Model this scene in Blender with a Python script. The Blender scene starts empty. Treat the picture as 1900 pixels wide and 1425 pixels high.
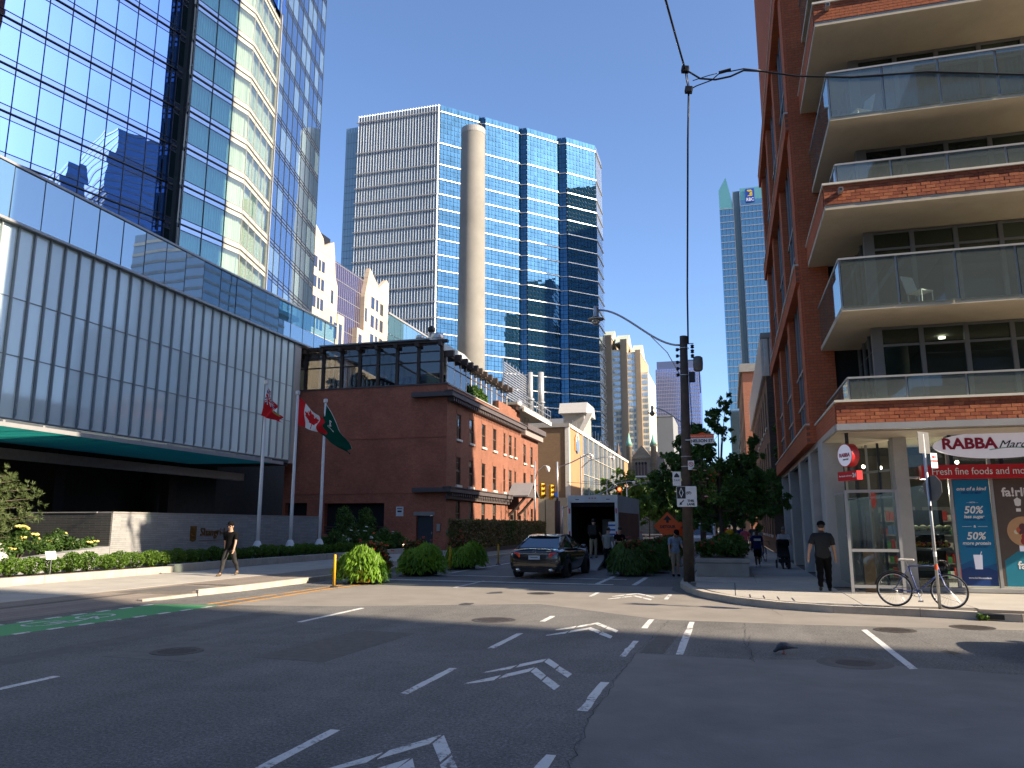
import bpy, bmesh, math, random
import numpy as np
from mathutils import Vector, Matrix
R = random.Random(7)
NR = np.random.RandomState(11)
rad = math.radians
SC = bpy.context.scene
COL = SC.collection
# ---------------------------------------------------------------- camera, sky, sun, exposure
cd = bpy.data.cameras.new('camera'); cam = bpy.data.objects.new('camera', cd); COL.objects.link(cam)
cd.sensor_width = 36.0; cd.lens = 36.0 * 1430.0 / 1900.0; cd.clip_start = 0.1; cd.clip_end = 5000
cam.location = (0, 0, 1.75); cam.rotation_euler = (rad(90 + 10.44), 0, rad(15.564))
SC.camera = cam
SUN_EL, SUN_AZ = 30.0, -9.0            # degrees up; degrees from +X towards +Y
w = bpy.data.worlds.new('World'); SC.world = w; w.use_nodes = True
wn = w.node_tree; wn.nodes.clear()
sky = wn.nodes.new('ShaderNodeTexSky'); sky.sky_type = 'NISHITA'; sky.sun_disc = False
sky.sun_elevation = rad(SUN_EL); sky.sun_rotation = rad(90 - SUN_AZ)
sky.altitude = 100; sky.air_density = 0.72; sky.dust_density = 1.5; sky.ozone_density = 4.2
bg = wn.nodes.new('ShaderNodeBackground'); bg.inputs[1].default_value = 0.12
wo = wn.nodes.new('ShaderNodeOutputWorld')
wn.links.new(sky.outputs[0], bg.inputs[0]); wn.links.new(bg.outputs[0], wo.inputs[0])
sv = Vector((math.cos(rad(SUN_EL)) * math.cos(rad(SUN_AZ)), math.cos(rad(SUN_EL)) * math.sin(rad(SUN_AZ)), math.sin(rad(SUN_EL))))
sl = bpy.data.lights.new('sun', 'SUN'); sl.energy = 4.6; sl.angle = rad(0.53); sl.color = (1.0, 0.84, 0.64)
so = bpy.data.objects.new('sun', sl); COL.objects.link(so); so.location = sv * 60; so.rotation_euler = (-sv).to_track_quat('-Z', 'Y').to_euler()
SC.view_settings.view_transform = 'Standard'; SC.view_settings.look = 'None'
SC.view_settings.exposure = 1.42; SC.view_settings.gamma = 1.0; SC.view_settings.use_curve_mapping = False
SC.render.engine = 'CYCLES'
cy = SC.cycles
cy.max_bounces = 7; cy.diffuse_bounces = 4; cy.glossy_bounces = 4; cy.transmission_bounces = 6; cy.transparent_max_bounces = 16
cy.caustics_reflective = False; cy.caustics_refractive = False; cy.sample_clamp_indirect = 6.0
cy.use_denoising = True

# ---------------------------------------------------------------- scene helpers
WC = {}                                 # things whose parts are given in world coordinates
def link(o, parent=None):
    COL.objects.link(o)
    if parent is not None:
        o.parent = parent
        if parent.name in WC: o.matrix_parent_inverse = WC[parent.name]
    return o
def tag(o, label=None, cat=None, group=None, kind=None):
    if label: o['label'] = label
    if cat: o['category'] = cat
    if group: o['group'] = group
    if kind: o['kind'] = kind
    return o
def thing(name, label, cat, loc=(0, 0, 0), rz=0.0, group=None, world=False):
    o = bpy.data.objects.new(name, None); o.empty_display_size = 0.2
    link(o); o.location = loc; o.rotation_euler = (0, 0, rz)
    if world: WC[o.name] = (Matrix.Translation(loc) @ Matrix.Rotation(rz, 4, 'Z')).inverted()
    return tag(o, label, cat, group)
_kids = {}
def copy_tree(o, parent=None):
    c = o.copy(); COL.objects.link(c)
    if parent is not None:
        c.parent = parent; c.matrix_parent_inverse = o.matrix_parent_inverse
    for ch in list(o.children): copy_tree(ch, c)
    return c
def dup(o, loc=None, rz=None, label=None, group=None, scale=None):
    c = copy_tree(o)
    if loc is not None: c.location = loc
    if rz is not None: c.rotation_euler = (0, 0, rz)
    if scale is not None: c.scale = (scale,) * 3 if isinstance(scale, (int, float)) else scale
    if label: c['label'] = label
    if group: c['group'] = group
    return c

class MB:
    """collects shapes and links them as one mesh object"""
    def __init__(s): s.v = []; s.f = []; s.mi = []; s.T = None
    def add(s, vs, fs, mi=0):
        b = len(s.v)
        if s.T is not None: vs = [tuple(s.T @ Vector(p)) for p in vs]
        s.v.extend(vs); s.f.extend([tuple(i + b for i in f) for f in fs]); s.mi.extend([mi] * len(fs)); return s
    def box(s, x0, x1, y0, y1, z0, z1, mi=0):
        return s.add([(x0, y0, z0), (x1, y0, z0), (x1, y1, z0), (x0, y1, z0), (x0, y0, z1), (x1, y0, z1), (x1, y1, z1), (x0, y1, z1)],
                     [(0, 3, 2, 1), (4, 5, 6, 7), (0, 1, 5, 4), (1, 2, 6, 5), (2, 3, 7, 6), (3, 0, 4, 7)], mi)
    def quad(s, a, b, c, d, mi=0): return s.add([a, b, c, d], [(0, 1, 2, 3)], mi)
    def prism(s, poly, z0, z1, mi=0):
        n = len(poly)
        if sum(poly[i][0] * poly[(i + 1) % n][1] - poly[(i + 1) % n][0] * poly[i][1] for i in range(n)) < 0: poly = poly[::-1]
        vs = [(x, y, z0) for x, y in poly] + [(x, y, z1) for x, y in poly]
        return s.add(vs, [tuple(range(n - 1, -1, -1)), tuple(range(n, 2 * n))] + [(i, (i + 1) % n, n + (i + 1) % n, n + i) for i in range(n)], mi)
    def prism_x(s, poly, x0, x1, mi=0):      # poly in (y, z)
        n = len(poly)
        vs = [(x0, y, z) for y, z in poly] + [(x1, y, z) for y, z in poly]
        return s.add(vs, [tuple(range(n - 1, -1, -1)), tuple(range(n, 2 * n))] + [(i, (i + 1) % n, n + (i + 1) % n, n + i) for i in range(n)], mi)
    def prism_y(s, poly, y0, y1, mi=0):      # poly in (x, z)
        n = len(poly)
        vs = [(x, y0, z) for x, z in poly] + [(x, y1, z) for x, z in poly]
        return s.add(vs, [tuple(range(n)), tuple(range(2 * n - 1, n - 1, -1))] + [(i, n + i, n + (i + 1) % n, (i + 1) % n) for i in range(n)], mi)
    def tube(s, pts, r, n=8, mi=0, cap=True):
        pts = [Vector(p) for p in pts]; m = len(pts)
        rs = r if isinstance(r, (list, tuple)) else [r] * m
        vs = []; up = None
        for i, p in enumerate(pts):
            d = (pts[min(i + 1, m - 1)] - pts[max(i - 1, 0)])
            if d.length < 1e-9: d = Vector((0, 0, 1))
            d.normalize()
            if up is None: up = Vector((0, 0, 1)) if abs(d.z) < 0.9 else Vector((1, 0, 0))
            a = d.cross(up)
            if a.length < 1e-6: a = d.cross(Vector((0.3, 1, 0.2)))
            a.normalize(); b = a.cross(d).normalized(); up = b
            for k in range(n):
                t = 2 * math.pi * k / n
                q = p + (a * math.cos(t) + b * math.sin(t)) * rs[i]; vs.append(tuple(q))
        fs = [(i * n + k, i * n + (k + 1) % n, (i + 1) * n + (k + 1) % n, (i + 1) * n + k) for i in range(m - 1) for k in range(n)]
        if cap: fs += [tuple(range(n - 1, -1, -1)), tuple((m - 1) * n + k for k in range(n))]
        return s.add(vs, fs, mi)
    def lathe(s, prof, n=16, c=(0, 0, 0), mi=0, cap=True):
        vs = [(c[0] + r * math.cos(2 * math.pi * k / n), c[1] + r * math.sin(2 * math.pi * k / n), c[2] + z) for r, z in prof for k in range(n)]
        m = len(prof)
        fs = [(i * n + k, i * n + (k + 1) % n, (i + 1) * n + (k + 1) % n, (i + 1) * n + k) for i in range(m - 1) for k in range(n)]
        if cap: fs += [tuple(range(n - 1, -1, -1)), tuple((m - 1) * n + k for k in range(n))]
        return s.add(vs, fs, mi)
    def ball(s, c, r, n=10, m=6, mi=0):
        rx, ry, rz = (r, r, r) if isinstance(r, (int, float)) else r
        vs = [(c[0], c[1], c[2] - rz)]
        for i in range(1, m):
            t = math.pi * i / m
            vs += [(c[0] + rx * math.sin(t) * math.cos(2 * math.pi * k / n), c[1] + ry * math.sin(t) * math.sin(2 * math.pi * k / n), c[2] - rz * math.cos(t)) for k in range(n)]
        vs.append((c[0], c[1], c[2] + rz)); L = len(vs) - 1
        fs = [(0, 1 + (k + 1) % n, 1 + k) for k in range(n)]
        for i in range(m - 2):
            a = 1 + i * n; fs += [(a + k, a + (k + 1) % n, a + n + (k + 1) % n, a + n + k) for k in range(n)]
        a = 1 + (m - 2) * n; fs += [(a + k, a + (k + 1) % n, L) for k in range(n)]
        return s.add(vs, fs, mi)
    def wall(s, W, z0, z1, holes, depth, mi=0, mr=None):
        """wall in the plane y=0 from x=0..W facing -y, with openings (x0,x1,z0,z1) that have reveals DEPTH deep (+y)"""
        mr = mi if mr is None else mr
        xs = sorted({0, W, *[h[0] for h in holes], *[h[1] for h in holes]}); zs = sorted({z0, z1, *[h[2] for h in holes], *[h[3] for h in holes]})
        for i in range(len(xs) - 1):
            for j in range(len(zs) - 1):
                cx, cz = (xs[i] + xs[i + 1]) / 2, (zs[j] + zs[j + 1]) / 2
                if any(h[0] < cx < h[1] and h[2] < cz < h[3] for h in holes): continue
                s.quad((xs[i], 0, zs[j]), (xs[i + 1], 0, zs[j]), (xs[i + 1], 0, zs[j + 1]), (xs[i], 0, zs[j + 1]), mi)
        for a, b, c, d in holes:
            s.quad((a, 0, c), (a, 0, d), (a, depth, d), (a, depth, c), mr); s.quad((b, 0, c), (b, depth, c), (b, depth, d), (b, 0, d), mr)
            s.quad((a, 0, c), (a, depth, c), (b, depth, c), (b, 0, c), mr); s.quad((a, 0, d), (b, 0, d), (b, depth, d), (a, depth, d), mr)
        return s
    def mesh(s, name, mats, smooth=False):
        me = bpy.data.meshes.new(name); me.from_pydata(s.v, [], s.f)
        for m in (mats if isinstance(mats, (list, tuple)) else [mats]): me.materials.append(m)
        if any(s.mi): me.polygons.foreach_set('material_index', s.mi)
        if smooth: me.polygons.foreach_set('use_smooth', [True] * len(s.f))
        me.update(); return me
    def build(s, name, mats, parent=None, smooth=False, bevel=0, segs=2, sub=0):
        o = bpy.data.objects.new(name, s.mesh(name, mats, smooth)); link(o, parent)
        if bevel:
            b = o.modifiers.new('edge', 'BEVEL'); b.width = bevel; b.segments = segs; b.limit_method = 'ANGLE'; b.angle_limit = rad(40)
        if sub:
            b = o.modifiers.new('smooth', 'SUBSURF'); b.levels = sub; b.render_levels = sub
        return o
_ub = {}
def ubox(mat):
    if mat.name not in _ub: _ub[mat.name] = MB().box(0, 1, 0, 1, 0, 1).mesh('unit_' + mat.name, mat)
    return _ub[mat.name]
def bx(name, parent, mat, x0, x1, y0, y1, z0, z1, rot=None):
    o = bpy.data.objects.new(name, ubox(mat)); link(o, parent)
    o.location = (x0, y0, z0); o.scale = (x1 - x0, y1 - y0, z1 - z0)
    if rot: o.rotation_euler = rot
    return o
def stuff(o): o['kind'] = 'stuff'; return o
def text(body, size, mat, parent, loc, rot=(rad(90), 0, 0), name='lettering', align='CENTER', shear=0.0, ext=0.004, sx=1.0, bold=0.0):
    c = bpy.data.curves.new(name, 'FONT'); c.body = body; c.size = size; c.align_x = align; c.align_y = 'CENTER'
    c.extrude = ext; c.shear = shear; c.offset = bold; c.materials.append(mat); c.resolution_u = 3
    q = bpy.data.objects.new(name, c); me = bpy.data.meshes.new_from_object(q); me.name = name
    bpy.data.objects.remove(q); bpy.data.curves.remove(c)
    if not me.materials: me.materials.append(mat)
    o = bpy.data.objects.new(name, me); link(o, parent); o.location = loc; o.rotation_euler = rot; o.scale = (sx, 1, 1)
    return o
def quadcloud(P, U, V, name, mats, mi=None, bend=None):
    """many small leaves: centres P, half axes U, V (N x 3); each a quad, or two folded quads"""
    n = len(P)
    a = P - U - V; b = P + U - V * 0.35; c = P + U * 0.2 + V; d = P - U * 1.0 + V * 0.35
    vs = np.stack([P - V, P + U, P + V, P - U], 1).reshape(-1, 3)
    me = bpy.data.meshes.new(name)
    me.vertices.add(4 * n); me.vertices.foreach_set('co', vs.astype(np.float32).ravel())
    me.loops.add(4 * n); me.loops.foreach_set('vertex_index', np.arange(4 * n, dtype=np.int32))
    me.polygons.add(n); me.polygons.foreach_set('loop_start', np.arange(0, 4 * n, 4, dtype=np.int32))
    for m in (mats if isinstance(mats, (list, tuple)) else [mats]): me.materials.append(m)
    if mi is not None: me.polygons.foreach_set('material_index', np.asarray(mi, np.int32))
    me.update(); me.validate(); return me
def unit(a): return a / (np.linalg.norm(a, axis=1, keepdims=True) + 1e-9)
def leaves(centers, radii, n, size, name, mats, droop=0.3, aspect=2.0, shell=0.45, mix=None, seed=1, flat=1.0):
    """leaf quads through clumps: each clump an ellipsoid"""
    rs = np.random.RandomState(seed)
    C = np.asarray(centers, float); Rr = np.asarray(radii, float)
    if Rr.ndim == 1: Rr = np.repeat(Rr[:, None], 3, 1)
    wgt = Rr.prod(1) ** 0.67; k = rs.choice(len(C), n, p=wgt / wgt.sum())
    d = unit(rs.normal(size=(n, 3))); rr = (shell + (1 - shell) * rs.rand(n, 1)) ** 0.7
    P = C[k] + d * rr * Rr[k]
    V = unit(d * 0.6 + rs.normal(size=(n, 3)) * 0.75 + np.array([0, 0, -droop])); W = unit(rs.normal(size=(n, 3)))
    U = unit(np.cross(V, W)); s = size * (0.6 + 0.8 * rs.rand(n, 1))
    m = None
    if mix: m = rs.choice(len(mix), n, p=np.array(mix) / sum(mix))
    return quadcloud(P, U * s / aspect, V * s, name, mats, m)
def mobj(name, me, parent=None, loc=None):
    o = bpy.data.objects.new(name, me); link(o, parent)
    if loc is not None: o.location = loc
    return o

# ---------------------------------------------------------------- materials
class NT:
    def __init__(s, name):
        s.m = bpy.data.materials.new(name); s.m.use_nodes = True; s.t = s.m.node_tree; s.t.nodes.clear()
        s.out = s.n('OutputMaterial')
    def n(s, typ, **k):
        nd = s.t.nodes.new('ShaderNode' + typ)
        for a, v in k.items(): setattr(nd, a, v)
        return nd
    def l(s, a, b): s.t.links.new(a, b)
    def val(s, sock, v):
        if hasattr(v, 'type') and hasattr(v, 'node'): s.l(v, sock)
        else: sock.default_value = v
    def math(s, op, a, b=None, c=None, clamp=False):
        nd = s.n('Math', operation=op); nd.use_clamp = clamp
        for i, v in enumerate((a, b, c)):
            if v is not None: s.val(nd.inputs[i], v)
        return nd.outputs[0]
    def mixc(s, f, a, b, typ='MIX'):
        nd = s.n('Mix', data_type='RGBA', blend_type=typ)
        s.val(nd.inputs[0], f); s.val(nd.inputs[6], a); s.val(nd.inputs[7], b); return nd.outputs[2]
    def pos(s): return s.n('NewGeometry').outputs['Position']
    def noise(s, vec, scale, detail=4, rough=0.6, dist=0.0):
        nd = s.n('TexNoise'); s.l(vec, nd.inputs['Vector']); nd.inputs['Scale'].default_value = scale
        nd.inputs['Detail'].default_value = detail; nd.inputs['Roughness'].default_value = rough; nd.inputs['Distortion'].default_value = dist
        return nd.outputs[0]
    def ramp(s, f, stops):
        nd = s.n('ValToRGB'); s.l(f, nd.inputs[0]); e = nd.color_ramp.elements
        while len(e) < len(stops): e.new(0.5)
        for i, (p, c) in enumerate(stops): e[i].position = p; e[i].color = c if len(c) == 4 else (*c, 1)
        return nd.outputs[0]
    def bump(s, h, strength, dist=0.02, normal=None):
        nd = s.n('Bump'); nd.inputs['Strength'].default_value = strength; nd.inputs['Distance'].default_value = dist; s.l(h, nd.inputs['Height'])
        if normal is not None: s.l(normal, nd.inputs['Normal'])
        return nd.outputs[0]
    def bsdf(s, col, rough=0.6, metal=0.0, spec=0.5, normal=None, coat=0.0, emit=None, estr=0.0):
        p = s.n('BsdfPrincipled'); s.val(p.inputs['Base Color'], col if not isinstance(col, tuple) else (*col[:3], 1)); s.val(p.inputs['Roughness'], rough)
        p.inputs['Metallic'].default_value = metal; p.inputs['Specular IOR Level'].default_value = spec
        p.inputs['Coat Weight'].default_value = coat; p.inputs['Coat Roughness'].default_value = 0.03
        if normal is not None: s.l(normal, p.inputs['Normal'])
        if emit: p.inputs['Emission Color'].default_value = (*emit, 1); p.inputs['Emission Strength'].default_value = estr
        return p.outputs[0]
    def done(s, shader): s.l(shader, s.out.inputs[0]); return s.m
def c4(c): return (c[0], c[1], c[2], 1.0)
def sc(c, k): return tuple(min(1, x * k) for x in c[:3])
def M(name, col, rough=0.6, var=0.12, scale=4.0, bump=0.0, bscale=60.0, metal=0.0, spec=0.4, coat=0.0, coord='pos', stain=0.0, emit=None, estr=0.0):
    t = NT(name); P = t.pos() if coord == 'pos' else t.n('TexCoord').outputs['Object']
    c = c4(col)
    if var:
        f = t.noise(P, scale, 5, 0.65)
        c = t.ramp(f, [(0.25, sc(col, 1 - var)), (0.75, sc(col, 1 + var))])
        if stain:
            g = t.noise(P, scale * 0.23, 6, 0.7, 0.6)
            c = t.mixc(t.math('MULTIPLY', t.ramp(g, [(0.5, (0, 0, 0)), (0.72, (1, 1, 1))]), stain), c, c4(sc(col, 0.5)))
    nm = t.bump(t.noise(P, bscale, 3, 0.6), bump, 0.01) if bump else None
    return t.done(t.bsdf(c, rough, metal, spec, nm, coat, emit, estr))
def Mbrick(name, c1, c2, mort, axis, bw=0.215, bh=0.075, joint=0.01, var=0.3, bump=0.5, rough=0.85, offset=0.5, stain=0.15):
    t = NT(name); x = t.n('SeparateXYZ'); t.l(t.pos(), x.inputs[0]); cb = t.n('CombineXYZ')
    t.l(x.outputs[0 if axis == 'x' else 1], cb.inputs[0]); t.l(x.outputs[2], cb.inputs[1])
    b = t.n('TexBrick'); b.offset = offset; t.l(cb.outputs[0], b.inputs['Vector'])
    b.inputs['Color1'].default_value = c4(c1); b.inputs['Color2'].default_value = c4(c2); b.inputs['Mortar'].default_value = c4(mort)
    b.inputs['Scale'].default_value = 1.0; b.inputs['Mortar Size'].default_value = joint; b.inputs['Brick Width'].default_value = bw; b.inputs['Row Height'].default_value = bh
    f = t.noise(t.pos(), 0.5, 6, 0.7); c = t.mixc(stain, b.outputs[0], t.ramp(f, [(0.3, sc(c1, 0.45)), (0.75, sc(c2, 1.35))]))
    f2 = t.noise(t.pos(), 9, 3, 0.6); c = t.mixc(0.5, c, t.ramp(f2, [(0.2, (1 - var,) * 3), (0.8, (1 + var,) * 3)]), 'MULTIPLY')
    return t.done(t.bsdf(c, rough, 0, 0.2, t.bump(b.outputs['Fac'], -bump, 0.01)))
def Mglass(name, tint=(0.6, 0.8, 1.0), base=(0.02, 0.04, 0.06), refl=0.35, rough=0.01, wave=0.0, wscale=0.5, fre=1.0, clear=0.0, clearcol=(1, 1, 1), cell=None):
    """coated facade glazing: mirror share grows towards grazing; CLEAR lets one see inside"""
    t = NT(name); nm = None
    if wave:
        oi = t.n('ObjectInfo'); add = t.n('VectorMath', operation='ADD'); t.l(t.pos(), add.inputs[0])
        mu = t.math('MULTIPLY', oi.outputs['Random'], 37.0); cb = t.n('CombineXYZ'); t.l(mu, cb.inputs[0]); t.l(mu, cb.inputs[1]); t.l(cb.outputs[0], add.inputs[1])
        nm = t.bump(t.noise(add.outputs[0], wscale, 1, 0.4), wave, 0.1)
    g = t.n('BsdfGlossy'); g.inputs['Color'].default_value = c4(tint); g.inputs['Roughness'].default_value = rough
    if nm is not None: t.l(nm, g.inputs['Normal'])
    oi2 = t.n('ObjectInfo'); bv = t.n('VectorMath', operation='SCALE'); bv.inputs[0].default_value = base; t.l(t.math('MULTIPLY_ADD', oi2.outputs['Random'], 0.22, 0.89), bv.inputs['Scale'])
    if clear > 0:
        tr = t.n('BsdfTransparent'); tr.inputs[0].default_value = c4(clearcol); d = t.n('BsdfDiffuse'); d.inputs[0].default_value = c4(base)
        mx = t.n('MixShader'); mx.inputs[0].default_value = clear; t.l(d.outputs[0], mx.inputs[1]); t.l(tr.outputs[0], mx.inputs[2]); b0 = mx.outputs[0]
    else:
        d = t.n('BsdfDiffuse'); t.l(bv.outputs[0], d.inputs[0]); b0 = d.outputs[0]
    if cell:
        sn = t.n('VectorMath', operation='SNAP'); t.l(t.pos(), sn.inputs[0]); sn.inputs[1].default_value = cell
        wn_ = t.n('TexWhiteNoise'); t.l(sn.outputs[0], wn_.inputs['Vector'])
        big = t.noise(t.pos(), 0.06, 3, 0.6, 0.5)
        k = t.math('ADD', t.math('MULTIPLY', wn_.outputs['Value'], 0.3), t.math('MULTIPLY_ADD', big, 0.5, 0.6))
        vm = t.n('VectorMath', operation='SCALE'); vm.inputs[0].default_value = tint; t.l(k, vm.inputs['Scale']); t.l(vm.outputs[0], g.inputs['Color'])
    lw = t.n('LayerWeight'); lw.inputs[0].default_value = 0.5
    f = t.math('POWER', lw.outputs['Facing'], 3.0); f = t.math('MULTIPLY_ADD', f, (1 - refl) * fre, refl, clamp=True)
    mx = t.n('MixShader'); t.l(f, mx.inputs[0]); t.l(b0, mx.inputs[1]); t.l(g.outputs[0], mx.inputs[2])
    return t.done(mx.outputs[0])
def Mleaf(name, cols, trans=0.35, rough=0.5):
    """foliage: each clump its own tone by position noise, light passing through the blade"""
    t = NT(name); P = t.pos(); f = t.noise(P, 1.1, 2, 0.5); f2 = t.noise(P, 23, 1, 0.5)
    f = t.math('ADD', t.math('MULTIPLY', f, 0.55), t.math('MULTIPLY', f2, 0.45))
    k = len(cols); c = t.ramp(f, [(0.3 + 0.4 * i / max(1, k - 1), cols[i]) for i in range(k)])
    d = t.bsdf(c, rough, 0, 0.35); tr = t.n('BsdfTranslucent'); t.l(t.mixc(1.0, c, (0.9, 1.0, 0.35, 1), 'MULTIPLY'), tr.inputs[0])
    mx = t.n('MixShader'); mx.inputs[0].default_value = trans; t.l(d, mx.inputs[1]); t.l(tr.outputs[0], mx.inputs[2])
    return t.done(mx.outputs[0])
def emis(name, c, s):
    t = NT(name); e = t.n('Emission'); e.inputs[0].default_value = c4(c); e.inputs[1].default_value = s; return t.done(e.outputs[0])
# ---------------------------------------------------------------- shared materials
def asphalt():
    t = NT('asphalt'); P = t.pos()
    sp = t.math('ADD', t.math('MULTIPLY', t.noise(P, 30, 3, 0.85), 0.6), t.math('MULTIPLY', t.noise(P, 85, 2, 0.8), 0.4)); big = t.noise(P, 0.35, 6, 0.65, 0.4); mid = t.noise(P, 3.0, 5, 0.7)
    c = t.ramp(big, [(0.3, (0.112, 0.109, 0.104)), (0.7, (0.175, 0.169, 0.158))])
    mp = t.n('VectorMath', operation='MULTIPLY'); t.l(P, mp.inputs[0]); mp.inputs[1].default_value = (1.0, 0.045, 1)
    c = t.mixc(0.55, c, t.ramp(t.noise(mp.outputs[0], 1.1, 4, 0.6), [(0.3, (0.72,) * 3), (0.7, (1.25,) * 3)]), 'MULTIPLY')
    c = t.mixc(0.5, c, t.ramp(mid, [(0.3, (0.72,) * 3), (0.7, (1.22,) * 3)]), 'MULTIPLY')
    c = t.mixc(0.9, c, t.ramp(sp, [(0.36, (0.2,) * 3), (0.5, (0.92,) * 3), (0.6, (1.55,) * 3), (0.68, (3.6,) * 3)]), 'MULTIPLY')
    # cracks: thin dark seams
    v = t.n('TexVoronoi', feature='DISTANCE_TO_EDGE'); wv = t.n('VectorMath', operation='ADD'); t.l(P, wv.inputs[0])
    nz = t.n('TexNoise'); nz.inputs['Scale'].default_value = 1.3; nz.inputs['Detail'].default_value = 6; t.l(P, nz.inputs['Vector']); t.l(nz.outputs['Color'], wv.inputs[1])
    t.l(wv.outputs[0], v.inputs['Vector']); v.inputs['Scale'].default_value = 0.17
    ck = t.math('LESS_THAN', v.outputs['Distance'], 0.0028)
    ck = t.math('MULTIPLY', ck, t.ramp(t.noise(P, 0.5, 2), [(0.45, (0, 0, 0)), (0.55, (1, 1, 1))]))
    blot = t.ramp(t.noise(P, 0.9, 5, 0.7, 1.2), [(0.62, (0, 0, 0)), (0.7, (1, 1, 1))])
    c = t.mixc(t.math('MULTIPLY', ck, 0.12), c, (0.03, 0.03, 0.03, 1)); c = t.mixc(t.math('MULTIPLY', blot, 0.3), c, (0.05, 0.048, 0.045, 1))
    nm = t.bump(sp, 0.6, 0.012)
    return t.done(t.bsdf(c, 0.82, 0, 0.3, nm))
def paint(name, col, wear=0.35):
    t = NT(name); P = t.pos(); f = t.noise(P, 14, 6, 0.75); g = t.noise(P, 2.2, 3, 0.6)
    w_ = t.math('ADD', t.math('MULTIPLY', f, 0.6), t.math('MULTIPLY', g, 0.4))
    c = t.mixc(t.ramp(w_, [(wear, (1, 1, 1)), (wear + 0.08, (0, 0, 0))]), c4(col), (0.12, 0.115, 0.11, 1))
    c = t.mixc(0.35, c, t.ramp(t.noise(P, 60, 2, 0.7), [(0.3, (0.6,) * 3), (0.7, (1.2,) * 3)]), 'MULTIPLY')
    return t.done(t.bsdf(c, 0.7, 0, 0.3))
m_asph = asphalt()
m_patch = M('patched_asphalt', (0.11, 0.1, 0.092), 0.85, 0.3, 8, 0.5, 70)
m_white = paint('road_paint_white', (0.62, 0.62, 0.6), 0.40)
m_green = paint('road_paint_green', (0.07, 0.3, 0.11), 0.36)
m_orange = paint('road_paint_yellow', (0.52, 0.25, 0.03), 0.42)
m_conc = M('pavement_concrete', (0.38, 0.355, 0.315), 0.85, 0.14, 1.3, 0.25, 90, stain=0.35)
m_conc2 = M('kerb_concrete', (0.42, 0.38, 0.32), 0.85, 0.2, 3.0, 0.35, 50, stain=0.4)
m_pave = Mbrick('unit_pavers', (0.2, 0.17, 0.145), (0.25, 0.215, 0.18), (0.1, 0.09, 0.08), 'x', 0.2, 0.1, 0.006, 0.25, 0.3)
m_joint = M('joint_dirt', (0.12, 0.11, 0.1), 0.9, 0.2)
m_iron = M('cast_iron', (0.07, 0.06, 0.055), 0.6, 0.3, 20, 0.4, 60, metal=0.4)
m_gcon = M('cast_concrete', (0.3, 0.29, 0.27), 0.8, 0.15, 2, 0.2, 40, stain=0.3)
m_black = M('black_metal', (0.018, 0.018, 0.02), 0.4, 0.1, 8, metal=0.3)
m_steel = M('galvanised_steel', (0.42, 0.43, 0.44), 0.42, 0.15, 9, metal=0.75)
m_alu = M('grey_aluminium', (0.36, 0.365, 0.37), 0.45, 0.08, 3, metal=0.35)
m_dkalu = M('dark_mullion', (0.035, 0.045, 0.06), 0.4, 0.1, 3, metal=0.4)
m_whitep = M('white_enamel', (0.75, 0.76, 0.76), 0.4, 0.05, 4)
m_red = M('red_enamel', (0.5, 0.02, 0.025), 0.35, 0.08, 4)
m_ink = M('black_ink', (0.015, 0.015, 0.017), 0.5, 0.1)
m_yel = M('yellow_plastic', (0.62, 0.34, 0.02), 0.45, 0.12, 6)
m_rubber = M('black_rubber', (0.02, 0.02, 0.02), 0.8, 0.2, 12)
m_soil = M('planting_soil', (0.05, 0.035, 0.025), 0.95, 0.4, 14, 0.6, 40)
m_dark = M('dark_interior', (0.012, 0.013, 0.015), 0.9, 0.2)  # near-black colour stands in for shade inside rooms and recesses
m_bark = M('tree_bark', (0.085, 0.065, 0.05), 0.9, 0.4, 7, 0.8, 30)
m_wood = M('pole_wood', (0.09, 0.066, 0.05), 0.85, 0.3, 5, 0.5, 40)
# ---------------------------------------------------------------- ground, road, pavements
g_ = MB().box(-1500, 1500, -1500, 1800, -1.2, -0.02).build('ground', M('far_ground', (0.13, 0.125, 0.115), 0.9, 0.2, 0.05)); g_['kind'] = 'structure'
road = MB().box(-70, 90, -90, 420, -0.019, 0.0).build('road', m_asph); road['kind'] = 'structure'
def sheet(name, poly, z, mat, parent=road):
    b = MB(); b.prism(poly, 0.0005, z, 0); return b.build(name, mat, parent)
def ragged(x0, x1, y0, y1, n, jit):
    """a painted bar with worn, uneven sides"""
    L = [(x0 + R.uniform(-jit, jit), y0 + (y1 - y0) * i / n) for i in range(n + 1)]; Q = [(x1 + R.uniform(-jit, jit), y1 - (y1 - y0) * i / n) for i in range(n + 1)]
    return L + Q
def dash(x, y0, y1, w_, jit=0.006, skew=0.0, name='lane_dash'):
    p = ragged(x - w_ / 2, x + w_ / 2, y0, y1, 7, jit)
    return sheet(name, [(a + skew * (b - y0), b) for a, b in p], 0.004, m_white)
for y0, y1 in ((4.9, 6.48), (8.0, 9.55), (11.2, 12.86), (14.5, 15.43), (19.9, 21.2)): dash(-3.42 - 0.006 * (y0 - 8), y0, y1, 0.095)
for y0, y1, j in ((4.6, 6.25, 0.012), (7.75, 9.18, 0.012), (11.0, 12.5, 0.014), (14.06, 15.38, 0.006), (19.6, 21.0, 0.006)): dash(-1.44 - 0.011 * (y0 - 6), y0, y1, 0.095, j)
dash(-0.77, 11.36, 15.2, 0.1, 0.012)
for y0, y1 in ((5.2, 7.8), (13.22, 15.8), (21.7, 24.5), (30, 32.6), (39, 41.6)): dash(-7.77, y0, y1, 0.1, 0.003)
b = sheet('stop_line', [(2.06, 11.01), (2.16, 11.06), (2.17, 14.9), (2.07, 14.82)], 0.004, m_white)
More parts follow.
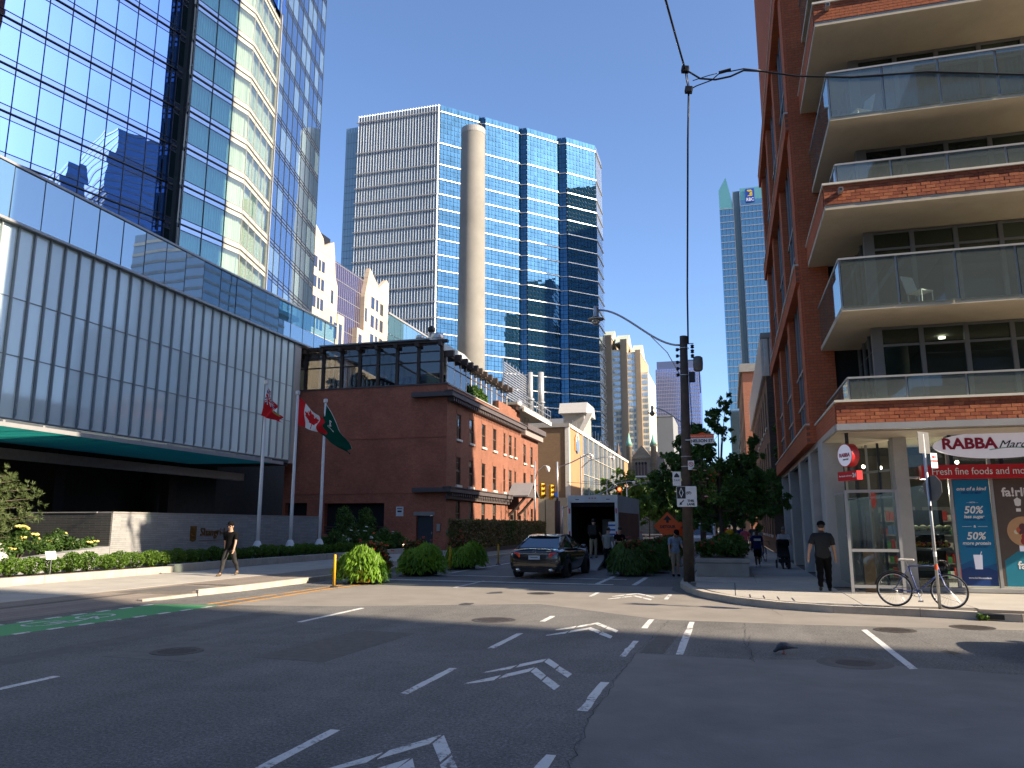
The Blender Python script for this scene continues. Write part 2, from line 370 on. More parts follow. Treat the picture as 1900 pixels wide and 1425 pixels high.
def chevron(x, y, s=1.0):
    for dy, wd in ((0.0, 0.27), (-0.7, 0.3)):
        for sgn in (-1, 1):
            for a, c in ((0.0, 0.47), (0.53, 1.0)):           # each arm laid in two strips
                if a == 0: a = 0.015
                px = lambda k: x + sgn * 0.52 * k * s
                py = lambda k: y + dy - (1.17 if sgn < 0 else 1.03) * k * s
                q = [(px(a), py(a)), (px(a) , py(a) - wd), (px(c), py(c) - wd * (0.85 if sgn > 0 else 0.25)), (px(c), py(c))]
                if c < 1: q[2] = (px(c), py(c) - wd * 0.9)
                q = [(u + R.uniform(-.008, .008), v + R.uniform(-.012, .012)) for u, v in q]
                if sgn > 0: q = q[::-1]
                sheet('chevron_strip', q[::-1], 0.004, m_white)
for y in (6.58, 10.59, 14.65, 21.25): chevron(-2.44, y)
# cycle track: green sheet with white blocks along both sides, cycle emblem
sheet('green_cycle_lane', [(-12.72, 3), (-11.5, 3), (-11.42, 10.3), (-11.12, 15.4), (-12.62, 15.3)][::1], 0.004, m_green)
for i in range(18):
    y = 4.2 + i * 0.63
    for xx in (-12.72, -11.43 + max(0, y - 10.3) * 0.06): sheet('lane_block', [(xx - .05, y), (xx + .05, y), (xx + .05, y + .32), (xx - .05, y + .32)], 0.0045, m_white)
b = MB(); 
for cy_ in (11.75, 12.95):
    ring = [(math.cos(t * math.pi / 10), math.sin(t * math.pi / 10)) for t in range(20)]
    for i in range(20):
        p, q = ring[i], ring[(i + 1) % 20]
        b.add([(-12.1 + p[0] * .3, cy_ + p[1] * .42, .0085), (-12.1 + p[0] * .24, cy_ + p[1] * .35, .0085), (-12.1 + q[0] * .24, cy_ + q[1] * .35, .0085), (-12.1 + q[0] * .3, cy_ + q[1] * .42, .0085)], [(0, 3, 2, 1)])
for p, q in (((-12.1, 11.75), (-11.85, 12.4)), ((-11.85, 12.4), (-12.1, 12.95)), ((-12.1, 11.75), (-11.75, 12.0)), ((-11.75, 12.0), (-11.85, 12.4)), ((-11.72, 12.6), (-12.1, 12.95))):
    d = Vector((q[0] - p[0], q[1] - p[1])).normalized() * .035; n = (-d.y, d.x)
    b.quad((p[0] - n[0], p[1] - n[1], .009), (q[0] - n[0], q[1] - n[1], .009), (q[0] + n[0], q[1] + n[1], .009), (p[0] + n[0], p[1] + n[1], .009))
b.build('cycle_emblem', m_white, road)
sheet('yellow_edge_line', [(-11.1, 15.3), (-10.98, 15.3), (-10.98, 20.3), (-10.7, 22.8), (-10.82, 22.9), (-11.1, 20.4)], 0.004, m_orange)
sheet('yellow_edge_line', [(-11.6, 15.6), (-11.5, 15.6), (-11.35, 21.8), (-11.45, 21.8)], 0.004, m_orange)
sheet('white_edge_line', [(-10.35, 28.2), (-10.25, 28.2), (-10.2, 70), (-10.3, 70)], 0.004, m_white)
# crossing bars between the shadows
sheet('crossing_line', [(-11.5, 24.3), (-3.5, 23.9), (-3.5, 24.1), (-11.5, 24.5)], 0.004, m_white)
sheet('crossing_line', [(-10.5, 27.0), (-3.4, 26.3), (-3.4, 26.45), (-10.5, 27.15)], 0.004, m_white)
sheet('bay_line', [(-4.1, 24.2), (-3.95, 24.2), (-3.95, 29.5), (-4.1, 29.5)], 0.004, m_white)
sheet('bay_line', [(-2.95, 24.0), (-2.8, 24.0), (-2.8, 27.6), (-2.95, 27.6)], 0.004, m_white)
# repairs: darker asphalt laid flush
sheet('asphalt_patch', [(-1.32, 11.4), (-0.98, 11.4), (-0.9, 13.2), (-1.22, 13.2)], 0.002, m_patch)
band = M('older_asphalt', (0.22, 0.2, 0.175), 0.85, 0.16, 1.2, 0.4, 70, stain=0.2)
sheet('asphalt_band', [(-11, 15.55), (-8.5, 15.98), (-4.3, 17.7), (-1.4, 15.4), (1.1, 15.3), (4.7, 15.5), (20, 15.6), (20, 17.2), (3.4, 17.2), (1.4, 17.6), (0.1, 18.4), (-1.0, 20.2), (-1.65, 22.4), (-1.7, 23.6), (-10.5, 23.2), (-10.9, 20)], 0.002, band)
m_asp2 = M('second_asphalt', (0.165, 0.158, 0.146), 0.85, 0.22, 1.1, 0.6, 34, stain=0.3)
sheet('asphalt_panel', [(-1.1, 4.7), (-1.33, 7.3), (-1.36, 9.3), (-1.35, 11.3), (0.2, 11.2), (1.1, 11.45), (3.2, 10.95), (4.6, 11.35), (9, 11.6), (9, 9.75), (5, 9.3), (2.48, 8.35), (0.5, 6.75), (-0.14, 6.2)], 0.0016, m_asp2)
sheet('asphalt_patch', [(-6.3, 9.6), (-5.2, 9.5), (-5.1, 12.4), (-6.2, 12.5)], 0.0018, m_patch); sheet('asphalt_patch', [(-8.35, 9.1), (-6.9, 9.05), (-6.95, 10.5), (-8.3, 10.55)], 0.0017, M('manhole_surround', (.13, .124, .115), .85, .25, 4, .5, 50)); sheet('asphalt_patch', [(-5.0, 14.0), (-3.85, 13.95), (-3.8, 15.2), (-5.05, 15.25)], 0.0019, bpy.data.materials['manhole_surround'])
sheet('trench_patch', [(-9.6, 3), (-9.1, 3), (-9.0, 14.8), (-9.45, 14.8)], 0.0017, M('trench_asphalt', (.105, .1, .094), .85, .25, 4, .5, 50))
oil = M('oil_stain', (.045, .043, .04), .55, .4, 9)
for x, y, r in ((-5.9, 17.2, .2), (-2.9, 12.0, .08), (-6.1, 20.3, .25), (2.9, 12.6, .12), (-9.9, 12.2, .15)):
    sheet('oil_stain', [(x + r * R.uniform(.5, 1.1) * math.cos(k * .524), y + 1.7 * r * R.uniform(.5, 1.1) * math.sin(k * .524)) for k in range(12)], 0.0024, oil)
seam = M('crack_seal', (0.02, 0.02, 0.021), 0.8, 0.2)
def crack(pts, w_=0.0075):
    P = []
    for (a, b_), (c, d) in zip(pts[:-1], pts[1:]):
        n = max(2, int(math.hypot(c - a, d - b_) / 0.16))
        for i in range(n): P.append((a + (c - a) * i / n + R.gauss(0, .02), b_ + (d - b_) * i / n + R.gauss(0, .012)))
    P.append(pts[-1]); L, Q = [], []
    for i, p in enumerate(P):
        q = P[min(i + 1, len(P) - 1)]; o = P[max(i - 1, 0)]; d = Vector((q[0] - o[0], q[1] - o[1])).normalized(); k = w_ * R.uniform(.4, 1.1) / 2
        L.append((p[0] - d.y * k, p[1] + d.x * k, .0052)); Q.append((p[0] + d.y * k, p[1] - d.x * k, .0052))
    b = MB(); n = len(P); b.add(L + Q, [(i, n + i, n + i + 1, i + 1) for i in range(n - 1)])
    return b.build('crack', seam, road)
for c in ([(-1.1, 4.3), (-1.33, 7.3), (-1.36, 9.3), (-1.35, 11.4), (-1.28, 13.4), (-1.2, 15.2)], [(-0.98, 11.4), (-1.0, 12.2), (-0.92, 13.3), (-.85, 14.9)], [(0.17, 15.2), (0.12, 13.0), (0.2, 11.1)], [(0.25, 13.6), (0.17, 12.4), (0.22, 11.0)],
          [(-1.3, 11.4), (0.2, 11.25), (1.1, 11.5)], [(0.3, 12.2), (1.3, 13.0), (1.35, 13.4)], [(1.9, 11.2), (3.2, 11.0), (4.6, 11.4)], [(2.6, 14.6), (2.9, 12.8), (2.95, 11.1)], [(0.75, 18.0), (0.9, 16.6)], [(4.2, 14.6), (5.4, 13.7)]): crack(c)
def manhole(x, y, r, label, ring=True):
    t = thing('manhole_cover', label, 'manhole cover', (x, y, 0.0), 0, 'iron covers set in the road')
    b = MB(); b.lathe([(r, 0.0005), (r, 0.006), (r * .9, 0.006), (r * .9, 0.003)], 28, cap=False); b.build('frame', m_iron, t)
    b = MB(); b.lathe([(r * .89, 0.0005), (r * .89, 0.005)], 28); 
    for k in range(-3, 4):
        L = math.sqrt(max(0, .75 - (k / 4) ** 2)) * r * .85; b.box(-L, L, k * r * .2 - .012, k * r * .2 + .012, .0051, .008)
    b.build('lid', m_iron, t); return t
manhole(-7.65, 9.75, 0.36, 'round iron manhole cover alone in dark shaded asphalt, left lane')
manhole(-4.4, 14.5, 0.42, 'reddish round manhole cover on the edge of the shadow in the middle lane')
manhole(-4.9, 20.4, 0.36, 'round manhole cover in the sunlit strip behind the crossing dashes')
manhole(2.62, 14.95, 0.34, 'round manhole cover at the far end of the slanted white line')
manhole(4.0, 15.7, 0.36, 'sunlit round drain cover near the kerb below the blue bicycle')
p = thing('manhole_cover', 'wide dark repair around a sunken cover near the pigeon', 'manhole cover', (1.47, 11.3, 0), 0, 'iron covers set in the road')
bb = MB(); bb.lathe([(0.47, 0.0005), (0.46, 0.004), (0.3, 0.0045)], 26, cap=True); bb.build('repair_ring', m_patch, p)
bb = MB(); bb.lathe([(0.24, 0.004), (0.24, 0.007)], 22); bb.build('lid', m_iron, p)
# pavements
def slab_poly(name, poly, z, mat):
    o = MB().prism(poly, -0.018, z).build(name, mat); o['kind'] = 'structure'; return o
left_pave = slab_poly('left_pavement', [(-70, 8.0), (-15.0, 8.0), (-15.0, 16.2), (-13.25, 17.3), (-12.95, 19.0), (-12.85, 22), (-12.85, 300), (-70, 300)], 0.13, m_joint)
b = MB(); b.quad((-15.0, 8, .147), (-13.25, 8, .012), (-13.25, 15.8, .012), (-15.0, 15.8, .147)); b.add([(-15.0, 15.8, .147), (-13.25, 15.8, .012), (-13.22, 17.35, .03), (-13.05, 18.6, .147), (-15.0, 19.08, .147)], [(0, 1, 2, 3, 4)]); b.quad((-13.25, 8, .012), (-13.1, 8, .002), (-13.1, 15.8, .002), (-13.25, 15.8, .012)); b.build('pavement_ramp', m_pave, left_pave)
right_pave = slab_poly('right_pavement', [(70, 16.4), (5.1, 16.75), (3.5, 17.25), (1.95, 17.5), (0.9, 18.05), (0.1, 18.9), (-0.7, 20.3), (-1.2, 21.9), (-1.45, 23.4), (-1.5, 26), (-1.5, 300), (70, 300)][::-1], 0.13, m_joint)
near_pave = slab_poly('near_pavement', [(-3.4, -30), (-2.4, 1.5), (-1.3, 4.4), (-0.14, 6.28), (0.5, 6.81), (1.4, 7.6), (2.48, 8.4), (5, 9.4), (12, 9.8), (70, 10), (70, -30)][::-1], 0.012, M('worn_asphalt_apron', (0.18, 0.172, 0.16), 0.85, 0.2, 0.9, 0.4, 70, stain=0.3))
def kerb(par, pts, wd, z1, mat, seglen=1.8, name='kerb_stone'):
    P = [Vector((*p, 0)) for p in pts]
    for a, c in zip(P[:-1], P[1:]):
        L = (c - a).length; n = max(1, round(L / seglen)); d = (c - a) / n; nn = Vector((-d.y, d.x, 0)).normalized() * wd
        for i in range(n):
            p, q = a + d * i + d.normalized() * .004, a + d * (i + 1) - d.normalized() * .004
            b = MB(); b.prism([(p.x, p.y), (q.x, q.y), (q.x + nn.x, q.y + nn.y), (p.x + nn.x, p.y + nn.y)], 0.0, z1 + R.uniform(-.002, .002)); b.build(name, mat, par)
kerb(left_pave, [(-13.15, 17.4), (-12.93, 19.0), (-12.83, 22), (-12.83, 60)], 0.17, 0.152, m_conc2)
kerb(left_pave, [(-13.3, 15.6), (-13.16, 17.38)], 0.17, 0.06, m_conc2, .9)
kerb(right_pave, [(-1.52, 60), (-1.52, 26), (-1.47, 23.4), (-1.22, 21.9), (-.72, 20.3), (.08, 18.88), (.88, 18.03), (1.94, 17.47), (3.5, 17.22), (5.1, 16.72), (12, 16.6)], 0.2, 0.148, m_conc2)
def slabs(par, x0, x1, y0, y1, nx, ny, mat, z=0.15, name='paving_slab', gap=0.012):
    dx, dy = (x1 - x0) / nx, (y1 - y0) / ny
    for i in range(nx):
        for j in range(ny):
            h = R.uniform(-.002, .002)
            bx(name, par, mat, x0 + i * dx + gap / 2, x0 + (i + 1) * dx - gap / 2, y0 + j * dy + gap / 2, y0 + (j + 1) * dy - gap / 2, 0.10, z + h)
slabs(left_pave, -18.85, -15.02, 11.2, 49.2, 2, 19, m_conc)
bx('paver_band', left_pave, m_pave, -14.98, -13.02, 19.1, 60, 0.1, 0.1485)
slabs(left_pave, -18.85, -13.02, 62, 120, 2, 20, m_conc)
slabs(right_pave, -1.25, 2.55, 23.7, 57.7, 2, 17, m_conc); slabs(right_pave, 0.05, 2.55, 21.0, 23.68, 1, 1, m_conc)
for x0, x1 in ((2.57, 4.6), (4.62, 6.9), (6.92, 9.2)): bx('paving_slab', right_pave, m_conc, x0, x1, 17.35 if x0 > 3 else 17.75, 21.55, 0.1, 0.15)
b = MB().prism([(-1.02, 23.66), (-.98, 22.0), (-.5, 20.5), (.03, 19.35), (.03, 23.66)][::-1], 0.1, 0.15); b.build('paving_slab', m_conc, right_pave)
b = MB().prism([(.05, 20.98), (.05, 19.3), (.98, 18.3), (2.0, 17.76), (2.55, 17.7), (2.55, 20.98)], 0.1, 0.15); b.build('paving_slab', m_conc, right_pave)
slabs(right_pave, -1.25, 2.4, 58, 120, 1, 22, m_conc)
for i in range(4): bx('tactile_rib', right_pave, m_iron, 0.35 + i * .3, 0.38 + i * .3, 18.95 - i * .22, 19.75 - i * .22, 0.1, 0.153)
# ---------------------------------------------------------------- hotel: podium with fins, canopy, faceted glass tower (left)
HP = rad(90)
m_frit = Mglass('fritted_panel', (0.9, 0.96, 0.98), (0.74, 0.9, 0.91), 0.12, 0.06, 0.02, 0.35, 0.3)
m_band = Mglass('band_glass', (0.7, 0.85, 0.95), (0.09, 0.19, 0.25), 0.45, 0.008, 0.06, 0.22)
m_tower = Mglass('tower_mirror_glass', (0.25, 0.43, 0.86), (0.02, 0.04, 0.07), 0.85, 0.004, 0.24, 0.22)
m_teal = Mglass('bay_glass', (0.55, 0.8, 0.9), (0.05, 0.12, 0.14), 0.16, 0.004, 0.05, 0.2, 0.8, clear=0.9, clearcol=(0.62, 0.86, 0.88))
m_spand1 = Mglass('mirror_spandrel', (0.28, 0.42, 0.8), (0.03, 0.05, 0.09), 0.75, 0.01, 0.1, 0.2)
m_sunbay = Mglass('sunlit_bay_glass', (0.7, 0.85, 0.9), (0.3, 0.32, 0.28), 0.1, 0.004, 0.05, 0.2, 0.8, clear=0.88, clearcol=(0.9, 0.98, 0.94))  # lighter copy of bay_glass, sunlight on the bays put into its colour
m_side = Mglass('side_grid_glass', (0.5, 0.68, 0.98), (0.06, 0.1, 0.15), 0.5, 0.006, 0.09, 0.18)
m_sidel = Mglass('side_grid_glass_pale', (0.62, 0.82, 1.0), (0.17, 0.25, 0.31), 0.42, 0.01, 0.06, 0.18)
m_notch = Mglass('dark_return_glass', (0.5, 0.65, 0.7), (0.02, 0.04, 0.045), 0.12, 0.01, 0.05, 0.3)
m_fin = M('fin_aluminium', (0.3, 0.345, 0.365), 0.5, 0.06, 2)
m_curt = M('drawn_curtain', (0.72, 0.7, 0.62), 0.9, 0.05, 2)
def canopy_glass():
    t = NT('canopy_glass'); tr = t.n('BsdfTranslucent'); tr.inputs[0].default_value = (.12, .42, .4, 1); g = t.n('BsdfGlossy'); g.inputs[0].default_value = (.6, .85, .85, 1); g.inputs[1].default_value = .1
    mx = t.n('MixShader'); mx.inputs[0].default_value = .18; t.l(tr.outputs[0], mx.inputs[1]); t.l(g.outputs[0], mx.inputs[2]); return t.done(mx.outputs[0])
m_canopy = canopy_glass()
m_spand = Mglass('spandrel_glass', (0.62, 0.78, 1.0), (0.1, 0.13, 0.19), 0.5, 0.02, 0.05, 0.3)
hotel = thing('hotel_building', 'glass hotel with pale finned podium, dark drive-through and folded blue tower', 'hotel', (-30.3, 12, 0), HP)
L1 = 37.0                                          # fin wall runs to y = 49
NF = 43; sp = L1 / NF
for i in range(NF):
    for (z0, z1) in ((6.42, 9.17), (9.21, 11.74), (11.78, 15.0)):
        bx('wall_panel', hotel, m_frit, i * sp + .045, (i + 1) * sp - .045, 0, .05, z0, z1, (0, 0, R.gauss(0, .0035)))
finb = MB().prism_x([(-.12, 6.58), (0, 6.36), (0, 15.02), (-.12, 15.02)], -.03, .03).mesh('fin', m_fin)
for i in range(NF + 1): o = mobj('fin', finb, hotel, (i * sp, 0, 0))
for z in (6.38, 9.17, 11.74): bx('transom', hotel, m_fin, 0, L1, -.03, .05, z, z + .045)
bx('coping', hotel, m_alu, 0, L1 + 6.5, -.3, .12, 15.02, 15.14)
bx('end_strip', hotel, M('pale_metal_end', (0.4, 0.4, 0.4), .5, .1), L1 + .02, L1 + 1.0, -.02, .3, 6.2, 15.02)
nb = 26; bw_ = 43.0 / nb
for i in range(nb):
    x0 = i * bw_ + .02; x1 = (i + 1) * bw_ - .02; rz = R.gauss(0, .004)
    if i < nb - 5: bx('band_pane', hotel, m_band, x0, x1, 0.0, .04, 15.17, 17.72, (R.gauss(0, .003), 0, rz))
    else:
        bx('band_pane', hotel, m_band, x0, x1, 0.0, .04, 15.17, 16.35, (0, 0, rz)); bx('parapet_pane', hotel, m_teal, x0, x1, 0.0, .04, 16.4, 17.72)
    bx('band_mullion', hotel, m_dkalu, (i + 1) * bw_ - .02, (i + 1) * bw_ + .02, -.015, .05, 15.15, 17.74)
bx('band_coping', hotel, m_alu, 0, 43.1, -.08, .2, 17.74, 17.86)
bx('podium_roof', hotel, m_gcon, 0, 38, .06, 32, 14.6, 15.1); bx('podium_roof', hotel, m_gcon, 0, 38, .3, 32, 16.9, 17.2)
bx('terrace_slab', hotel, m_gcon, 38, 43, .25, 5, 15.0, 15.12)
# drive-through under the podium
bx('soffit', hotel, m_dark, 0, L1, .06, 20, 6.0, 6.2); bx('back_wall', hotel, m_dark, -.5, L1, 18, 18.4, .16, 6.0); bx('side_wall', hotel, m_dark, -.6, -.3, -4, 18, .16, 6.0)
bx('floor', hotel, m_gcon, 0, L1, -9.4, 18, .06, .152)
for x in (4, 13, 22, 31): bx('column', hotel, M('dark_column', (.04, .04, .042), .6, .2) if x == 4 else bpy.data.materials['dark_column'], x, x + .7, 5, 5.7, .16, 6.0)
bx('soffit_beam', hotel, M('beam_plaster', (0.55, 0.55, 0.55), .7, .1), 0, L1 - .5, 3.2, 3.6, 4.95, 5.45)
for i in range(22):
    x0 = i * 1.68 + .02
    bx('canopy_pane', hotel, m_canopy, x0, x0 + 1.64, -5.8, .3, 5.27, 5.3, (rad(.8), 0, 0)) if x0 < 26.5 else None
    b = MB(); b.prism_x([(-5.7, 5.33), (-5.7, 5.45), (0.0, 6.36), (0.0, 5.75)], x0 + .8, x0 + .9); b.build('canopy_bracket', m_alu, hotel) if x0 < 26.5 else None
bx('canopy_edge', hotel, m_alu, 0, 27.0, -5.88, -5.83, 5.2, 5.36)
m_sunspand = M('sunlit_spandrel', (.5, .49, .4), .35, .08, 2)  # cream colour paints the sunlit look of these bays
for x, y in ((12, 6), (20, 9), (26, 5), (9, 11)): b = MB().lathe([(.12, 0), (.12, .03)], 10, (x, y, 5.94)); b.build('downlight', emis('downlight', (1, .8, .5), 3) if x == 12 else bpy.data.materials['downlight'], hotel)
# tower: world plan points -> separate facets
def facet(par, A, B, z0, z1, fl, cols, mats, z_first, names=('pane', 'spandrel'), mull=m_dkalu, over=0.42, under=0.4, curtain=None, limit=300, thick=.09, xs=None, tilt=.0012, spm=None):
    """curtain wall from plan point A to B (world), outside on the right-hand side going A -> B"""
    A = Vector(A); B = Vector(B); d = (B - A); W = d.length; ang = math.atan2(d.y, d.x)
    f = thing('facade', None, None, (0, 0, 0)); f.parent = par
    f.matrix_parent_inverse = (Matrix.Translation(par.location) @ Matrix.Rotation(par.rotation_euler.z, 4, 'Z')).inverted()
    f.location = (A.x, A.y, 0); f.rotation_euler = (0, 0, ang)
    xs = xs or [W * i / cols for i in range(cols + 1)]
    zs = []; z = z_first
    while z - fl > z0: z -= fl
    while z < z1: zs.append(z); z += fl
    rows = [(max(z0, z + over + .03), min(z1, z + fl - under - .03)) for z in [zs[0] - fl] + zs]
    for a, b in zip(xs[:-1], xs[1:]):
        for r0, r1 in rows:
            if r1 - r0 > .3: bx(names[0], f, R.choice(mats), a + .02, b - .02, 0, .03, r0, r1, (R.gauss(0, tilt), 0, R.gauss(0, tilt)))
    sp_ = MB(); ml = MB()
    for z in zs:
        bx('floor_line', f, mull, 0, W, -thick, .03, z - .035, z + .035)
        for a, b in ((-under + .0, -.055), (.055, over)):
            if z + a > z0 and z + b < z1: bx(names[1], f, spm or m_spand, 0.01, W - .01, .004, .03, z + a, z + b)
        for q in (-under - .015, over + .015):
            if z0 < z + q < z1: ml.box(0, W, -.03, .03, z + q - .018, z + q + .018)
    stuff(ml.build('transom', mull, f))
    for x in xs: bx('mullion', f, mull, x - .022, x + .022, -.04, .03, z0, z1)
    if curtain:
        for r0, r1 in rows:
            for a, b in zip(xs[:-1], xs[1:]):
                if r1 - r0 < .3: continue
                n = 28; cb = MB(); pv = None; ph = R.uniform(0, 6)
                vs = []
                for k in range(n + 1):
                    x = a + (b - a) * k / n; y = .34 + .05 * math.sin(k * 1.9 + ph) + .02 * math.sin(k * 4.3)
                    vs += [(x, y, r0 - .3), (x, y, r1 + .3)]
                cb.add(vs, [(2 * k, 2 * k + 2, 2 * k + 3, 2 * k + 1) for k in range(n)]); cb.build('curtain', curtain, f)
    return f
A = Vector((-37.5, 43.0)); d1 = Vector((math.sin(rad(14)), math.cos(rad(14)))); d2 = Vector((math.sin(rad(10.4)), math.cos(rad(10.4)))); d3 = Vector((math.sin(rad(-13.5)), math.cos(rad(-13.5))))
D_ = Vector((-35.97, 42.8)); E_ = D_ + d2 * 5.55; F_ = E_ + d3 * 5.45; F2_ = F_ + Vector((math.cos(rad(-13.5)), -math.sin(rad(-13.5)))) * .0 ; G_ = F_ + d3 * 12.8
tower = thing('hotel_tower', 'tall folded glass tower above the finned podium, mirror blue on its left face', 'tower', (-40, 45, 17), 0, world=True)
LF = 17.6; x0f = LF - .45
facet(tower, A - d1 * LF, A, 17.2, 46.4, 2.93, 12, [m_tower], 22.94, spm=m_spand1, xs=[x0f - 1.46 * k for k in range(11, -1, -1)] + [LF])
facet(tower, A, A + d2 * .9, 17.2, 46, 2.93, 1, [m_notch], 22.94, mull=m_alu); 
nB = A + d2 * .9
facet(tower, nB, Vector((D_.x, D_.y)), 17.2, 46, 2.93, 2, [m_notch], 22.94, mull=m_alu)
EM = D_ + d2 * 3.85
facet(tower, D_, EM, 17.2, 46, 2.86, 2, [m_teal], 22.49, curtain=m_curt, xs=[0, 1.9, 3.85])
facet(tower, EM, E_, 17.2, 46, 2.86, 1, [m_sunbay], 22.49, curtain=m_curt, mull=m_alu, spm=m_sunspand)
facet(tower, E_, F_, 17.2, 46, 2.86, 4, [m_sunbay], 22.49, curtain=m_curt, mull=m_alu, spm=m_sunspand)
facet(tower, F_ + Vector((.12, .03)), G_ + Vector((.12, .03)), 17.2, 63, 2.86, 9, [m_side, m_side, m_sidel], 22.49, over=.3, under=.3, thick=.03)
core = MB(); core.prism([(A - d1 * LF + Vector((-.2, .1)))[:], (A + Vector((-1.0, 0)))[:], (nB + Vector((-.9, .1)))[:], (D_ + Vector((-.8, .3)))[:], (E_ + Vector((-.8, .2)))[:], (F_ + Vector((-.7, 0)))[:], (G_ + Vector((-.3, -.1)))[:], (-62, 60), (-62, 30)], 0.2, 63)
core.T = None; o = core.build('core', M('dim_rooms', (0.05, 0.06, 0.065), .9, .2)); o.parent = tower; o.matrix_parent_inverse = WC[tower.name]
ug = MB(); ug.prism([(A - d1 * LF)[:], A[:], D_[:], E_[:], F_[:], (F_ + Vector((.3, .2)))[:], (-60, 60), (-60, 30)], 46.5, 62.9); o = ug.build('upper_glazing', m_tower); o.parent = tower; o.matrix_parent_inverse = WC[tower.name]; stuff(o)
tip = bx('corner_trim', tower, m_alu, 0, .12, -.1, .12, 0, 46); tip.location = (F_.x, F_.y, 17.2)
# ---------------------------------------------------------------- garden wall, planting bed, sign
m_sw = Mbrick('grey_thin_brick', (0.26, 0.265, 0.27), (0.33, 0.33, 0.325), (0.18, 0.18, 0.18), 'y', 0.6, 0.07, 0.006, .25, .5, .75)
m_swx = Mbrick('dark_thin_brick', (0.05, 0.05, 0.05), (0.075, 0.075, 0.075), (0.16, 0.16, 0.155), 'x', 0.5, 0.06, 0.005, .3, .5, .75)
gw = thing('garden_wall', 'low grey brick garden wall with gold lettering in front of the dark drive-through', 'wall', (-20.6, 22.4, 0), HP)
bx('wall_face', gw, m_sw, 0, 14.05, 0, .6, .1, 2.2); bx('coping', gw, m_gcon, -.02, 14.08, -.02, .62, 2.2, 2.24)

b = MB(); b.prism_y([(-3.9, .1), (-.01, .1), (-.01, 1.07), (-3.9, .72)], .004, .5); b.build('low_wall', m_sw, gw)
bx('return_wall', gw, m_swx, -.06, -.003, .01, 3.7, .1, 2.2); bx('return_coping', gw, m_gcon, -.08, 0.3, .63, 3.72, 2.2, 2.24); bx('inner_wall', gw, m_swx, 0, .3, .63, 3.7, .1, 2.2)
m_gold = M('gold_letters', (0.28, 0.15, 0.045), .35, .1, 5, metal=.8)
text('Shangri-La', .46, m_gold, gw, (5.65, -.02, 1.5), ext=.015)
b = MB()
b.prism_y([(0, .0), (.17, -.06), (.36, .0), (.36, .55), (0, .55)], -.02, 0)
for pts in ([(.05, .44), (.31, .36), (.31, .41), (.05, .49)], [(.05, .3), (.31, .22), (.31, .27), (.05, .35)], [(.05, .16), (.31, .08), (.31, .13), (.05, .21)]): b.prism_y(pts, -.045, -.021)
o = b.build('emblem', m_gold, gw); o.location = (4.1, -.003, 1.2)
bx('underline', gw, m_gold, 4.7, 6.9, -.012, -.002, 1.16, 1.18)
bedk = thing('bed_kerb', 'long low concrete kerb of the hedge bed beside the left pavement', 'kerb', (-18.9, 11, 0), HP)
for i in range(21): bx('kerb_block', bedk, m_conc2, i * 1.8 + .006, i * 1.8 + 1.794, 0, .3, .1, .36 if i * 1.8 < 12.6 else .42)
so_ = MB().box(-30.2, -19.2, 11, 49, .1, .32).build('planting_bed', m_soil); so_['kind'] = 'structure'
b = MB(); b.box(-21.1, -21.0, 10, 22.3, .3, .9); 
ledge = thing('white_boulder', 'pale rock under the pine at the left edge of the picture', 'rock', (-21.4, 18.4, .32)); rb = MB().ball((0, 0, .4), (.5, .8, .5), 9, 6).build('stone', M('pale_rock', (.55, .53, .5), .9, .2, 3, .5, 8), ledge)
for v in rb.data.vertices: v.co *= R.uniform(.85, 1.15)
sg = thing('bed_notice', 'small white notice stuck in the lit hedge', 'sign', (-19.3, 18.75, .36)); bx('plate', sg, m_whitep, -.01, .01, -.18, .18, .42, .66, (0, rad(-15), 0)); bx('stake', sg, m_steel, -.01, .01, -.01, .01, 0, .45)
# flags and poles
def flagpole(x, y, top, lab):
    t = thing('flagpole', lab, 'flagpole', (x, y, .3), 0, 'white flagpoles by the garden wall')
    b = MB().tube([(0, 0, .3), (0, 0, 2.4), (0, 0, top - .3)], [.085, .08, .05], 14); b.build('mast', m_whitep, t, True)
    b = MB().lathe([(.24, 0), (.24, .5), (.2, .6), (.13, .78), (.1, .8)], 16); b.build('base', m_whitep, t)
    b = MB().lathe([(.05, top - .3), (.11, top - .26), (.11, top - .1), (.06, top - .08)], 12); b.build('truck_cap', m_whitep, t)
    b = MB().tube([(.09, 0, 1.2), (.075, 0, top - .32)], .006, 4); b.build('halyard', m_whitep, t); return t
flagpole(-20, 30.23, 8.07, 'leftmost white flagpole, flying the red ensign'); flagpole(-20, 32.88, 8.02, 'middle white flagpole, flying the red and white maple leaf flag'); flagpole(-20, 35.6, 8.05, 'right white flagpole, flying the dark green flag')
MAPLE = [(0, .5), (.09, .33), (.19, .38), (.15, .14), (.27, .27), (.3, .2), (.44, .22), (.39, .07), (.46, .03), (.25, -.14), (.27, -.22), (.03, -.19), (.04, -.45)]
MAPLE = MAPLE + [(-x, y) for x, y in MAPLE[::-1]]
def inpoly(x, y, P):
    c = False; j = len(P) - 1
    for i in range(len(P)):
        if (P[i][1] > y) != (P[j][1] > y) and x < (P[j][0] - P[i][0]) * (y - P[i][1]) / (P[j][1] - P[i][1]) + P[i][0]: c = not c
        j = i
    return c
